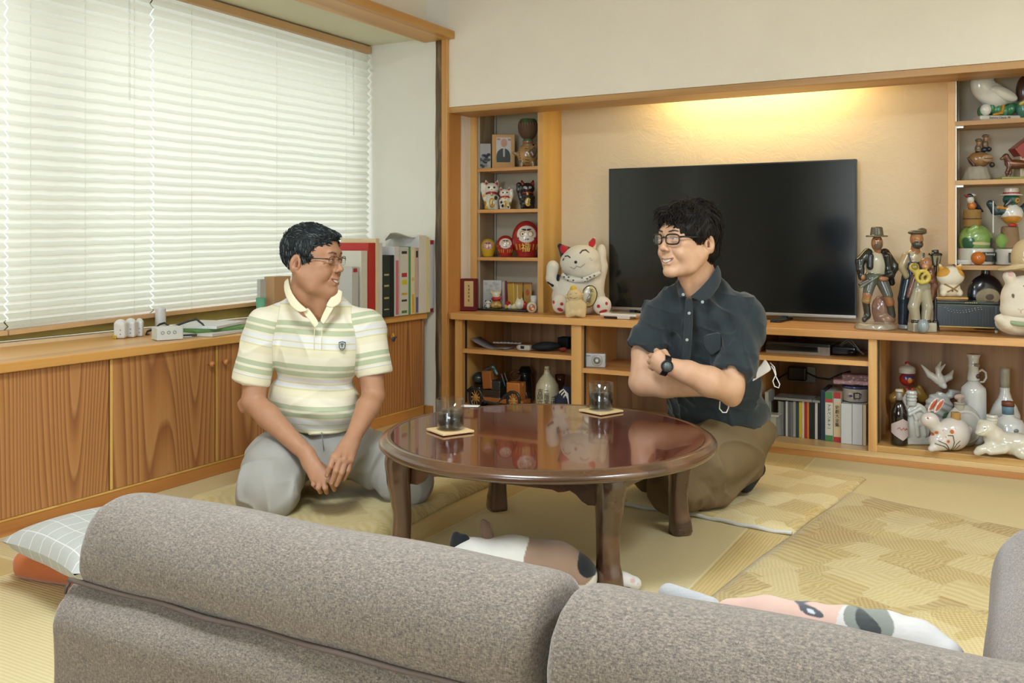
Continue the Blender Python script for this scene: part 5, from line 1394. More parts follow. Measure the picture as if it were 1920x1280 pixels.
f.e(962, 574, 4, 3.5, 3, 0, '#dccf9e').e(968, 574, 4, 4, 3, -1, '#d8c98c').e(965, 571, 3, 3, 2.5, 0, '#e4dcc0').base().done('body', MAT, .7)
f = Fig('cat_figurine', 'white lying cat figure with a red back on the tray', 'figurine', 976, 578, zt_, 4.26)
f.e(974, 569, 9, 9, 7, 0, '#dcd4be').e(983, 571, 5, 7, 5, 0, '#b0302c').c([(971, 562, 0), (970, 558, 0)], [2.6, 1], '#dcd4be').c([(978, 562, 0), (979, 558, 0)], [2.6, 1], '#dcd4be').base().done('body', CER, .7)
f = Fig('round_charm', 'little round orange and white charm figure at the right of the tray', 'figurine', 997, 583, Z_K + .001, 4.20)
f.e(997, 574, 9.5, 9.5, 8, 0, '#d8cfba').e(997, 574, 6, 6, 9, -5, '#c05a30', 'paint').e(996, 571, 3, 2, 9, -7, '#6f9a6a', 'paint').e(999, 576, 2.5, 2, 9, -7, '#e0d8c0', 'paint').base().done('body', CER, .7)
f = Fig('sake_cup', 'small white cup behind the round charm figure', 'cup', 1001, 578, zt_, 4.31)
f.lathe('cup', [(3, 0), (4.5, 2), (6, 12), (6.5, 24), (5.8, 24), (5, 6), (0, 5)], plain('white_glaze', '#dcdcd6', .2, coat=.5))
# ---- large plush beckoning cat and the little monk statue
f = Fig('plush_cat', 'large cream plush beckoning cat with red ears beside the television', 'plush toy', 1085, 587, Z_K + .001, 4.25, turn=-4)
CR = '#d9d2c2'
f.new(8); f.e(1084, 548, 47, 42, 34, 0, CR).e(1085, 560, 50, 30, 34, 2, CR)
f.e(1126, 483, 11, 26, 13, 4, CR, rot=6).c([(1128, 500, 4), (1118, 535, 2)], [12, 14], CR)
f.S.disp = lambda p: .5 * vnoise(p, .12, 5); f.base().done('body', PLU, 1.8)
f.new(6); f.e(1088, 489, 38, 30, 30, -8, CR, rot=-14).e(1098, 505, 30, 20, 26, -8, CR, rot=-10)
f.c([(1056, 487, -33), (1060, 480, -35), (1065, 479, -36), (1069, 482, -36)], 1.2, '#2a2826', 'paint').c([(1087.5, 474, -38), (1092, 469, -38), (1098, 468, -38), (1104, 473, -37)], 1.2, '#2a2826', 'paint')
f.e(1079.5, 490.5, 2.8, 2.8, 9, -38, '#2a2826', 'paint').c([(1070, 500, -38), (1077, 503, -38), (1081, 498, -38), (1088, 500, -38), (1096, 494, -38)], .7, '#8f887c', 'paint')
for a_ in ([(1106, 484), (1118, 477)], [(1108, 487), (1122, 483)], [(1052, 497), (1060, 496)], [(1053, 501), (1062, 499)]): f.c([(a_[0][0], a_[0][1], -33), (a_[1][0], a_[1][1], -27)], .7, '#8f887c', 'paint')
f.done('head', PLU, .95)
f.c([(1060, 472, -2), (1050, 461, 0)], [13, 5], '#25262a').e(1058, 467, 7.5, 9, 8, -12, '#b3262f', 'paint', rot=-30); f.done('ear', PLU, 1.1)
f.c([(1108, 462, -4), (1114, 447, -2)], [10, 3], '#d8cbb0').e(1110, 455, 6.5, 9.5, 8, -11, '#b3262f', 'paint', rot=20); f.done('ear', PLU, 1.1)
f.c([(1037, 500, -8), (1034, 520, -10)], [12, 10], CR).c([(1034, 522, -10), (1052, 545, -4)], [10, 12], CR); f.done('arm', PLU, 1.5)
f.c([(1047, 516, -12), (1045, 524, -13), (1037, 533, -14)], 3.2, '#23262a'); f.c([(1029, 528, -14), (1037, 534, -15)], 3, '#23262a'); f.done('sleeve_band', PLU, 1.1)
pts = [(1057, 515), (1066, 521), (1078, 524), (1090, 524), (1102, 520), (1113, 515), (1122, 511)]
f.new(2); f.c([(x, y, -34 + ((x - 1090) / 42) ** 2 * 14) for x, y in pts], 4.2, '#cfcfc8'); f.c([(1093, 522, -37), (1098, 527, -38)], [4, 2], '#cfcfc8')
[f.e(random.uniform(1056, 1128), random.uniform(508, 527), 2, 1.4, 50, -30, '#2c3236', 'paint') for _ in range(30)]; f.done('neck_scarf', PLU, 1)
f.e(1104, 553, 15, 21, 4, -32, '#24282a', rot=14).e(1104, 553, 13, 19, 9, -33, '#b9ab72', 'paint', rot=14).e(1100, 551, 6, 13, 9, -34, '#d9d8cc', 'paint', rot=14); f.done('coin', CER, 1)
f.text('lettering', '千万両', 9.5, 1105, 553, -37, m_ink, True, -14)
f.e(1050, 567, 14, 17, 11, -30, CR).e(1054, 567, 3, 3, 9, -41, '#a82a30', 'paint').e(1039, 564, 2, 3.2, 9, -38, '#a82a30', 'paint').e(1051, 577, 6, 3, 9, -40, '#a82a30', 'paint', rot=20).base(); f.done('foot', PLU, 1.2)
f.e(1128, 570, 17, 17, 11, -26, CR).e(1121, 571, 3.2, 3.2, 9, -36, '#a82a30', 'paint').e(1136, 566, 2.5, 3, 9, -36, '#a82a30', 'paint').e(1130, 580, 8, 3, 9, -36, '#a82a30', 'paint', rot=-14).base(); f.done('foot', PLU, 1.2)
f = Fig('stone_statue', 'small cream seated smiling statue with a yellow cap before the plush cat', 'figurine', 1079, 590, Z_K + .001, 4.06)
SC = '#cfb98c'
f.new(2.5).e(1079, 574, 19, 16, 13, 0, SC).c([(1064, 572, -2), (1066, 586, -6)], 6, SC).c([(1094, 572, -2), (1092, 586, -6)], 6, SC).e(1072, 583, 8, 6, 6, -9, SC).e(1086, 583, 8, 6, 6, -9, SC).e(1077, 553, 14, 13, 11, -2, SC).e(1062, 556, 3, 4, 3, 0, SC).e(1092, 553, 3, 4, 3, 0, SC)
f.c([(1068, 557, -12), (1075, 559, -13), (1084, 556, -12)], .7, '#6d5836', 'paint').c([(1068, 551, -12), (1072, 550, -13)], .6, '#6d5836', 'paint').c([(1078, 549, -13), (1083, 549, -12)], .6, '#6d5836', 'paint').base().done('body', MAT, .9)
f.e(1075, 539.5, 6, 4.5, 5.5, -2, '#d2b238').y(1075, 543, 1075, 540, 6.5, 6, -2, '#d2b238', 1).done('cap', MAT, .8)
# ---- white receiver under the television
f = Fig('set_top_box', 'flat white receiver box lying in front of the television', 'electronics', 1165, 600, Z_K + .001, 4.10, turn=-28.9)
f.b(1165, 592, 36, 2.5, 18, 0, '#d8d4c8', 1).b(1150, 597, 14, 2.6, 16, 0, '#23262a', .6).b(1176, 596, 12, 4, 17, 0, '#d2cec4', 1).base().done('casing', CER, 1)
# ---- figures right of the television
Yf = 4.13
f = Fig('hunter_figurine', 'tall ceramic man in hat and black coat holding a shotgun, right of television', 'figurine', 1641, 611, Z_K + .001, Yf)
f.new(2.5).y(1641, 611, 1641, 602, 38, 34, 0, '#a89a84', 3).e(1655, 580, 18, 26, 14, 6, '#8b6a58').e(1662, 596, 16, 9, 12, -2, '#96755f').S.disp = lambda p: 1.0 * vnoise(p, .22, 6); f.base().done('rock_base', CER, 1.2)
f.new(2).e(1643, 497, 20, 26, 13, 0, '#b8b19a').e(1640, 520, 20, 14, 13, 0, '#54583f').c([(1632, 524, -2), (1623, 550, -10)], [12, 8.5], '#5a5d54').c([(1652, 524, -2), (1660, 552, -12)], [12, 9], '#5a5d54').c([(1622, 552, -11), (1621, 562, -10)], 8, '#9f6c46').c([(1660, 555, -12), (1664, 566, -11)], 8, '#9f6c46').c([(1664, 566, -10), (1670, 590, -6)], [7, 6.5], '#44483c').c([(1620, 563, -9), (1624, 590, -7), (1616, 596, -12)], [7, 6, 4.5], '#2f322e').c([(1613, 563, -11), (1630, 562, -12)], 1.8, '#8d8a52', 'paint')
f.e(1643, 456, 10.5, 15, 10, -4, '#a06a44').e(1643, 461, 8, 8, 9, -9, '#6a5544', 'paint').c([(1638, 449, -13), (1640, 449, -13)], .9, BLK, 'paint').c([(1646, 449, -13), (1648, 449, -13)], .9, BLK, 'paint').e(1645, 470, 6, 6, 6, -3, '#a06a44'); f.done('figure', CER, 1)
for sg, pts in ((1, [(1627, 474, 0), (1612, 490, -2), (1611, 505, -6), (1612, 520, -8)]), (1, [(1659, 474, 0), (1676, 500, -2), (1666, 515, -10), (1650, 520, -14)])):
    f.c(pts, [9, 8.5, 7, 5.5], '#22241f')
f.c([(1629, 480, -8), (1628, 500, -9)], 6, '#22241f').c([(1659, 480, -8), (1663, 505, -6), (1672, 530, 0)], [7, 8, 6], '#22241f').e(1614, 520, 5, 6, 5, -10, '#9a6744').e(1650, 522, 9, 5, 5, -16, '#9f6c46'); f.done('coat', CER, 1)
f.y(1643, 441, 1643, 425, 12, 10, -3, '#5d5844', 3).y(1643, 444, 1643, 441, 20, 19, -3, '#5d5844', 1.2); f.done('hat', CER, .9)
f.c([(1608, 537, -16), (1638, 518, -17)], [2.6, 2], '#6f7770').c([(1606, 532, -16), (1622, 524, -16)], 3, '#4b4338'); f.done('shotgun', CER, .8)
f = Fig('busker_figurine', 'ceramic bearded man in cap and blue overalls behind the horn player', 'figurine', 1714, 611, Z_K + .001, 4.20)
f.y(1700, 611, 1700, 604, 17, 16, 0, '#8d8f8a', 2).base().done('base', CER, 1.1)
f.new(2).e(1715, 492, 22, 26, 13, 2, '#b9a67c').c([(1699, 480, 0), (1689, 500, -4), (1696, 517, -8)], [8, 7, 5], '#b39f76').c([(1733, 480, 2), (1741, 492, 2)], 7, '#b39f76').c([(1704, 520, 0), (1695, 560, 0), (1693, 600, 0)], [13, 11, 9], '#27323f').c([(1722, 520, 2), (1722, 600, 4)], [13, 9], '#27323f')
f.b(1712, 505, 13, 14, 8, -8, '#2f3d55', 3).c([(1700, 475, -10), (1703, 495, -13)], 1.5, '#2f3d55').c([(1729, 475, -8), (1727, 495, -12)], 1.5, '#2f3d55').c([(1716, 462, -2), (1715, 482, 0)], 8, '#a0704a').e(1717, 448, 12, 15, 11, -4, '#a8754c').e(1717, 458, 10, 8, 9, -9, '#4a4640').e(1713, 447, 2.4, 2, 3, -15, '#d8b080').e(1717, 450, 2, 3, 3, -15, '#b87c50').base().done('figure', CER, 1)
f.e(1718, 436, 17, 5, 13, -4, '#4d4a38').e(1728, 432, 8, 5, 8, -2, '#5b5642'); f.done('cap', CER, .9)
f = Fig('horn_player_figurine', 'ceramic monkey-like musician playing a yellow horn under a lamp post', 'figurine', 1733, 613, Z_K + .001, 4.09)
f.b(1729, 608, 22, 8, 14, 0, '#b5ae96', 2).base().done('base', CER, 1.1)
f.new(2).e(1728, 535, 17, 22, 11, 0, '#8f8a72').c([(1720, 548, 0), (1712, 575, -2), (1716, 596, -3)], [11, 10, 8], '#a39a80').c([(1734, 548, 0), (1738, 575, -2), (1734, 596, -3)], [11, 10, 8], '#a39a80').e(1715, 599, 9, 4, 8, -5, '#3c352c').e(1735, 599, 9, 4, 8, -5, '#3c352c').e(1735, 494, 11, 12, 10, -2, '#9a6a48').e(1731, 500, 6, 6, 6, -9, '#b98a60').e(1730, 491, 1.4, 1.4, 4, -11, BLK, 'paint').base().done('figure', CER, 1)
f.c([(1744, 510, 2), (1750, 535, 2), (1746, 560, 2)], [9, 9, 6], '#6a4030').c([(1716, 520, 2), (1708, 545, 2), (1704, 555, 1)], [7, 5, 4], '#6a4030').c([(1744, 512, 0), (1742, 526, -9), (1726, 524, -12)], [6, 5, 4], '#744a36'); f.done('coat', CER, 1)
f.t(1723, 518, 11, 3.4, (0, 1, .1), -16, '#c9b44e').t(1729, 520, 7, 2.6, (0, 1, .1), -16, '#bda844').c([(1713, 512, -15), (1707, 501, -16)], [5, 9], '#d2c064').e(1706, 499, 6.5, 6.5, 6, -23, '#8d7a34', 'paint').c([(1731, 508, -14), (1731, 500, -12)], 1.6, '#c9b44e'); f.done('horn', CER, .8)
f.c([(1755, 600, 3), (1755, 497, 3)], 3, '#1c1f20').y(1755, 497, 1755, 478, 6, 9.5, 3, '#8a8468', 1).y(1755, 478, 1755, 474, 13, 11, 3, '#1c1f20', 1).y(1755, 474, 1755, 468, 6, 6, 3, '#1c1f20', 1).y(1755, 611, 1755, 598, 8, 5, 3, '#1c1f20', 1); [f.c([(1755 + a, 496, b), (1755 + a * 1.5, 478, b)], 1, '#1c1f20') for a, b in ((-5.5, -2), (5.5, -2), (0, -5))]; f.done('lamp_post', CER, .8)
f = Fig('golf_ball', 'grey-blue ball lying before the horn player on the counter edge', 'ball', 1731, 618, Z_K + .0005, 4.02)
f.e(1731, 607.5, 10.5, 10.5, 10.5, 0, '#8f9a9c').done('ball', CER, .9)
# ---- black box with bars, plush on it, dark bottle behind
f = Fig('music_box', 'black box shaped like a small grand machine with brass bars on counter', 'box', 1812, 626, Z_K + .001, 4.18, turn=-28.9 + 3)
f.b(1810, 594, 53, 22, 22, 0, '#15191a', 1); [f.c([(x, 574, -24), (x, 612, -24)], .5, '#2c3436', 'paint') for x in range(1764, 1872, 5)]; f.done('body', CER, 1.2)
f.b(1810, 566, 56, 2.0, 24, 0, '#3b4c4e', .6).b(1810, 571.5, 56, 1.6, 24, 0, '#56605a', .6).done('top_rail', CER, 1)
f.b(1810, 615, 51, 1.2, 24, 0, '#b8a25a', .5).done('brass_bar', CER, .9)
for x in (1759, 1861): f.b(x, 594, 3, 24, 4, -24, '#33434a', .8).e(x, 622, 3, 4, 3, -24, '#b8aa8c'); f.done('leg', CER, .9)
for i, z_ in enumerate((578, 582)): [f.e(x, z_ + 4 * math.sin((x - 1780) / 40 * 3.1), 1.1, .9, 1, -25, '#a9aaa0') for x in range(1776 + 6 * i, 1840, 5)]
f.done('bead', CER, .7)
f.new(.5); [f.b(1811 + i * 3.6, 566, 1.2, .9, .4, -24.5, '#c9b468', .2) for i in range(6)]; f.done('brass_letters', CER, .5)
zb_ = Z_K + .001 + (626 - 564) * f.s
f = Fig('wood_plate', 'thin wooden plate on top of the black box', 'board', 1785, 559, zb_, 4.13, turn=-24)
f.b(1785, 557.3, 27, 1.7, 14, 0, '#c49a58', .6).base().done('plate', MAT, .9)
zp_ = zb_ + 3.6 * f.s
f = Fig('cat_figurine', 'small orange and white cat figure sitting on the wooden plate', 'figurine', 1781, 557, zp_, 4.12)
f.new(2.5).e(1781, 541, 19, 16, 13, 0, '#d8cdb4').e(1766, 549, 6, 7, 6, -6, '#d8cdb4').e(1796, 549, 6, 7, 6, -6, '#d8cdb4').e(1781, 518, 25, 19, 17, -2, '#ddd4bf').e(1763, 509, 13, 10, 30, 0, '#c8923c', 'paint', rot=-20).e(1800, 509, 13, 10, 30, 0, '#c8923c', 'paint', rot=20).c([(1764, 502, 0), (1762, 496, 0)], [5, 2], '#d6c8a4').c([(1798, 502, 0), (1801, 496, 0)], [5, 2], '#d6c8a4').c([(1768, 533, -13), (1790, 546, -13)], 1.6, '#8d6a44', 'paint').c([(1796, 533, -13), (1772, 547, -13)], 1.6, '#8d6a44', 'paint').e(1780, 545, 2, 2, 5, -13, '#5d4836', 'paint').base().done('body', MAT, .9)
f = Fig('brandy_bottle', 'dark round bottle with a cream label behind the black box', 'bottle', 1848, 600, Z_K + .001, 4.34)
f.new(4).e(1848, 552, 34, 38, 16, 0, '#14181c').y(1848, 520, 1848, 495, 8, 7, 0, '#1e1a1a', 2).b(1848, 585, 26, 14, 14, 0, '#14181c', 4).e(1846, 556, 22, 16, 12, -12, '#a99c80', 'paint').e(1848, 556, 8, 6, 12, -14, '#5c4a3c', 'paint').base().done('bottle', CER, 1.2)
f.y(1848, 499, 1848, 488, 8.5, 8.5, 0, '#3b2420', 1.5).done('cap', CER, 1)
# ---- plush at the right edge wearing a hat
f = Fig('plush_animal', 'white plush animal with a green scarf at the right edge of the counter', 'plush toy', 1908, 636, Z_K + .001, 4.06)
PW = '#dcd0bd'
f.new(6).e(1910, 607, 42, 27, 30, 0, PW).c([(1880, 610, -14), (1866, 598, -16)], [11, 9], PW).e(1914, 618, 9, 12, 9, -28, PW).S.disp = lambda p: .5 * vnoise(p, .12, 8); f.base().done('body', PLU, 1.6)
f.new(6).e(1918, 560, 42, 44, 30, -4, PW).e(1912, 580, 38, 24, 28, -6, PW).c([(1894, 537, -8), (1887, 518, -10)], [9, 11], PW).e(1885, 513, 5, 5, 9, -19, '#cfa9a4', 'paint').e(1916, 553, 6.5, 7, 12, -34, '#8d7338', 'paint').e(1918, 553, 4, 5, 12, -35, '#1c1713', 'paint').e(1887, 553, 2, 4, 12, -24, '#6a5a4a', 'paint').c([(1893, 577, -33), (1897, 580, -34), (1901, 577, -34)], .7, '#b98a80', 'paint').c([(1897, 580, -34), (1897, 585, -34)], .6, '#b98a80', 'paint').e(1913, 535, 9, 3, 12, -30, '#3a3836', 'paint'); f.done('head', PLU, 1.6)
f.new(2).t(1912, 603, 33, 5, (0, -.15, 1), -4, '#93a281'); f.e(1916, 604, 6, 3, 40, -36, '#4c5546', 'paint'); f.done('scarf', PLU, 1.2)
f = Fig('bucket_hat', 'beige cap with white lettering perched on the plush at right edge', 'hat', 1918, 520, Z_K + .001 + (636 - 520) * f.s, 4.06)
f.new(3).e(1925, 485, 27, 38, 26, 0, '#c3ad86').b(1925, 535, 60, 24, 60, 0, None, 1, 'cut').e(1905, 504, 36, 5, 24, -4, '#c3ad86', rot=-10).c([(1878, 509, -8), (1898, 501, -20), (1925, 498, -26)], 3, '#cbb48c'); f.done('cap', MAT, 1.2)
f.text('lettering', 'LEG', 13, 1914, 478, -27.5, m_inkw); f.text('lettering', 'VEN', 13, 1914, 491, -28.5, m_inkw)

# ---- right wall shelf
f = Fig('goose_bottle', 'white porcelain goose bottle with an egg on green grass, top board', 'bottle', 1868, 223, ZRr[0] + .001, 4.33)
f.new(1.5).b(1868, 219, 38, 4, 16, 0, '#d2cdc0', 3).base().done('base', POR, 1)
f.new(3); [f.e(1838 + i * 6, 208 - (i * 37 % 7), 7, 9, 10, (i * 13 % 9) - 5, random.choice(['#2f7048', '#4a8a5c', '#3a7a50'])) for i in range(11)]; f.done('grass', CER, 1)
f.new(6).e(1860, 178, 30, 24, 20, 0, '#d6d3ca', rot=28).e(1840, 160, 20, 27, 17, 0, '#d6d3ca', rot=-8).c([(1880, 185, 0), (1908, 190, 0)], [12, 2.5], '#d6d3ca').c([(1850, 150, 2), (1856, 132, 4)], [13, 10], '#d6d3ca').done('goose', POR, 1.1)
f.new(1).e(1874, 178, 27, 11, 8, -16, '#dad7ce', rot=24).done('wing', POR, 1)
f.new(1).e(1842, 206, 10, 9.5, 9, -12, '#d6d3ca').done('egg', POR, .9)
f.new(1.5).c([(1876, 200, -10), (1872, 211, -12), (1856, 214, -14)], [2.6, 2.4, 2], '#c58a24').done('foot', CER, .8)
f.text('lettering', 'Suntory Classic 79', 5.2, 1866, 219, -16.8, m_ink)
f = Fig('tree_bottle', 'brown and green figurine bottle cut off by the photo edge, top board', 'bottle', 1925, 222, ZRr[0] + .001, 4.36)
f.new(3).e(1920, 170, 14, 28, 13, 0, '#4b3026').e(1920, 203, 14, 17, 13, 0, '#4a7a66').c([(1908, 196, -10), (1914, 192, -12)], 3, '#c9b44e').base().done('body', CER, 1)
f = Fig('barrel_figurine', 'brown ceramic barrel with two small sailors on top, second board', 'figurine', 1832, 334, ZRr[1] + .001, 4.33)
f.new(2.5).y(1831, 334, 1831, 312, 26, 18, 0, '#a19886', 4).S.disp = lambda p: 1.0 * vnoise(p, .3, 3); f.base().done('rock_base', MAT, 1)
f.new(1.5).e(1836, 299, 20, 15, 16, 0, '#8f6740').done('barrel', CER, .9)
f.e(1844, 298, 11, 7, 2.5, -15, '#a8845c').done('oval_label', CER, .8); f.text('lettering', 'Suntory', 5, 1844, 298, -18, m_ink)
f.new(1.5).c([(1812, 297, -6), (1822, 310, -8)], [2, 3], '#4a3328').e(1856, 309, 5, 5, 5, -8, '#4a3b30').done('dolphin', CER, .9)
for x, yy in ((1835, 268), (1848, 260)):
    f.new(2).e(x - 1, yy + 11, 6, 9, 6, 0, '#6a5540').e(x - 4, yy + 21, 6, 5, 6, -3, '#1f2933').e(x + 4, yy + 20, 6, 5, 6, -2, '#1f2933').e(x, yy, 4.6, 5, 5, -1, '#96704e').done('sailor', CER, .8); f.e(x, yy - 5, 6.5, 3.4, 6, 0, '#5a5240').done('hat', CER, .8)
f = Fig('horse_figurine', 'brown ceramic horse before a red-roofed barn at the right edge, second board', 'figurine', 1900, 333, ZRr[1] + .001, 4.31)
f.new(1).b(1906, 331, 34, 2.2, 14, 0, '#9aa05c', 1.5).base().done('base', CER, 1)
f.new(2.5).e(1903, 308, 22, 8.5, 9, -6, '#5f3526').c([(1888, 304, -6), (1882, 294, -7)], [7, 5], '#5f3526').c([(1883, 293, -7), (1874, 298, -7)], [4.4, 2.8], '#5f3526')
for pts in ([(1888, 311, -9), (1882, 322, -10), (1884, 331, -9)], [(1891, 311, -4), (1893, 322, -3), (1888, 330, -3)], [(1918, 311, -9), (1923, 321, -9), (1920, 331, -9)]): f.c(pts, [4, 2.4, 2], '#5f3526')
f.c([(1886, 306, -14), (1920, 308, -15)], .8, '#b98a4a', 'paint').base().done('horse', CER, .9)
f.new(1).b(1925, 307, 14, 22, 12, 8, '#b9a88c', 1).done('barn', CER, 1)
f.new(1).b(1925, 275, 22, 12, 13, 8, '#8f2f2a', 1, rot=-38).done('barn_roof', CER, 1)
f = Fig('bird_bottle', 'green ceramic bottle with a small orange-bellied bird on a stump', 'bottle', 1829, 496, ZRr[2] + .001, 4.335)
f.new(1).y(1829, 496, 1829, 465, 32, 31, 0, '#cbc6b8', 3).base().done('base', POR, 1.1)
f.new(4).e(1829, 450, 31, 30, 24, 0, '#7f9c52').b(1829, 494, 60, 29, 60, 0, None, 1, 'cut', .5).c([(1812, 432, -14), (1822, 426, -16)], 5, '#8aa85c'); [f.e(x, 456, 6, 12, 40, 0, '#2c5a3c', 'paint', rot=a) for x, a in ((1806, -14), (1812, 8), (1852, -10), (1857, 10))]; f.c([(1816, 456, -24), (1845, 457, -24)], 2.4, '#c9c096', 'paint').done('leaf_body', CER, 1.1)
f.new(1).y(1823, 426, 1823, 393, 15, 15.5, 0, '#96743f', 2).t(1823, 410, 15.5, .8, (0, 0, 1), 0, '#5e4526').S.disp = lambda p: .4 * vnoise(p, .7, 4); f.done('stump', MAT, .9)
f.new(2).e(1821, 386, 7.5, 8.5, 7, -2, '#c4702c').e(1818, 374, 6.5, 6.5, 6, -3, '#d0ccbe').e(1817, 367, 6, 4, 6, -3, '#1f2a3a').c([(1810, 368, -6), (1804, 366, -8)], [3, 1], '#8c2c30').c([(1826, 382, 1), (1844, 396, 3)], [7, 1.8], '#1f2f44').done('bird', CER, .8)
f.e(1822, 365.5, 7, 3.2, 6, -2, '#cfcac0').done('cap', CER, .7)
f.b(1836, 481, 16, 9, .8, -31.5, '#1c1e1f', .4).done('label_panel', CER, .9); f.text('lettering', 'Suntory', 5.5, 1840, 476, -32.8, m_inkw)
f = Fig('gander_bottle', 'green-headed ceramic goose bottle wearing a straw boater, right edge', 'bottle', 1898, 496, ZRr[2] + .001, 4.335)
f.new(1).y(1900, 496, 1900, 466, 31, 31, 0, '#cbc6b8', 3).base().done('base', POR, 1.1)
f.new(2).y(1893, 466, 1893, 424, 18, 14, 0, '#8a6f50', 3).e(1873, 452, 10, 14, 8, -8, '#7f9c52').S.disp = lambda p: .4 * vnoise(p, .7, 4); f.done('stump', MAT, 1)
f.new(3).e(1897, 402, 19, 20, 16, 0, '#d6d2c8').e(1896, 410, 18, 10, 17, -1, '#b9802e', 'paint').e(1895, 374, 15, 12, 12, -2, '#23584a').c([(1888, 378, -8), (1880, 385, -10)], [6, 3], '#1c2c30').e(1902, 376, 6, 5, 9, -13, '#c28a34', 'paint').e(1902, 376, 2, 2, 9, -15, BLK, 'paint').c([(1882, 395, 0), (1866, 396, 0), (1857, 382, 0)], [8, 7, 7], '#1f3c44').c([(1885, 390, -6), (1868, 388, -7)], 2.5, '#b9802e').c([(1914, 395, 0), (1925, 385, 0)], 7, '#1f3c44').done('goose', CER, 1)
f.new(1).y(1895, 367, 1895, 364.5, 20, 20, -2, '#cfc9bb', .8).y(1895, 366, 1895, 352, 13, 13, -2, '#d3cec0', 1.5).t(1895, 362.5, 13, 1.6, (0, 0, 1), -2, '#a84040').done('boater_hat', CER, .9)
f.c([(1858, 378, -8), (1858, 436, -8)], 1.2, '#d8d5cc').done('cane', CER, .7)
f.new(1).e(1891, 422, 9, 3.2, 4, -15, '#b02a28').done('bow_tie', CER, .8)
f.b(1889, 482, 15, 9, .8, -31.5, '#1c1e1f', .4).done('label_panel', CER, .9); f.text('lettering', 'Suntory', 5, 1888, 477, -33.2, m_inkw); f.text('lettering', 'Classic', 5, 1888, 483, -33.2, m_inkw)
f = Fig('orange_ball', 'small orange ball before the green bird bottle', 'ball', 1834, 497, ZRr[2] + .001, 4.27)
f.e(1834, 484, 12.8, 12.8, 12.8, 0, '#c8702a').done('ball', CER, .9)
f = Fig('white_dish', 'small white lidded dish beside the orange ball', 'dish', 1808, 495, ZRr[2] + .001, 4.275)
f.y(1808, 495, 1808, 486, 13, 15, 0, '#cfcdc6', 2).base().done('dish', POR, .9)

# ---- media cabinet, first bay, upper shelf
f = Fig('magazine', 'curled magazine lying on the upper left shelf of the cabinet', 'magazine', 921, 655, Z_S1 + .0005, 4.12, turn=-28.9)
sh = MB(); vs = []
for i in range(9):
    t_ = i / 8
    for dpt in (-20, 18): vs.append(f.M @ Vector((-34 + t_ * 78, dpt + random.uniform(-1, 1), 1.2 + 16 * (1 - t_) ** 4 + 1.5 * math.sin(t_ * 9))))
fs = [(2 * i, 2 * i + 1, 2 * i + 3, 2 * i + 2) for i in range(8)]
mag = sh.add(vs, fs, 0, True).build('pages', plain('magazine_print', '#7d7a78', .5, vary=.5), f.root)
mm = mag.modifiers.new('thick', 'SOLIDIFY'); mm.thickness = .002
f = Fig('paper_strip', 'white printed strip lying on the magazine in the cabinet', 'paper', 952, 650, Z_S1 + .016, 4.20, turn=-28.9 + 16)
f.b(952, 648, 27, 1.6, 6, 0, '#b9bcb8', .5); [f.e(x, 646, 2.4, 1.6, 8, 0, '#5b6062', 'paint') for x in range(930, 978, 7)]; f.base().done('strip', MAT, .8)
f = Fig('silver_gadget', 'silver pocket gadget on the front of the upper left shelf', 'electronics', 984, 659, Z_S1 + .001, 4.08, turn=-28.9)
f.new(1).e(972, 653, 5, 5, 6, 0, '#a9a698').b(984, 653, 13, 5.5, 6, 0, '#b5b2a4', 3).b(982, 652, 4, 3, 8, -3, '#1c1e20', 1, 'paint').base().done('casing', CER, .8)
f = Fig('black_pouch', 'black soft pouch on the upper left shelf of the cabinet', 'pouch', 1024, 660, Z_S1 + .001, 4.12)
f.new(4).e(1026, 650, 26, 8, 14, 0, '#1b1e20').e(1018, 653, 22, 6, 14, 0, '#1b1e20').base().done('pouch', MAT, 1.1)
f = Fig('black_box', 'dark box pushed against the upright on upper left shelf', 'box', 1061, 658, Z_S1 + .001, 4.28, turn=-28.9)
f.b(1060, 646, 11, 11, 12, 0, '#15181a', 1).base().done('box', MAT, 1)
f = Fig('red_gadget', 'little red object beside the black pouch', 'trinket', 1057, 661, Z_S1 + .001, 4.13)
f.e(1056, 656, 7, 4, 4, 0, '#8f3428').base().done('body', MAT, .8)
# first bay, floor: vintage car, jug, lantern, goblet, trainers
zfl = ZF + .001
f = Fig('model_car', 'antique model car in dark green and orange wood inside the cabinet', 'model car', 938, 757, zfl, 4.095, turn=-28.9)
DG = '#1f2a2c'; OR = '#96592a'
f.new(2).b(912, 737, 34, 7, 15, 0, '#25211c', 2).b(940, 744, 55, 3, 16, 0, OR, 1).done('chassis', CER, 1.1)
f.new(2).b(972, 728, 14, 15, 13, 0, '#b06c30', 2).c([(962, 716, 0), (985, 717, 0)], 3, '#c07c3c').done('bonnet', CER, 1)
f.new(2).b(916, 712, 10, 17, 14, 0, OR, 2, rot=-6).b(935, 722, 10, 10, 13, 0, DG, 3).done('seat', CER, 1)
f.new(3).e(892, 712, 14, 12, 15, 0, DG).c([(904, 698, 0), (922, 690, 0), (931, 702, 0)], [5, 6, 4], '#2f4038').done('folded_hood', CER, 1)
f.new(1).c([(944, 700, -6), (952, 722, -6)], 1.2, '#3a4646').c([(944, 700, 6), (952, 722, 6)], 1.2, '#3a4646').done('windscreen_frame', CER, .9)
f.new(2).c([(876, 734, -14), (884, 728, -14), (900, 728, -14), (912, 746, -14), (940, 748, -14), (955, 738, -14), (968, 730, -14)], 2.4, DG).done('mudguard', CER, 1)
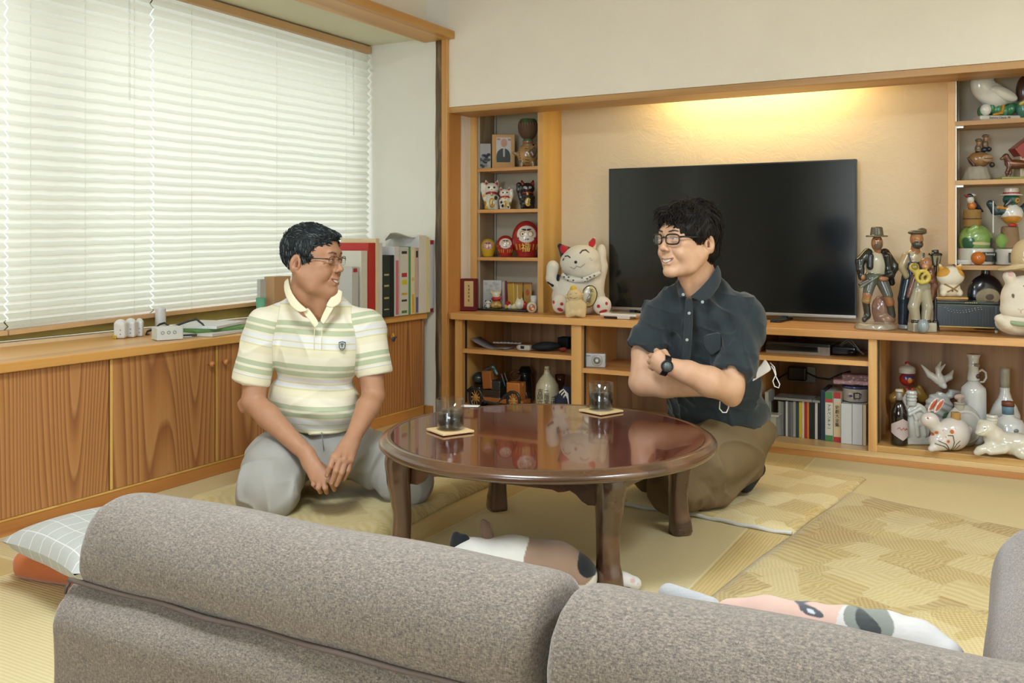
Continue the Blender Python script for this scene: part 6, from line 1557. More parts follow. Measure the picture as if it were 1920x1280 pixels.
for wx, rr in ((894, 15), (975, 15)):
    for dd in (-16, 14):
        f.new(1).t(wx, 742, rr - 2.5, 2.6, (0, 1, 0), dd, '#1c1e1c').y(wx, 742, wx + .01, 742, 3, 3, dd, '#b98a4a'); [f.c([(wx, 742, dd), (wx + 11 * math.cos(a), 742 + 11 * math.sin(a), dd)], .9, '#b98a4a') for a in [i * math.pi / 5 for i in range(10)]]; f.done('wheel', CER, .8)
f = Fig('sake_jug', 'cream stoneware sake jug with black brush writing in the cabinet', 'jug', 1026, 755, zfl, 4.15)
jm = plain('cream_stoneware', '#b8ad8d', .3, coat=.3)
f.lathe('jug', [(20, 0), (22, 4), (22.5, 22), (21, 34), (14, 46), (7, 54), (5.5, 60), (6.5, 62), (6, 63), (0, 63)], jm)
f.lathe('stopper', [(4.5, 0), (4.8, 5), (4, 6), (0, 6)], plain('pale_stopper', '#c6bca0', .6), y=692)
f.text('lettering', '吉四六', 11, 1012, 737, -21, m_ink, True); f.text('lettering', '二階堂', 10, 1024, 737, -23, m_ink, True); f.text('lettering', '詰', 19, 1036, 741, -21, m_ink)
f = Fig('lantern', 'dark glass lantern ornament behind the model car', 'lantern', 982, 757, zfl, 4.32)
f.new(2).y(985, 757, 985, 700, 14, 12, 0, '#22201e', 3).y(985, 700, 985, 686, 16, 8, 0, '#1c1c1c', 2).t(966, 703, 9, 2.5, (0, 1, 0), -6, '#7a4a28').e(985, 740, 10, 8, 16, -8, '#3b3028', 'paint').base().done('body', CER, 1.1)
f = Fig('goblet', 'brown glass goblet behind the sake jug', 'goblet', 1051, 757, zfl, 4.30)
f.lathe('goblet', [(9, 0), (9, 1), (1.6, 4), (1.6, 26), (8, 38), (11, 55), (10, 55), (7, 40), (0, 32)], plain('brown_glass', '#4a2e20', .12, coat=.6))
f = Fig('trainer_shoe', 'navy shoe with white laces leaning at the upright in first bay', 'shoe', 1056, 755, zfl, 4.08)
f.new(3).e(1056, 745, 17, 13, 10, 0, '#22283a').e(1062, 738, 12, 14, 9, 2, '#2b3348').base().done('upper', MAT, 1)
for k_ in range(3): f.tube('lace', [(1048 + k_ * 4, 733 + k_ * 2, -8), (1056 + k_ * 2, 728 + k_ * 3, -10), (1064, 734 + k_ * 2, -10), (1067, 748, -9)], 1.2, m_inkw)
# second bay: camera
f = Fig('compact_camera', 'white compact camera standing on the shelf behind the right glass', 'camera', 1121, 687, Z_S2 + .001, 4.08, turn=-16)
f.new(1).b(1116, 674.5, 20, 12.5, 6, 0, '#b9b7b4', 2).base().done('casing', CER, .9)
f.y(1120, 674, 1120.01, 674, 10, 10, -6, '#8f8c86'); f.new(1); f.S.cyl(f.pt(1121, 674, -9), f.pt(1121, 674, -5), 10, 10, .8, lin('#a8a49a')); f.S.cyl(f.pt(1121, 674, -10.5), f.pt(1121, 674, -8), 6, 6, .6, lin('#6b6862')); f.e(1121, 674, 2.6, 2.6, 3, -10, '#d9d9d4', 'paint'); f.done('lens', CER, .7)
f.text('lettering', 'Canon', 3.6, 1103, 666, -6.3, m_ink)
# third bay: recorder, cables, adapter, discs
f = Fig('disc_recorder', 'silver and black disc recorder on the upper shelf beside the seated man', 'electronics', 1490, 672, Z_S3 + .001, 4.19, turn=-28.9)
f.new(1).b(1500, 659, 58, 12, 30, 8, '#3a4042', 1).done('casing', CER, 1.4)
f.b(1500, 664, 58, 10, 1.2, -23.5, '#a5a298', .6).b(1490, 660, 47, 5.5, 1.6, -24.5, '#101314', .5).done('front_panel', CER, 1.1)
f = Fig('black_adapter', 'black device with tangled cables at right of the disc recorder', 'electronics', 1588, 676, Z_S3 + .001, 4.20, turn=-28.9)
f.new(2).b(1585, 665, 22, 9, 20, 0, '#15181a', 2).e(1600, 667, 10, 6, 12, -12, '#15181a').base().done('casing', CER, 1.1)
f.tube('cable', [(1575, 655, 0), (1590, 640, -6), (1598, 642, -8), (1612, 664, -10), (1620, 672, -8)], 1.1, plain('grey_cable', '#8f8c80', .5)); f.tube('cable', [(1572, 660, 3), (1592, 645, -3), (1606, 660, -6), (1618, 674, -4)], 1.1, MATS['grey_cable'])
f = Fig('power_strip', 'white wall socket plate with a black charger plugged in, third bay', 'socket', 1504, 716, None, Y=Y_TV - .032, turn=-28.9)
f.b(1504, 701, 25, 15, 2.5, 0, '#a8a8a2', 2).done('plate', CER, 1); f.b(1498, 699, 17, 13, 9, -9, '#16191b', 3).done('charger', CER, 1)
f.tube('cable', [(1514, 696, -12), (1535, 704, -14), (1555, 706, -10), (1572, 696, -4), (1590, 690, 0)], 1.5, m_black); f.tube('cable', [(1484, 696, -10), (1470, 705, -8), (1452, 720, -4), (1440, 735, 0)], 1.5, m_black)
Xof = lambda px, Y: P(px, 700, Y=Y).x
def slab(name, px0, px1, pyt, z0, Y0, dpt, col, label, cat, group=None, r=.0012, spine=None, mat=None):
    a, b_ = Xof(px0, Y0), Xof(px1, Y0); zt = P((px0 + px1) / 2, pyt, Y=Y0).z
    root = empty(name, ((a + b_) / 2, Y0 + dpt / 2, z0), label, cat, group)
    m = mat or plain('cover_' + col.strip('#'), col, .35, vary=.05)
    MB().box(a + .0003, b_ - .0003, Y0, Y0 + dpt, z0, zt, r).build('cover', m, root)
    if spine:
        for (f0, f1, c) in spine: MB().box(a + .0012, b_ - .0012, Y0 - .0006, Y0 + .002, z0 + (zt - z0) * f0, z0 + (zt - z0) * f1).build('spine_print', plain('print_' + c.strip('#'), c, .45), root)
    return root, a, b_, zt
Yc = 4.13
cds = [(1459, 1464, '#8f9290', 'grey'), (1464, 1469, '#7a7d7c', 'dull silver'), (1469, 1473, '#3c4146', 'charcoal'), (1473, 1477, '#cfcfc8', 'white'), (1477, 1482, '#5a6068', 'slate'), (1482, 1487, '#6d7072', 'pale slate'), (1487, 1492, '#a0a19a', 'light silver'), (1492, 1498, '#2f4550', 'dark blue'), (1498, 1504, '#c8b233', 'yellow'), (1504, 1508, '#d0c9bd', 'cream'), (1508, 1513, '#a52a28', 'red'), (1513, 1517, '#c87a3a', 'orange'), (1517, 1522, '#23282a', 'black'), (1522, 1528, '#1b2426', 'black'), (1528, 1533, '#c2c0b4', 'ivory'), (1533, 1539, '#1d2022', 'black')]
prev = None
for i, (a, b_, c, nm) in enumerate(cds):
    if nm == 'black': lb = 'black disc case standing ' + {12: 'just right of the orange one', 13: 'just left of the ivory one', 15: 'between the ivory case and the blue slipcase'}[i]
    else: lb = nm + ' disc case standing in the row on the cabinet floor'
    slab('disc_case', a, b_, 752 + (i % 3) * .8, zfl, Yc, .125, c, lb, 'disc case', 'disc cases standing in the third bay', .0006)
zcd = P(1500, 752, Y=Yc).z
for i, (a, b_, pt_, pb) in enumerate(((1455, 1524, 748, 752),)):
    rt_ = empty('disc_case', (Xof(1490, Yc), Yc, zcd + .001), 'clear disc case lying flat at left on top of the row', 'disc case')
    MB().box(Xof(1452, Yc), Xof(1523, Yc), Yc - .01, Yc + .115, zcd + .001, zcd + .011, .001).build('cover', plain('clear_case_grey', '#8d8f8c', .12, coat=.5), rt_)
    rt_ = empty('disc_case', (Xof(1530, Yc), Yc, zcd + .001), 'clear disc case lying flat at right on top of the row', 'disc case')
    MB().box(Xof(1523.5, Yc), Xof(1538, Yc), Yc - .008, Yc + .115, zcd + .001, zcd + .010, .001).build('cover', MATS['clear_case_grey'], rt_)
slab('slipcase', 1539, 1547, 731, zfl, Yc - .005, .18, '#26364a', 'navy blue slipcase between disc cases and green boxed set', 'box')
r1, a, b_, zt = slab('boxed_set', 1547, 1562, 735, zfl, Yc - .012, .16, '#c9c6bb', 'boxed set with green ends and black Japanese title', 'boxed set', None, .001, [(0, .12, '#3f7a44'), (.12, .18, '#c9c6bb'), (.86, 1, '#3f7a44'), (.79, .86, '#b8403a')])
text_obj('lettering', 'ア\nド\nベ\nン\nチ\nャ\nー', .0165, frame_at(((a + b_) / 2, Yc - .0132, (zfl + zt) / 2 - .003), (1, 0, 0), (0, 0, 1)), m_ink, r1, spacing=.95)
r1, a, b_, zt = slab('boxed_set', 1562.5, 1577, 736, zfl, Yc - .012, .16, '#c9b58c', 'boxed set with red ends and black title beside the green one', 'boxed set', None, .001, [(0, .10, '#a82c2c'), (.88, 1, '#a82c2c'), (.82, .88, '#b9b9b4')])
text_obj('lettering', '史\n劇\n大\n全\n集', .0185, frame_at(((a + b_) / 2, Yc - .0132, (zfl + zt) / 2 + .004), (1, 0, 0), (0, 0, 1)), m_ink, r1, spacing=1.0)
slab('binder_case', 1577, 1597.5, 757, zfl, Yc - .03, .16, '#c6c7c4', 'white plastic case, left of the two white ones under the tin', 'case')
slab('binder_case', 1598, 1617, 758, zfl, Yc - .03, .16, '#c4c6c6', 'white plastic case, right of the two white ones under the tin', 'case')
slab('binder_case', 1617.5, 1624, 759, zfl, Yc - .03, .16, '#b8a98a', 'thin beige case squeezed against the upright', 'case')
zcs = P(1600, 757, Y=Yc - .03).z
f = Fig('round_tin', 'round printed tin with a blue lid on the white cases', 'tin', 1604, 757, zcs + .002, 4.18)
f.new(1).y(1604, 757, 1604, 730, 23, 23, 0, '#a69c8c', 2); [f.e(random.uniform(1586, 1606), random.uniform(735, 752), 2.6, 3, 30, -12, random.choice(['#4a4656', '#8a7f96', '#c9c2b8']), 'paint') for _ in range(16)]; f.base().done('tin', CER, 1)
f.b(1598, 743, 6, 6.5, 2, -22.5, '#2a2a2c', .5).b(1598, 743, 4, 4.5, 6, -24, '#a8a498', .5, 'paint').done('picture_panel', CER, .8)
f.y(1604, 730, 1604, 725, 23.6, 23.6, 0, '#3c3f66', 1.5).done('lid', CER, 1)
f = Fig('pink_cloth', 'pink patterned folded cloth on top of the round tin', 'cloth', 1598, 725, zcs + .002 + 32.2 * f.s, 4.17, turn=-20)
f.new(4).b(1596, 721, 32, 4.5, 18, 0, '#a88488', 3).b(1604, 711, 24, 6, 14, 2, '#96767a', 3); [f.e(random.uniform(1566, 1626), random.uniform(706, 726), 1.4, 1, 50, -15, '#c9b4b2', 'paint') for _ in range(40)]; f.S.disp = lambda p: .9 * vnoise(p, .16, 3); f.done('cloth', MAT, 1)
slab('clear_case', 1434, 1441, 735, zfl, 4.14, .12, '#a8aba6', 'clear plastic case standing next to the seated man', 'case')
slab('clear_case', 1441.5, 1446, 752, zfl, 4.15, .12, '#8f958f', 'smaller clear plastic case beside the tall clear one', 'case')
f = Fig('card_box', 'small pale box lying at the front left of the third bay', 'box', 1440, 820, zfl, 4.05, turn=-10)
f.b(1438, 811, 14, 8, 9, 0, '#c6c0b0', 1).base().done('box', MAT, .9)
f = Fig('clear_box', 'clear acrylic box standing behind the small pale box', 'box', 1450, 815, zfl, 4.10, turn=-28.9)
f.b(1451, 799, 7, 22, 14, 0, '#a3a498', 1).b(1449, 777, 14, 2, 14, 0, '#b5b6ae', 1).base().done('box', CER, 1)

# ---- fourth bay: bottles and porcelain
zd = ZD + .001
f = Fig('soda_bottle', 'dark small bottle with a diamond label at the left of fourth bay', 'bottle', 1686, 829, zd, 4.06)
dk = plain('dark_cola_glass', '#14100f', .06, coat=.8)
f.lathe('bottle', [(14, 0), (15.5, 3), (15.5, 20), (14.5, 30), (16, 48), (15, 60), (10, 72), (6, 80)], dk)
f.lathe('neck', [(6, 0), (5.5, 8), (5, 16), (0, 16)], plain('clear_neck_glass', '#8a857c', .08, coat=.6), y=749)
f.lathe('crown_cap', [(6.6, 0), (7, 2), (6.2, 4.5), (0, 5)], plain('cream_cap', '#c2b8a4', .4), y=734)
m_ = MB(); vs = []
for i in range(17):
    a_ = R(-78 + 156 * i / 16); hh = 19 * (1 - .62 * abs(a_) / R(78)); vs += [f.M @ Vector(f.wp((16.7 * math.sin(a_), -16.7 * math.cos(a_), 28 - hh))), f.M @ Vector(f.wp((16.7 * math.sin(a_), -16.7 * math.cos(a_), 28 + hh)))]
m_.add(vs, [(2 * i, 2 * i + 2, 2 * i + 3, 2 * i + 1) for i in range(16)], 0, True)
m_.build('diamond_label', plain('pinkish_label', '#b9a8a4', .5), f.root)
f.tube('script_print', [(1677, 801, -14.6), (1680, 798, -16), (1683, 803, -17), (1687, 799, -17.3), (1690, 803, -17), (1693, 800, -15.8), (1695, 802, -14.8)], .7, m_inkr)
f = Fig('clown_bottle', 'figurine bottle with red face, white cap and yellow sleeves behind the soda bottle', 'bottle', 1700, 815, zd, 4.30)
f.new(3).y(1700, 815, 1700, 735, 22, 12, 0, '#c8c4b8', 4).c([(1688, 733, -4), (1674, 745, -6)], [8, 10], '#8a6a2c').c([(1712, 733, -4), (1728, 745, -4), (1720, 725, -8)], [8, 9, 5], '#8a6a2c').e(1700, 710, 14, 13, 13, -2, '#9c2320').e(1700, 706, 11, 4, 9, -13, '#2a3a6a', 'paint').e(1700, 711, 4, 5, 9, -14, '#c08a2c', 'paint').base().done('body', CER, 1.1)
f.e(1700, 692, 15, 9, 14, -2, '#cfccc2').y(1700, 699, 1700, 696, 15, 15, -2, '#cfccc2', 1).e(1700, 680, 4, 3, 4, -2, '#a82a28').done('cap', CER, 1)
f.e(1695, 728, 4, 4, 3, -13, '#a82a28').e(1705, 728, 4, 4, 3, -13, '#a82a28').done('bow_tie', CER, .9)
f = Fig('relief_flask', 'white porcelain flask with deer relief beside the soda bottle', 'bottle', 1722, 828, zd, 4.11)
f.new(2).e(1719, 795, 25, 40, 9, 0, '#c6c8c0').b(1720, 822, 24, 6, 10, 0, '#c6c8c0', 3).y(1709, 760, 1709, 732, 9, 9, 0, '#c8c9c2', 2)
for t_ in (737, 743, 749): f.t(1709, t_, 9, 1.2, (0, 0, 1), 0, '#b5b7b0')
f.c([(1702, 775, -8), (1722, 764, -9), (1740, 778, -7)], 3.5, '#cfd0c8').c([(1714, 790, -9), (1717, 812, -9)], 4, '#cfd0c8').c([(1726, 792, -9), (1730, 812, -8)], 4, '#cfd0c8').e(1720, 790, 10, 7, 4, -9, '#cfd0c8').c([(1714, 784, -10), (1708, 772, -10)], [4, 2], '#cfd0c8').S.disp = lambda p: .5 * vnoise(p, .35, 7); f.base().done('flask', POR, .9)
f = Fig('dove_bottle', 'white porcelain dove with spread wings on a rock, back of fourth bay', 'bottle', 1762, 815, zd, 4.27)
f.new(4).e(1760, 765, 26, 30, 15, 0, '#b9bcb4').e(1766, 790, 30, 26, 16, 0, '#b3b7ae').c([(1782, 738, 0), (1798, 734, 0)], [8, 3], '#b9bcb4').e(1775, 778, 16, 8, 20, -10, '#4a7a5c', 'paint').S.disp = lambda p: 1.4 * np.sin(p[:, 2] * .45 + p[:, 0] * .2) + .8 * vnoise(p, .2, 9); f.base().done('rock', POR, 1.1)
f.new(3).e(1760, 712, 9, 14, 8, -8, '#ccccc4', rot=-20).c([(1757, 705, -8), (1755, 690, -6), (1762, 678, -4)], [6, 4, 1.6], '#ccccc4').c([(1758, 694, -7), (1770, 682, -5)], [3.5, 1.2], '#ccccc4').e(1765, 722, 5, 5, 5, -12, '#ccccc4').done('dove', POR, .9)
f.new(2).c([(1756, 712, -6), (1742, 702, -4), (1727, 684, -2)], [8, 6, 1.5], '#ccccc4').done('wing', POR, .9)
f.new(2).c([(1764, 712, -6), (1778, 706, -4), (1786, 694, -2)], [7, 6, 1.5], '#ccccc4').done('wing', POR, .9)
f = Fig('tall_jug', 'tall faceted white porcelain jug bottle with handle and flared neck', 'bottle', 1825, 800, zd, 4.25)
pw = plain('white_porcelain_plain', '#c9cac4', .16, coat=.6)
f.lathe('body', [(20, 0), (23, 4), (23, 66), (22, 74), (11, 84), (9, 88)], pw, y=800, seg=8)
f.lathe('neck', [(10, 0), (11, 3), (9.5, 16), (9, 26), (10.5, 30), (9, 32), (9.5, 42), (13, 50), (12, 50.5), (0, 49)], pw, y=714)
f.tube('handle', [(1833, 698, 0), (1841, 693, 0), (1848, 698, 0), (1849, 708, 0), (1844, 716, 0), (1836, 716, 0)], 2.2, pw)
f.e(1829, 704, 4.5, 4.5, 2, -10, '#3a3430').b(1826, 683, 5, 3, 1, -12, '#7a6a58', .5, rot=12).done('badge', CER, .8)
f = Fig('flower_bottle', 'round-bellied white bottle with a long printed neck, far right back', 'bottle', 1884, 800, zd, 4.28)
f.lathe('body', [(20, 0), (25, 6), (26, 24), (20, 40), (12, 54), (8.5, 66), (8, 110), (0, 111)], pw, y=800)
f.lathe('neck_sleeve', [(8.6, 0), (8.8, 34), (8, 36), (0, 36)], plain('grey_green_print', '#a8a698', .3, vary=.25), y=726)
f = Fig('gourd_flask', 'round grey-white flask with heart-shaped stopper behind the rabbit', 'bottle', 1806, 838, zd, 4.16)
f.new(3).e(1806, 800, 34, 42, 13, 0, '#b5b3aa').t(1806, 800, 30, 2, (0, 1, 0), -8, '#c6c4ba').base().done('flask', POR, 1.1)
f.new(1).y(1799, 770, 1799, 754, 9, 9, 0, '#b3aa98', 1.5).t(1799, 756, 9, 1.2, (0, 0, 1), 0, '#a39a86').done('neck', CER, .9)
f.new(2).e(1795, 744, 6, 5, 4, 0, '#b8a294').e(1803, 744, 6, 5, 4, 0, '#b8a294').c([(1799, 744, 0), (1799, 753, 0)], [6, 3], '#b8a294').done('stopper', MAT, .8)
f = Fig('rabbit_bottle', 'white porcelain rabbit bottle painted with orange flowers and grass', 'bottle', 1782, 845, zd, 4.04)
f.new(6).e(1786, 813, 33, 31, 24, 0, '#d6cdc4').e(1762, 826, 22, 18, 18, -4, '#d6cdc4').e(1741, 786, 17, 14, 13, -4, '#d6cdc4').c([(1748, 795, -4), (1764, 810, -2)], [11, 16], '#d6cdc4').e(1817, 807, 7, 8, 8, 0, '#d6cdc4').c([(1750, 836, -10), (1740, 838, -14)], [7, 6], '#d6cdc4')
f.e(1733, 781, 2, 1.5, 9, -15, '#a8432c', 'paint')
for pts in ([(1778, 845), (1779, 825), (1776, 812), (1768, 812)], [(1779, 845), (1784, 828), (1789, 822)], [(1775, 842), (1764, 828), (1750, 822)], [(1781, 845), (1787, 836), (1790, 830)], [(1772, 840), (1760, 832), (1746, 828)]): f.c([(x, y, -22) for x, y in pts], .9, '#3c3a26', 'paint')
for x, y, r in ((1750, 808, 3), (1745, 812, 2.6), (1775, 805, 4), (1768, 823, 3.2), (1760, 803, 1), (1764, 815, 1), (1782, 800, 1)): f.e(x, y, r, r * 1.1, 50, 0, '#c2602e', 'paint')
f.base().done('body', POR, 1)
for dx, dd in ((0, -8), (-8, 0)): f.new(1).e(1757 + dx, 759, 5.5, 16, 3.2, dd, '#d6cdc4', rot=34).e(1757 + dx, 758, 3.4, 12.5, 4, dd - 3, '#b8522e', 'paint' , rot=34).done('ear', POR, .8)
f.new(1).y(1791, 788, 1791, 772, 8.5, 8.5, -2, '#b08a4c', 1.5).done('cork', MAT, .9)
f = Fig('tiger_bottle', 'white glazed porcelain tiger lying down at the right edge of the deck', 'bottle', 1880, 864, zd, 4.035, turn=-20)
f.new(6).e(1900, 835, 40, 25, 20, 0, '#d3ccba').e(1866, 822, 20, 24, 18, 0, '#d3ccba').e(1852, 805, 18, 17, 15, -6, '#d8d1be').e(1841, 812, 9, 7, 8, -14, '#d8d1be').e(1842, 792, 4, 4, 3, -4, '#d8d1be').c([(1860, 840, -10), (1842, 850, -14), (1836, 856, -14)], [10, 8, 7], '#d8d1be').c([(1878, 846, -16), (1858, 852, -18)], [9, 7], '#d8d1be').e(1915, 852, 18, 14, 14, -12, '#d8d1be').c([(1846, 809, -20), (1838, 813, -20)], .5, '#9a8f78', 'paint').e(1848, 801, 1.5, 1, 5, -19, '#6f6450', 'paint').S.disp = lambda p: .5 * vnoise(p, .2, 2); f.base().done('tiger', POR, 1.1)
f.new(1).y(1862, 795, 1862, 778, 10, 10, 0, '#c9c6ba', 2); [f.t(1862, z_, 10, 1.1, (0, 0, 1), 0, '#bdbaae') for z_ in (782, 788)]; f.done('neck', POR, .9)
f = Fig('blue_band_bottle', 'squat white bottle with brown cap and blue neck band behind the tiger', 'bottle', 1890, 830, zd, 4.16)
f.lathe('body', [(26, 0), (29, 4), (29, 34), (24, 44), (11, 50), (10, 54)], pw, y=830)
f.lathe('neck', [(10, 0), (10.5, 14), (10, 15), (0, 15)], plain('blue_neck_print', '#5f7f8e', .3, vary=.3), y=776)
f.lathe('cap', [(11, 0), (11, 8), (10, 9), (0, 9)], plain('brown_stopper', '#6f3f28', .5), y=761)
f.new(1); f.e(1890, 802, 5, 4, 3, -28, '#6a7a74').done('print', CER, .8)
# ================================================================== window worktop
zw = Z_CT + .0008
XW = -2.98
def charger(px, py, w, h, label):
    f = Fig('air_freshener', label, 'container', px, py, zw, X=XW)
    f.new(2).b(px, py - h * .42, w, h * .42, w * .7, 0, '#cfcdc6', w * .4).e(px, py - h * .72, w * .98, h * .28, w * .7, 0, '#d4d2cc').e(px + w * .25, py - h * .42, 1, 1, 9, -w * .7, '#4a4c4a', 'paint').e(px + w * .25, py - h * .22, 1, 1, 9, -w * .7, '#4a4c4a', 'paint').base().done('body', CER, .8)
    f.b(px - w * .7, py - h * .08, w * .35, h * .10, w * .5, -w * .35, '#b5922e', .6).base().done('yellow_tab', CER, .7)
charger(226, 629, 11, 31, 'left white dispenser of the three beside the blind')
charger(245, 627, 10, 31, 'middle white dispenser of the three beside the blind')
charger(261.5, 626, 7, 30, 'narrow right white dispenser of the three beside the blind')
f = Fig('white_roll', 'white upright cylinder standing behind the tissue box', 'container', 301, 614, zw, X=-3.03)
f.new(1).y(301, 614, 301, 579, 10, 9.5, 0, '#cbc8c6', 1).e(301, 579, 9.5, 4, 9.5, 0, '#cbc8c6').base().done('body', CER, .9)
f = Fig('tissue_box', 'small white and mint green tissue box on the worktop', 'tissue box', 314, 636, zw, X=-2.80, turn=38)
f.b(314, 624, 24, 12, 17, 0, '#cfd0c8', .8).b(338.5, 624, 2, 13, 30, 0, '#a3c0ac', .5, 'paint'); [f.t(x, 622, 2.6, .7, (0, 1, 0), -17, '#6c7a70', 'paint') for x in (300, 311, 322)]; f.base().done('box', MAT, .9)
f = Fig('cable', 'black cable looped over the tissue box on the worktop', 'cable', 290, 612, zw, X=-2.97)
f.tube('cable', [(272, 616, 0), (276, 608, 0), (290, 605, 0), (300, 600, -4), (311, 598, -6), (322, 603, -6), (328, 610, -4), (324, 603, -2), (332, 601, 0), (350, 597, 4), (365, 594, 6), (378, 600, 6), (386, 606, 4)], 1.3, m_black); f.e(277, 617, 6, 7, 6, 2, '#3a4248').base().done('plug', CER, .9); f.e(328, 602, 2.2, 2.2, 2, -8, '#c9b890').done('connector', CER, .7)
for i, (pa_, col, lab, w_, rot_) in enumerate(((((350, 617), ), '#c9c7bd', 'lowest cream booklet of the paper pile behind the older man', .13, 10), (((352, 612), ), '#5f8a4a', 'green folder in the middle of the paper pile', .12, -8), (((395, 608), ), '#d3d2d0', 'loose white sheets on top of the paper pile', .12, 20))):
    c0 = P(397, 622, z=zw); c0.z = zw + .012 * i
    root = empty('paper_pile' if i != 1 else 'green_folder', c0, lab, 'paper')
    Mr = Matrix.Translation(c0 + Vector((-.02 * (i - 1), -.02 + .01 * i, 0))) @ Matrix.Rotation(R(rot_), 4, 'Z')
    mbx = MB().box(-w_ * .85, w_ * .85, -w_ * 1.1, w_ * 1.1, 0, .011, .002, M=Mr); mbx.build('sheets', plain('sheet_' + col.strip('#'), col, .75), root)
f = Fig('pen', 'dark pen lying on the worktop beside the tissue box', 'pen', 352, 631, zw, X=-2.79)
f.c([(344, 628, 0), (366, 627, 4)], 2.2, '#1f2426').c([(345, 631, -4), (360, 632, 0)], 1.8, '#c9c9c4').base().done('barrel', CER, .8)
f = Fig('paper_cup', 'green cup just left of the older man on the worktop', 'cup', 489, 582, zw, X=-2.98)
f.lathe('cup', [(7, 0), (9, 24), (8.3, 24), (6, 3), (0, 2)], plain('green_card', '#5fa07c', .6))
slabX = lambda px, X: P(px, 560, X=X).y
def book(name, px0, px1, pyt, X, dpt, col, label, cat='book', spine=None, lean=0, inner=None):
    ya, yb = slabX(px0, X), slabX(px1, X); zt = P((px0 + px1) / 2, pyt, X=X).z
    root = empty(name, (X - dpt / 2, (ya + yb) / 2, zw), label, cat)
    m = plain('cover_' + col.strip('#'), col, .5, vary=.05)
    Mr = Matrix.Translation((0, ya, zw)) @ Matrix.Rotation(R(lean), 4, 'X') @ Matrix.Translation((0, -ya, -zw))
    MB().box(X - dpt, X, ya + .0004, yb - .0004, zw, zt, .0012, M=Mr).build('cover', m, root)
    for (f0, f1, c) in (spine or []): MB().box(X - .002, X + .0008, ya + (yb - ya) * .2, yb - (yb - ya) * .2, zw + (zt - zw) * f0, zw + (zt - zw) * f1, M=Mr).build('spine_print', plain('print_' + c.strip('#'), c, .5), root)
    return root
XB = -2.682
book('newspaper_file', 660, 672, 500, XB, .16, '#b9b8b2', 'grey newspaper file with red corner beside the older man', 'file', [(.9, .97, '#a82a2a')])
book('document_folder', 677, 689, 470, XB, .18, '#cfcabb', 'cream envelope folder leaning before the red binder', 'folder')
book('ring_binder', 690.5, 704, 455, XB, .20, '#b3302a', 'red ring binder standing at the left of the book row', 'binder')
book('document_folder', 704.5, 711, 447, XB, .21, '#d6c69c', 'tall buff folder just right of the red binder', 'folder')
book('document_folder', 711.5, 717, 455, XB, .21, '#cbc9cb', 'pale grey folder with loose sheets beside the buff folder', 'folder')
book('book', 717.5, 732, 480, XB, .16, '#23332e', 'thick dark green book with gold dots on its spine', 'book', [(.3, .33, '#a8a06a'), (.5, .53, '#a8a06a'), (.68, .71, '#a8a06a'), (.12, .14, '#a8a06a')])
book('book', 733, 739, 478, XB, .15, '#15201f', 'thin black book beside the dark green one')
book('document_folder', 740, 749, 462, XB, .20, '#c9c6c6', 'white sheaf with a pink edge behind the thin books', 'folder', [(.02, .8, '#c07078')])
book('book', 750, 766, 463, XB, .18, '#c6c8c0', 'white book with coloured dots down its spine', 'book', [(.9, .94, '#3a3a34'), (.56, .62, '#a83040'), (.45, .52, '#c9c034'), (.30, .33, '#c9a034'), (.2, .23, '#3a3a34'), (.03, .07, '#3f7a44')])
book('book', 766.5, 770, 462, XB, .18, '#4f8f62', 'thin green book beside the dotted white one')
book('book', 770.5, 778, 464, XB, .18, '#d8cfae', 'cream book with a yellow foot on its spine', 'book', [(.02, .3, '#d1a83a'), (.5, .55, '#c9b070')])
book('book', 778.5, 785, 464, XB, .18, '#b9a8a4', 'pinkish book with a blue foot on its spine', 'book', [(.02, .25, '#4a5f8a'), (.85, .95, '#3a3a3c')])
book('document_folder', 785.5, 800, 441, XB, .21, '#cfcecb', 'broad white document stack right of the pinkish book', 'folder')
book('document_folder', 800.5, 804, 444, XB, .20, '#d8cf86', 'narrow yellow folder near the end of the row', 'folder')
book('document_folder', 804.5, 814.5, 450, XB, .20, '#c9c9ce', 'white folder with red corners at the right end of the row', 'folder', [(.94, 1.0, '#b03038'), (.0, .05, '#8c2c30')])
rs_ = empty('loose_papers', P(762, 445, X=XB - .05), 'bent white sheets lying over the tops of the books', 'paper')
vs = []; fs = []
for i in range(9):
    for j in range(4):
        p_ = P(722 + i * 9.2, 438 + 4 * math.sin(i * .7) + abs(i - 4) * .8 + j * 1.0, X=XB - .02 - j * .05); vs.append((p_.x, p_.y, P(760, 462, X=XB).z + .058 + .012 * math.sin(i * .8 + j) - .003 * j - (.02 if i in (0, 8) else 0)))
for i in range(8):
    for j in range(3): k = i * 4 + j; fs.append((k, k + 1, k + 5, k + 4))
o = MB().add(vs, fs, 0, True).build('sheet', m_paper, rs_); mm = o.modifiers.new('t', 'SOLIDIFY'); mm.thickness = .003
book('kraft_box', 514, 545, 518, -2.98, .06, '#b08d62', 'brown card box behind the older man, against the blind', 'box')
book('newspaper', 488, 513, 523, -3.03, .02, '#b3b2aa', 'folded newspaper standing left of the brown card box', 'newspaper')

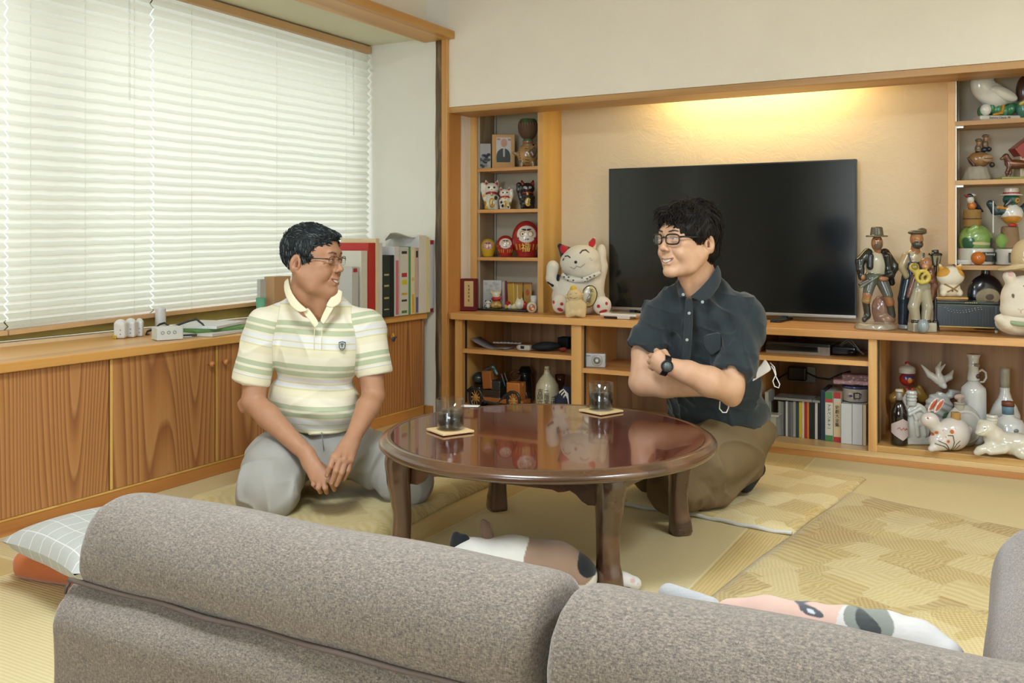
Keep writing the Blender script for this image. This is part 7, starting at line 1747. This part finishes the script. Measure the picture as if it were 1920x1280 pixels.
# ================================================================== things on the table
t = NT('clear_glass'); g = t.n('ShaderNodeBsdfGlossy'); g.inputs['Roughness'].default_value = .02; tr = t.n('ShaderNodeBsdfTransparent'); tr.inputs[0].default_value = (.93, .95, .95, 1)
lw = t.n('ShaderNodeLayerWeight'); lw.inputs['Blend'].default_value = .5; mx = t.n('ShaderNodeMixShader')
t.l(t.math('ADD', .05, t.math('MULTIPLY', t.math('POWER', lw.outputs['Facing'], 3), .55)), mx.inputs[0]); t.l(tr.outputs[0], mx.inputs[1]); t.l(g.outputs[0], mx.inputs[2]); t.l(mx.outputs[0], t.out.inputs[0]); m_glass = t.m
t = NT('iced_coffee'); t.color(t.mix(t.noise(t.coord(), 30, 2), '#0e0a08', '#1c120d')); t.set(Roughness=.08); t.b.inputs['Coat Weight'].default_value = .6; m_coffee = t.m
m_cork = plain('cork_coaster', '#d8b987', .7, vary=.12)
zt = ZT + .0008
def tumbler(px, py, label, clabel, rot_, fill, ang=1.0):
    c = P(px, py, z=zt)
    r_ = empty('coaster', c, clabel, 'coaster')
    Mr = Matrix.Translation(c) @ Matrix.Rotation(R(rot_), 4, 'Z')
    MB().box(-.052, .052, -.052, .052, 0, .006, .002, M=Mr).build('mat', m_cork, r_)
    g = empty('tumbler', c + Vector((0, 0, .0065)), label, 'glass')
    R0 = .0415; H = .088; b0 = c + Vector((0, 0, .0065))
    MB().lathe([(0, .0), (R0 - .003, 0), (R0 - .0005, .003), (R0, .010), (R0, H), (R0 - .0016, H + .001), (R0 - .0024, H), (R0 - .0026, .012), (R0 - .006, .0085), (0, .008)], c=tuple(b0), seg=48).build('glass', m_glass, g)
    MB().lathe([(0, .0088), (R0 - .007, .0088), (R0 - .0030, .0125), (R0 - .0029, fill), (0, fill)], c=tuple(b0), seg=48).build('coffee', m_coffee, g)
    random.seed(int(px))
    for i in range(3):
        Mi = Matrix.Translation(b0 + Vector((.014 * math.cos(i * 2.1), .014 * math.sin(i * 2.1), fill + .0085))) @ Matrix.Rotation(random.random() * 2, 4, 'Z') @ Matrix.Rotation(.3, 4, 'X')
        MB().box(-.0095, .0095, -.0095, .0095, -.0075, .0075, .003, M=Mi).build('ice_cube', m_glass, g)
tumbler(844, 808, 'glass of iced coffee before the older man, half drunk', 'square pale coaster under the glass nearer the sofa', 62, .046)
tumbler(1127, 771, 'fuller glass of iced coffee before the younger man', 'square pale coaster under the glass nearer the television', 68, .056)
c = P(882, 761, z=zt); r_ = empty('paper_slip', c, 'small white paper slip on the table behind the left glass', 'paper')
MB().box(-.03, .03, -.018, .018, 0, .0008, M=Matrix.Translation(c) @ Matrix.Rotation(R(20), 4, 'Z')).build('sheet', m_paper, r_)

# ================================================================== floor textiles
def patch_cloth(name, seedv, c1='#c2a768', c2='#d6c491', c3='#b2924e'):
    t = NT(name); v = t.coord((1, 1, 1), (0, 0, R(8 + seedv * 10)))
    b = t.n('ShaderNodeTexBrick'); t.l(v, b.inputs['Vector']); b.inputs['Scale'].default_value = 1.0; b.inputs['Mortar Size'].default_value = .0; b.inputs['Brick Width'].default_value = .22; b.inputs['Row Height'].default_value = .15; b.offset = .37
    b.inputs['Color1'].default_value = lin(c1); b.inputs['Color2'].default_value = lin(c2)
    vv = t.n('ShaderNodeTexVoronoi', feature='F1', distance='CHEBYCHEV'); t.l(v, vv.inputs['Vector']); vv.inputs['Scale'].default_value = 7.5; vv.inputs['Randomness'].default_value = .8
    sp = t.n('ShaderNodeSeparateColor'); t.l(vv.outputs['Color'], sp.inputs[0])
    w1 = t.n('ShaderNodeTexWave', wave_type='BANDS'); t.l(v, w1.inputs['Vector']); w1.inputs['Scale'].default_value = 22; w1.inputs['Distortion'].default_value = 9; w1.inputs['Detail'].default_value = 2
    w2 = t.n('ShaderNodeTexChecker'); t.l(v, w2.inputs['Vector']); w2.inputs['Scale'].default_value = 130
    w3 = t.n('ShaderNodeTexWave', wave_type='RINGS'); t.l(v, w3.inputs['Vector']); w3.inputs['Scale'].default_value = 12; w3.inputs['Distortion'].default_value = 4
    pat = t.mix(t.math('GREATER_THAN', sp.outputs[0], .45), w1.outputs['Fac'], w2.outputs['Fac'])
    pat = t.mix(t.math('GREATER_THAN', sp.outputs[1], .7), pat, w3.outputs['Fac'])
    base = t.ramp(sp.outputs[2], [(0, c1), (.3, c2), (.55, c3), (.8, c1)], 'CONSTANT')
    base = t.mix(.35, base, b.outputs['Color'])
    t.color(t.mix(t.math('MULTIPLY', pat, .28), base, '#e2d4a8')); t.set(Roughness=.85); t.b.inputs['Specular IOR Level'].default_value = .2; t.b.inputs['Sheen Weight'].default_value = .2
    t.bump(t.noise(v, 9, 4, .55, .8), .5, .012); return t.m
def rug(name, quad, th, mat, label, amp, seed, edge=None, n=44):
    a, b_, c_, d_ = [Vector(q) for q in quad]; ctr = (a + b_ + c_ + d_) / 4
    root = empty(name, Vector((ctr.x, ctr.y, 0)), label, 'rug')
    pts = []; rim = []
    G = [[None] * (n + 1) for _ in range(n + 1)]
    for i in range(n + 1):
        for j in range(n + 1):
            u, v_ = i / n, j / n; p_ = a.lerp(b_, u).lerp(d_.lerp(c_, u), v_)
            e = min(u, 1 - u, v_, 1 - v_); ed = min(1, e / .035); ed = ed ** .5
            q_ = np.array([[p_.x, p_.y, 0]])
            wz = .5 + .5 * float(vnoise(q_, 9, seed)[0]); ridge = max(0, 1 - abs(float(vnoise(q_, 6, seed + 1)[0])) * 9) * .5
            wob = .006 * math.sin(u * 9 + seed) if v_ in (0, 1) else .006 * math.sin(v_ * 8 + seed) if u in (0, 1) else 0
            G[i][j] = (p_.x + wob, p_.y + wob, .0008 + th * (.25 + .75 * ed) + amp * (wz * .6 + ridge) * ed)
    vs = [G[i][j] for i in range(n + 1) for j in range(n + 1)]; fs = [(i * (n + 1) + j, (i + 1) * (n + 1) + j, (i + 1) * (n + 1) + j + 1, i * (n + 1) + j + 1) for i in range(n) for j in range(n)]
    ring = [i * (n + 1) for i in range(n + 1)] + [n * (n + 1) + j for j in range(1, n + 1)] + [i * (n + 1) + n for i in range(n - 1, -1, -1)] + [j for j in range(n - 1, 0, -1)]
    k0 = len(vs); vs += [(vs[r][0], vs[r][1], .0008) for r in ring]; m = len(ring)
    fs += [(ring[k], ring[(k + 1) % m], k0 + (k + 1) % m, k0 + k) for k in range(m)]
    MB().add(vs, fs, 0, True).build('cloth', mat, root)
    if edge is not None:
        i0 = {'front': [(i, 0) for i in range(n + 1)]}[edge]
        MB().tube([(G[i][j][0], G[i][j][1], .007 + .002 * math.sin(i * .9)) for i, j in i0], .0062, 8).build('piping', plain('pale_piping', '#c9c8c2', .8), root)
    return root
z0 = 0.0
A1, B1, C1, D1 = P(1120, 938, z=0), P(1487, 1004, z=0), P(1626, 900, z=0), P(1330, 862, z=0)
rug('floor_mat', (A1, B1, C1, D1), .014, patch_cloth('patchwork_gold_small', 1), 'small gold patchwork mat with pale piping under the younger man', .006, 3, 'front')
rug('floor_rug', (P(1290, 1150, z=0), P(2150, 1420, z=0), P(2080, 1030, z=0), P(1592, 926, z=0)), .012, patch_cloth('patchwork_gold_large', 2, '#a88e50', '#bfab78', '#98793f'), 'large gold patchwork rug spread on the tatami at the right', .012, 8)
R1, R2, L1 = P(917, 912, z=0), P(610, 1060, z=0), P(352, 945, z=0)
rug('floor_cushion', (L1, R2, R1, R1 + (L1 - R2)), .030, patch_cloth('patchwork_gold_padded', 3, '#b9a468', '#c9b67c', '#a88c50'), 'padded gold patchwork floor cushion under the older man', .008, 5)

# ================================================================== pillows at the end of the sofa
def pillow(name, C, u, v_, th, mat, label, n=28, sag=.0):
    root = empty(name, Vector((C.x, C.y, C.z)), label, 'cushion')
    vs = []; fs = []
    for side in (1, -1):
        for i in range(n + 1):
            for j in range(n + 1):
                a = i / n * 2 - 1; b_ = j / n * 2 - 1
                h = th * ((1 - a ** 4) * (1 - b_ ** 4)) ** .5
                pin = 1 - .10 * (1 - a * a) * abs(b_) ** 3 ; pin2 = 1 - .10 * (1 - b_ * b_) * abs(a) ** 3
                p_ = C + u * a * pin2 + v_ * b_ * pin; vs.append((p_.x, p_.y, p_.z + side * h + .004 * math.sin(a * 6 + b_ * 4) * (1 - a * a) * (1 - b_ * b_)))
    N = (n + 1) ** 2
    for s_ in (0, 1):
        for i in range(n):
            for j in range(n): k = s_ * N + i * (n + 1) + j; fs.append((k, k + n + 1, k + n + 2, k + 1) if s_ == 0 else (k, k + 1, k + n + 2, k + n + 1))
    o = MB().add(vs, fs, 0, True).build('cover', mat, root); return root, o
t = NT('grey_check_cloth'); uv = t.n('ShaderNodeAttribute', attribute_name='gu'); uw = t.n('ShaderNodeAttribute', attribute_name='gv')
la = t.math('LESS_THAN', t.math('ABSOLUTE', t.math('SUBTRACT', t.math('FRACT', t.math('MULTIPLY', uv.outputs['Fac'], 8)), .5)), .03); lb = t.math('LESS_THAN', t.math('ABSOLUTE', t.math('SUBTRACT', t.math('FRACT', t.math('MULTIPLY', uw.outputs['Fac'], 7)), .5)), .025)
n = t.noise(t.coord(), 600, 2); c_ = t.mix(n, '#a9aaa4', '#bcbcb6'); t.color(t.mix(t.math('MAXIMUM', la, lb), c_, '#d3d2ca')); t.set(Roughness=.9); t.b.inputs['Specular IOR Level'].default_value = .2; m_check = t.m
tip = P(1, 1020, z=.125); e1_ = P(150, 1090, z=.125) - tip; e1_.z = 0; e1_.normalize(); e2_ = Vector((-e1_.y, e1_.x, 0))
Cc = tip + Vector((0, 0, .008)) + (e1_ + e2_) * .195; uu = e1_ * .195; vv_ = e2_ * .195
r_, o = pillow('grey_pillow', Cc, uu, vv_, .054, m_check, 'grey checked pillow lying on the orange cushion beside the sofa')
n_ = 28
for nm, fn in (('gu', lambda i, j: i / n_), ('gv', lambda i, j: j / n_)):
    at = o.data.attributes.new(nm, 'FLOAT', 'POINT'); at.data.foreach_set('value', [fn(i, j) for s_ in (0, 1) for i in range(n_ + 1) for j in range(n_ + 1)])
n0 = P(14, 1087, z=0); n1 = P(146, 1109, z=0); e1 = (n1 - n0).normalized(); e2 = Vector((-e1.y, e1.x, 0))
Co = n0 + e1 * .21 + e2 * .17 + Vector((0, 0, .036))
s = Solid(.01); rotm = Matrix((e1, e2, Vector((0, 0, 1)))).transposed(); s.box(Co, (.21, .17, .035), .028, '#b5622f', rot=rotm); s.disp = lambda p: .002 * vnoise(p, 30, 3)
r_ = empty('orange_cushion', Vector((Co.x, Co.y, 0)), 'orange floor cushion under the grey checked pillow', 'cushion')
s.build('cover', .006, plain('orange_weave', '#b5622f', .9, vary=.08, bump=.4, bscale=500, sheen=.3), r_)

# ================================================================== plush toys
f = Fig('plush_dog', 'white, brown and black plush pillow toy lying under the table', 'plush toy', 985, 1110, .004, d=2.40)
f.new(14).c([(890, 1058, 0), (960, 1062, 0), (1040, 1068, 0), (1076, 1082, 0)], [46, 54, 50, 44], '#d6d2c8').e(880, 1050, 38, 38, 34, 0, '#d6d2c8')
f.e(1042, 1052, 78, 56, 90, 0, '#957a66', 'paint').e(1104, 1050, 24, 24, 70, -20, '#1f2224', 'paint').e(1085, 1110, 40, 26, 70, -30, '#d6d2c8', 'paint').S.disp = lambda p: .8 * vnoise(p, .05, 3); f.base().done('body', PLU, 2.6)
f.new(6).e(862, 1014, 20, 14, 8, -4, '#22262a', rot=-20).e(855, 1006, 9, 12, 7, -6, '#22262a', rot=10); f.done('ear', PLU, 1.6)
f.new(6).c([(914, 1006, 12), (910, 990, 12), (905, 980, 12)], [12, 9, 4], '#8a7264'); f.done('ear', PLU, 1.6)
f.new(8).c([(1130, 1096, 10), (1166, 1094, 6), (1188, 1100, 2)], [14, 16, 15], '#d2cdc8').e(1172, 1108, 12, 7, 60, 0, '#24272a', 'paint').e(1185, 1090, 5, 4, 60, 0, '#cda9a4', 'paint'); [f.e(x, y, 1.4, 2.4, 60, 0, '#cda9a4', 'paint') for x, y in ((1195, 1096), (1198, 1102))]; f.base().done('paw', PLU, 1.8)
zs_ = .218
f = Fig('plush_hound', 'long pink and white plush dog lying on the sofa seat', 'plush toy', 1560, 1260, zs_, Y=1.50); f.dl = 0
W2 = '#c2bdb8'
def sp_(px, py, Y, r):   # centre of a ball whose top meets the photo's outline
    p_ = P(px, py, Y=Y); q_ = f.M.inverted() @ p_; return (q_.x, q_.y, q_.z - r)
f.new(20)
prs = [(1375, 1124, 1.53, 40), (1440, 1121, 1.52, 48), (1520, 1134, 1.50, 50), (1590, 1142, 1.49, 52), (1660, 1150, 1.48, 52), (1720, 1166, 1.47, 48), (1768, 1196, 1.46, 38)]
P3_ = [sp_(*q_) for q_ in prs]
for i in range(len(P3_) - 1): f.S.cap(P3_[i], P3_[i + 1], prs[i][3], prs[i + 1][3], lin('#c9a697' if i < 3 else W2), k=14)
q_ = sp_(1632, 1160, 1.475, 4); f.S.ell(q_, (46, 60, 26), lin('#7c7f76'), 'paint'); f.S.ell((q_[0] - 10, q_[1], q_[2]), (18, 60, 14), lin('#3c4140'), 'paint')
q_ = sp_(1516, 1136, 1.50, 0); f.S.ell(q_, (21, 60, 6), lin('#4a4c50'), 'paint'); f.S.ell((q_[0] - 4, q_[1], q_[2] + 1), (7, 60, 2.5), lin('#b9bcc0'), 'paint')
f.S.disp = lambda p: .8 * vnoise(p, .05, 4) + .3 * vnoise(p, .4, 5); f.done('body', PLU, 2.6)
f.new(12); a0, a1 = sp_(1255, 1094, 1.60, 24), sp_(1330, 1120, 1.56, 26); f.S.cap(a0, a1, 24, 27, lin('#a9a8a8')); f.S.disp = lambda p: .7 * vnoise(p, .3, 6); f.done('ear', PLU, 2)
f.new(3); a0 = sp_(1806, 1228, 1.46, 5); f.S.cap(a0, (a0[0] + 14, a0[1], a0[2] - 6), 5, 3, lin('#2c3032')); f.done('tail', PLU, 1.5)

# ================================================================== added overhead fill fixtures, unseen, and the rear window (behind the camera)
for (x, y, r0, lb) in ((-1.05, 1.0, .38, 'round white fixture added for the overhead fill nearer the window, above the sofa'), (1.05, 1.7, .45, 'round white fixture added for the fill at the right of the room')):
    cl = empty('bounce_fill_fixture', (x, y, 2.42), lb, 'lamp')  # unseen fixture bodies added above the fill lights
    MB().lathe([(r0, 0), (r0 + .01, .02), (r0 * .6, .07), (.05, .075), (.05, .0)], c=(x, y, 2.342), seg=48).build('shade', plain('fill_fixture_white', '#e6e2d8', .5), cl)
fr = MB()
for x in (-1.93, -.75, .43): fr.box(x - .02, x + .02, Y_B - .05, Y_B - .01, .35, 2.05)
fr.box(-1.95, .45, Y_B - .05, Y_B - .01, .35, .39); fr.box(-1.95, .45, Y_B - .05, Y_B - .01, 2.01, 2.05)
w2 = structure(fr.build('window_2', m_sash, origin=(-.75, Y_B, .35)))
gl = MB(); gl.add([(-1.9, Y_B - .03, .39), (.41, Y_B - .03, .39), (.41, Y_B - .03, 2.01), (-1.9, Y_B - .03, 2.01)], [(0, 1, 2, 3)]); gl.build('window_pane', m_glass_w, w2)
t = NT('curtain_cloth'); d = t.n('ShaderNodeBsdfDiffuse'); d.inputs[0].default_value = lin('#c9c2b4'); tl = t.n('ShaderNodeBsdfTranslucent'); tl.inputs[0].default_value = lin('#d8d2c4'); mx = t.n('ShaderNodeMixShader'); mx.inputs[0].default_value = .55
t.l(d.outputs[0], mx.inputs[1]); t.l(tl.outputs[0], mx.inputs[2]); t.l(mx.outputs[0], t.out.inputs[0]); m_curt = t.m
rt_ = empty('curtain', (-2.66, -.7, .55), 'pale curtain hanging on the window-side wall behind the sofa', 'curtain'); vs = []
for i in range(61):
    y = -1.38 + 1.3 * i / 60; x = -2.665 + .025 * math.sin(i * .9); vs += [(x, y, .56), (x, y, 1.93)]
MB().add(vs, [(2 * i, 2 * i + 2, 2 * i + 3, 2 * i + 1) for i in range(60)], 0, True).build('cloth', m_curt, rt_)
for x0, x1, lb in ((-2.60, -2.22, 'narrow pale curtain in the corner beside the rear window'), (-1.98, -1.25, 'pale curtain at one side of the rear window'), (-.25, .48, 'pale curtain at the other side of the rear window')):
    rt_ = empty('curtain', ((x0 + x1) / 2, Y_B + .08, 0), lb, 'curtain'); vs = []; fs = []
    for i in range(61):
        x = x0 + (x1 - x0) * i / 60; y = Y_B + .09 + .03 * math.sin(i * .9)
        vs += [(x, y, .05), (x, y, 2.12)]
    MB().add(vs, [(2 * i, 2 * i + 2, 2 * i + 3, 2 * i + 1) for i in range(60)], 0, True).build('cloth', m_curt, rt_)
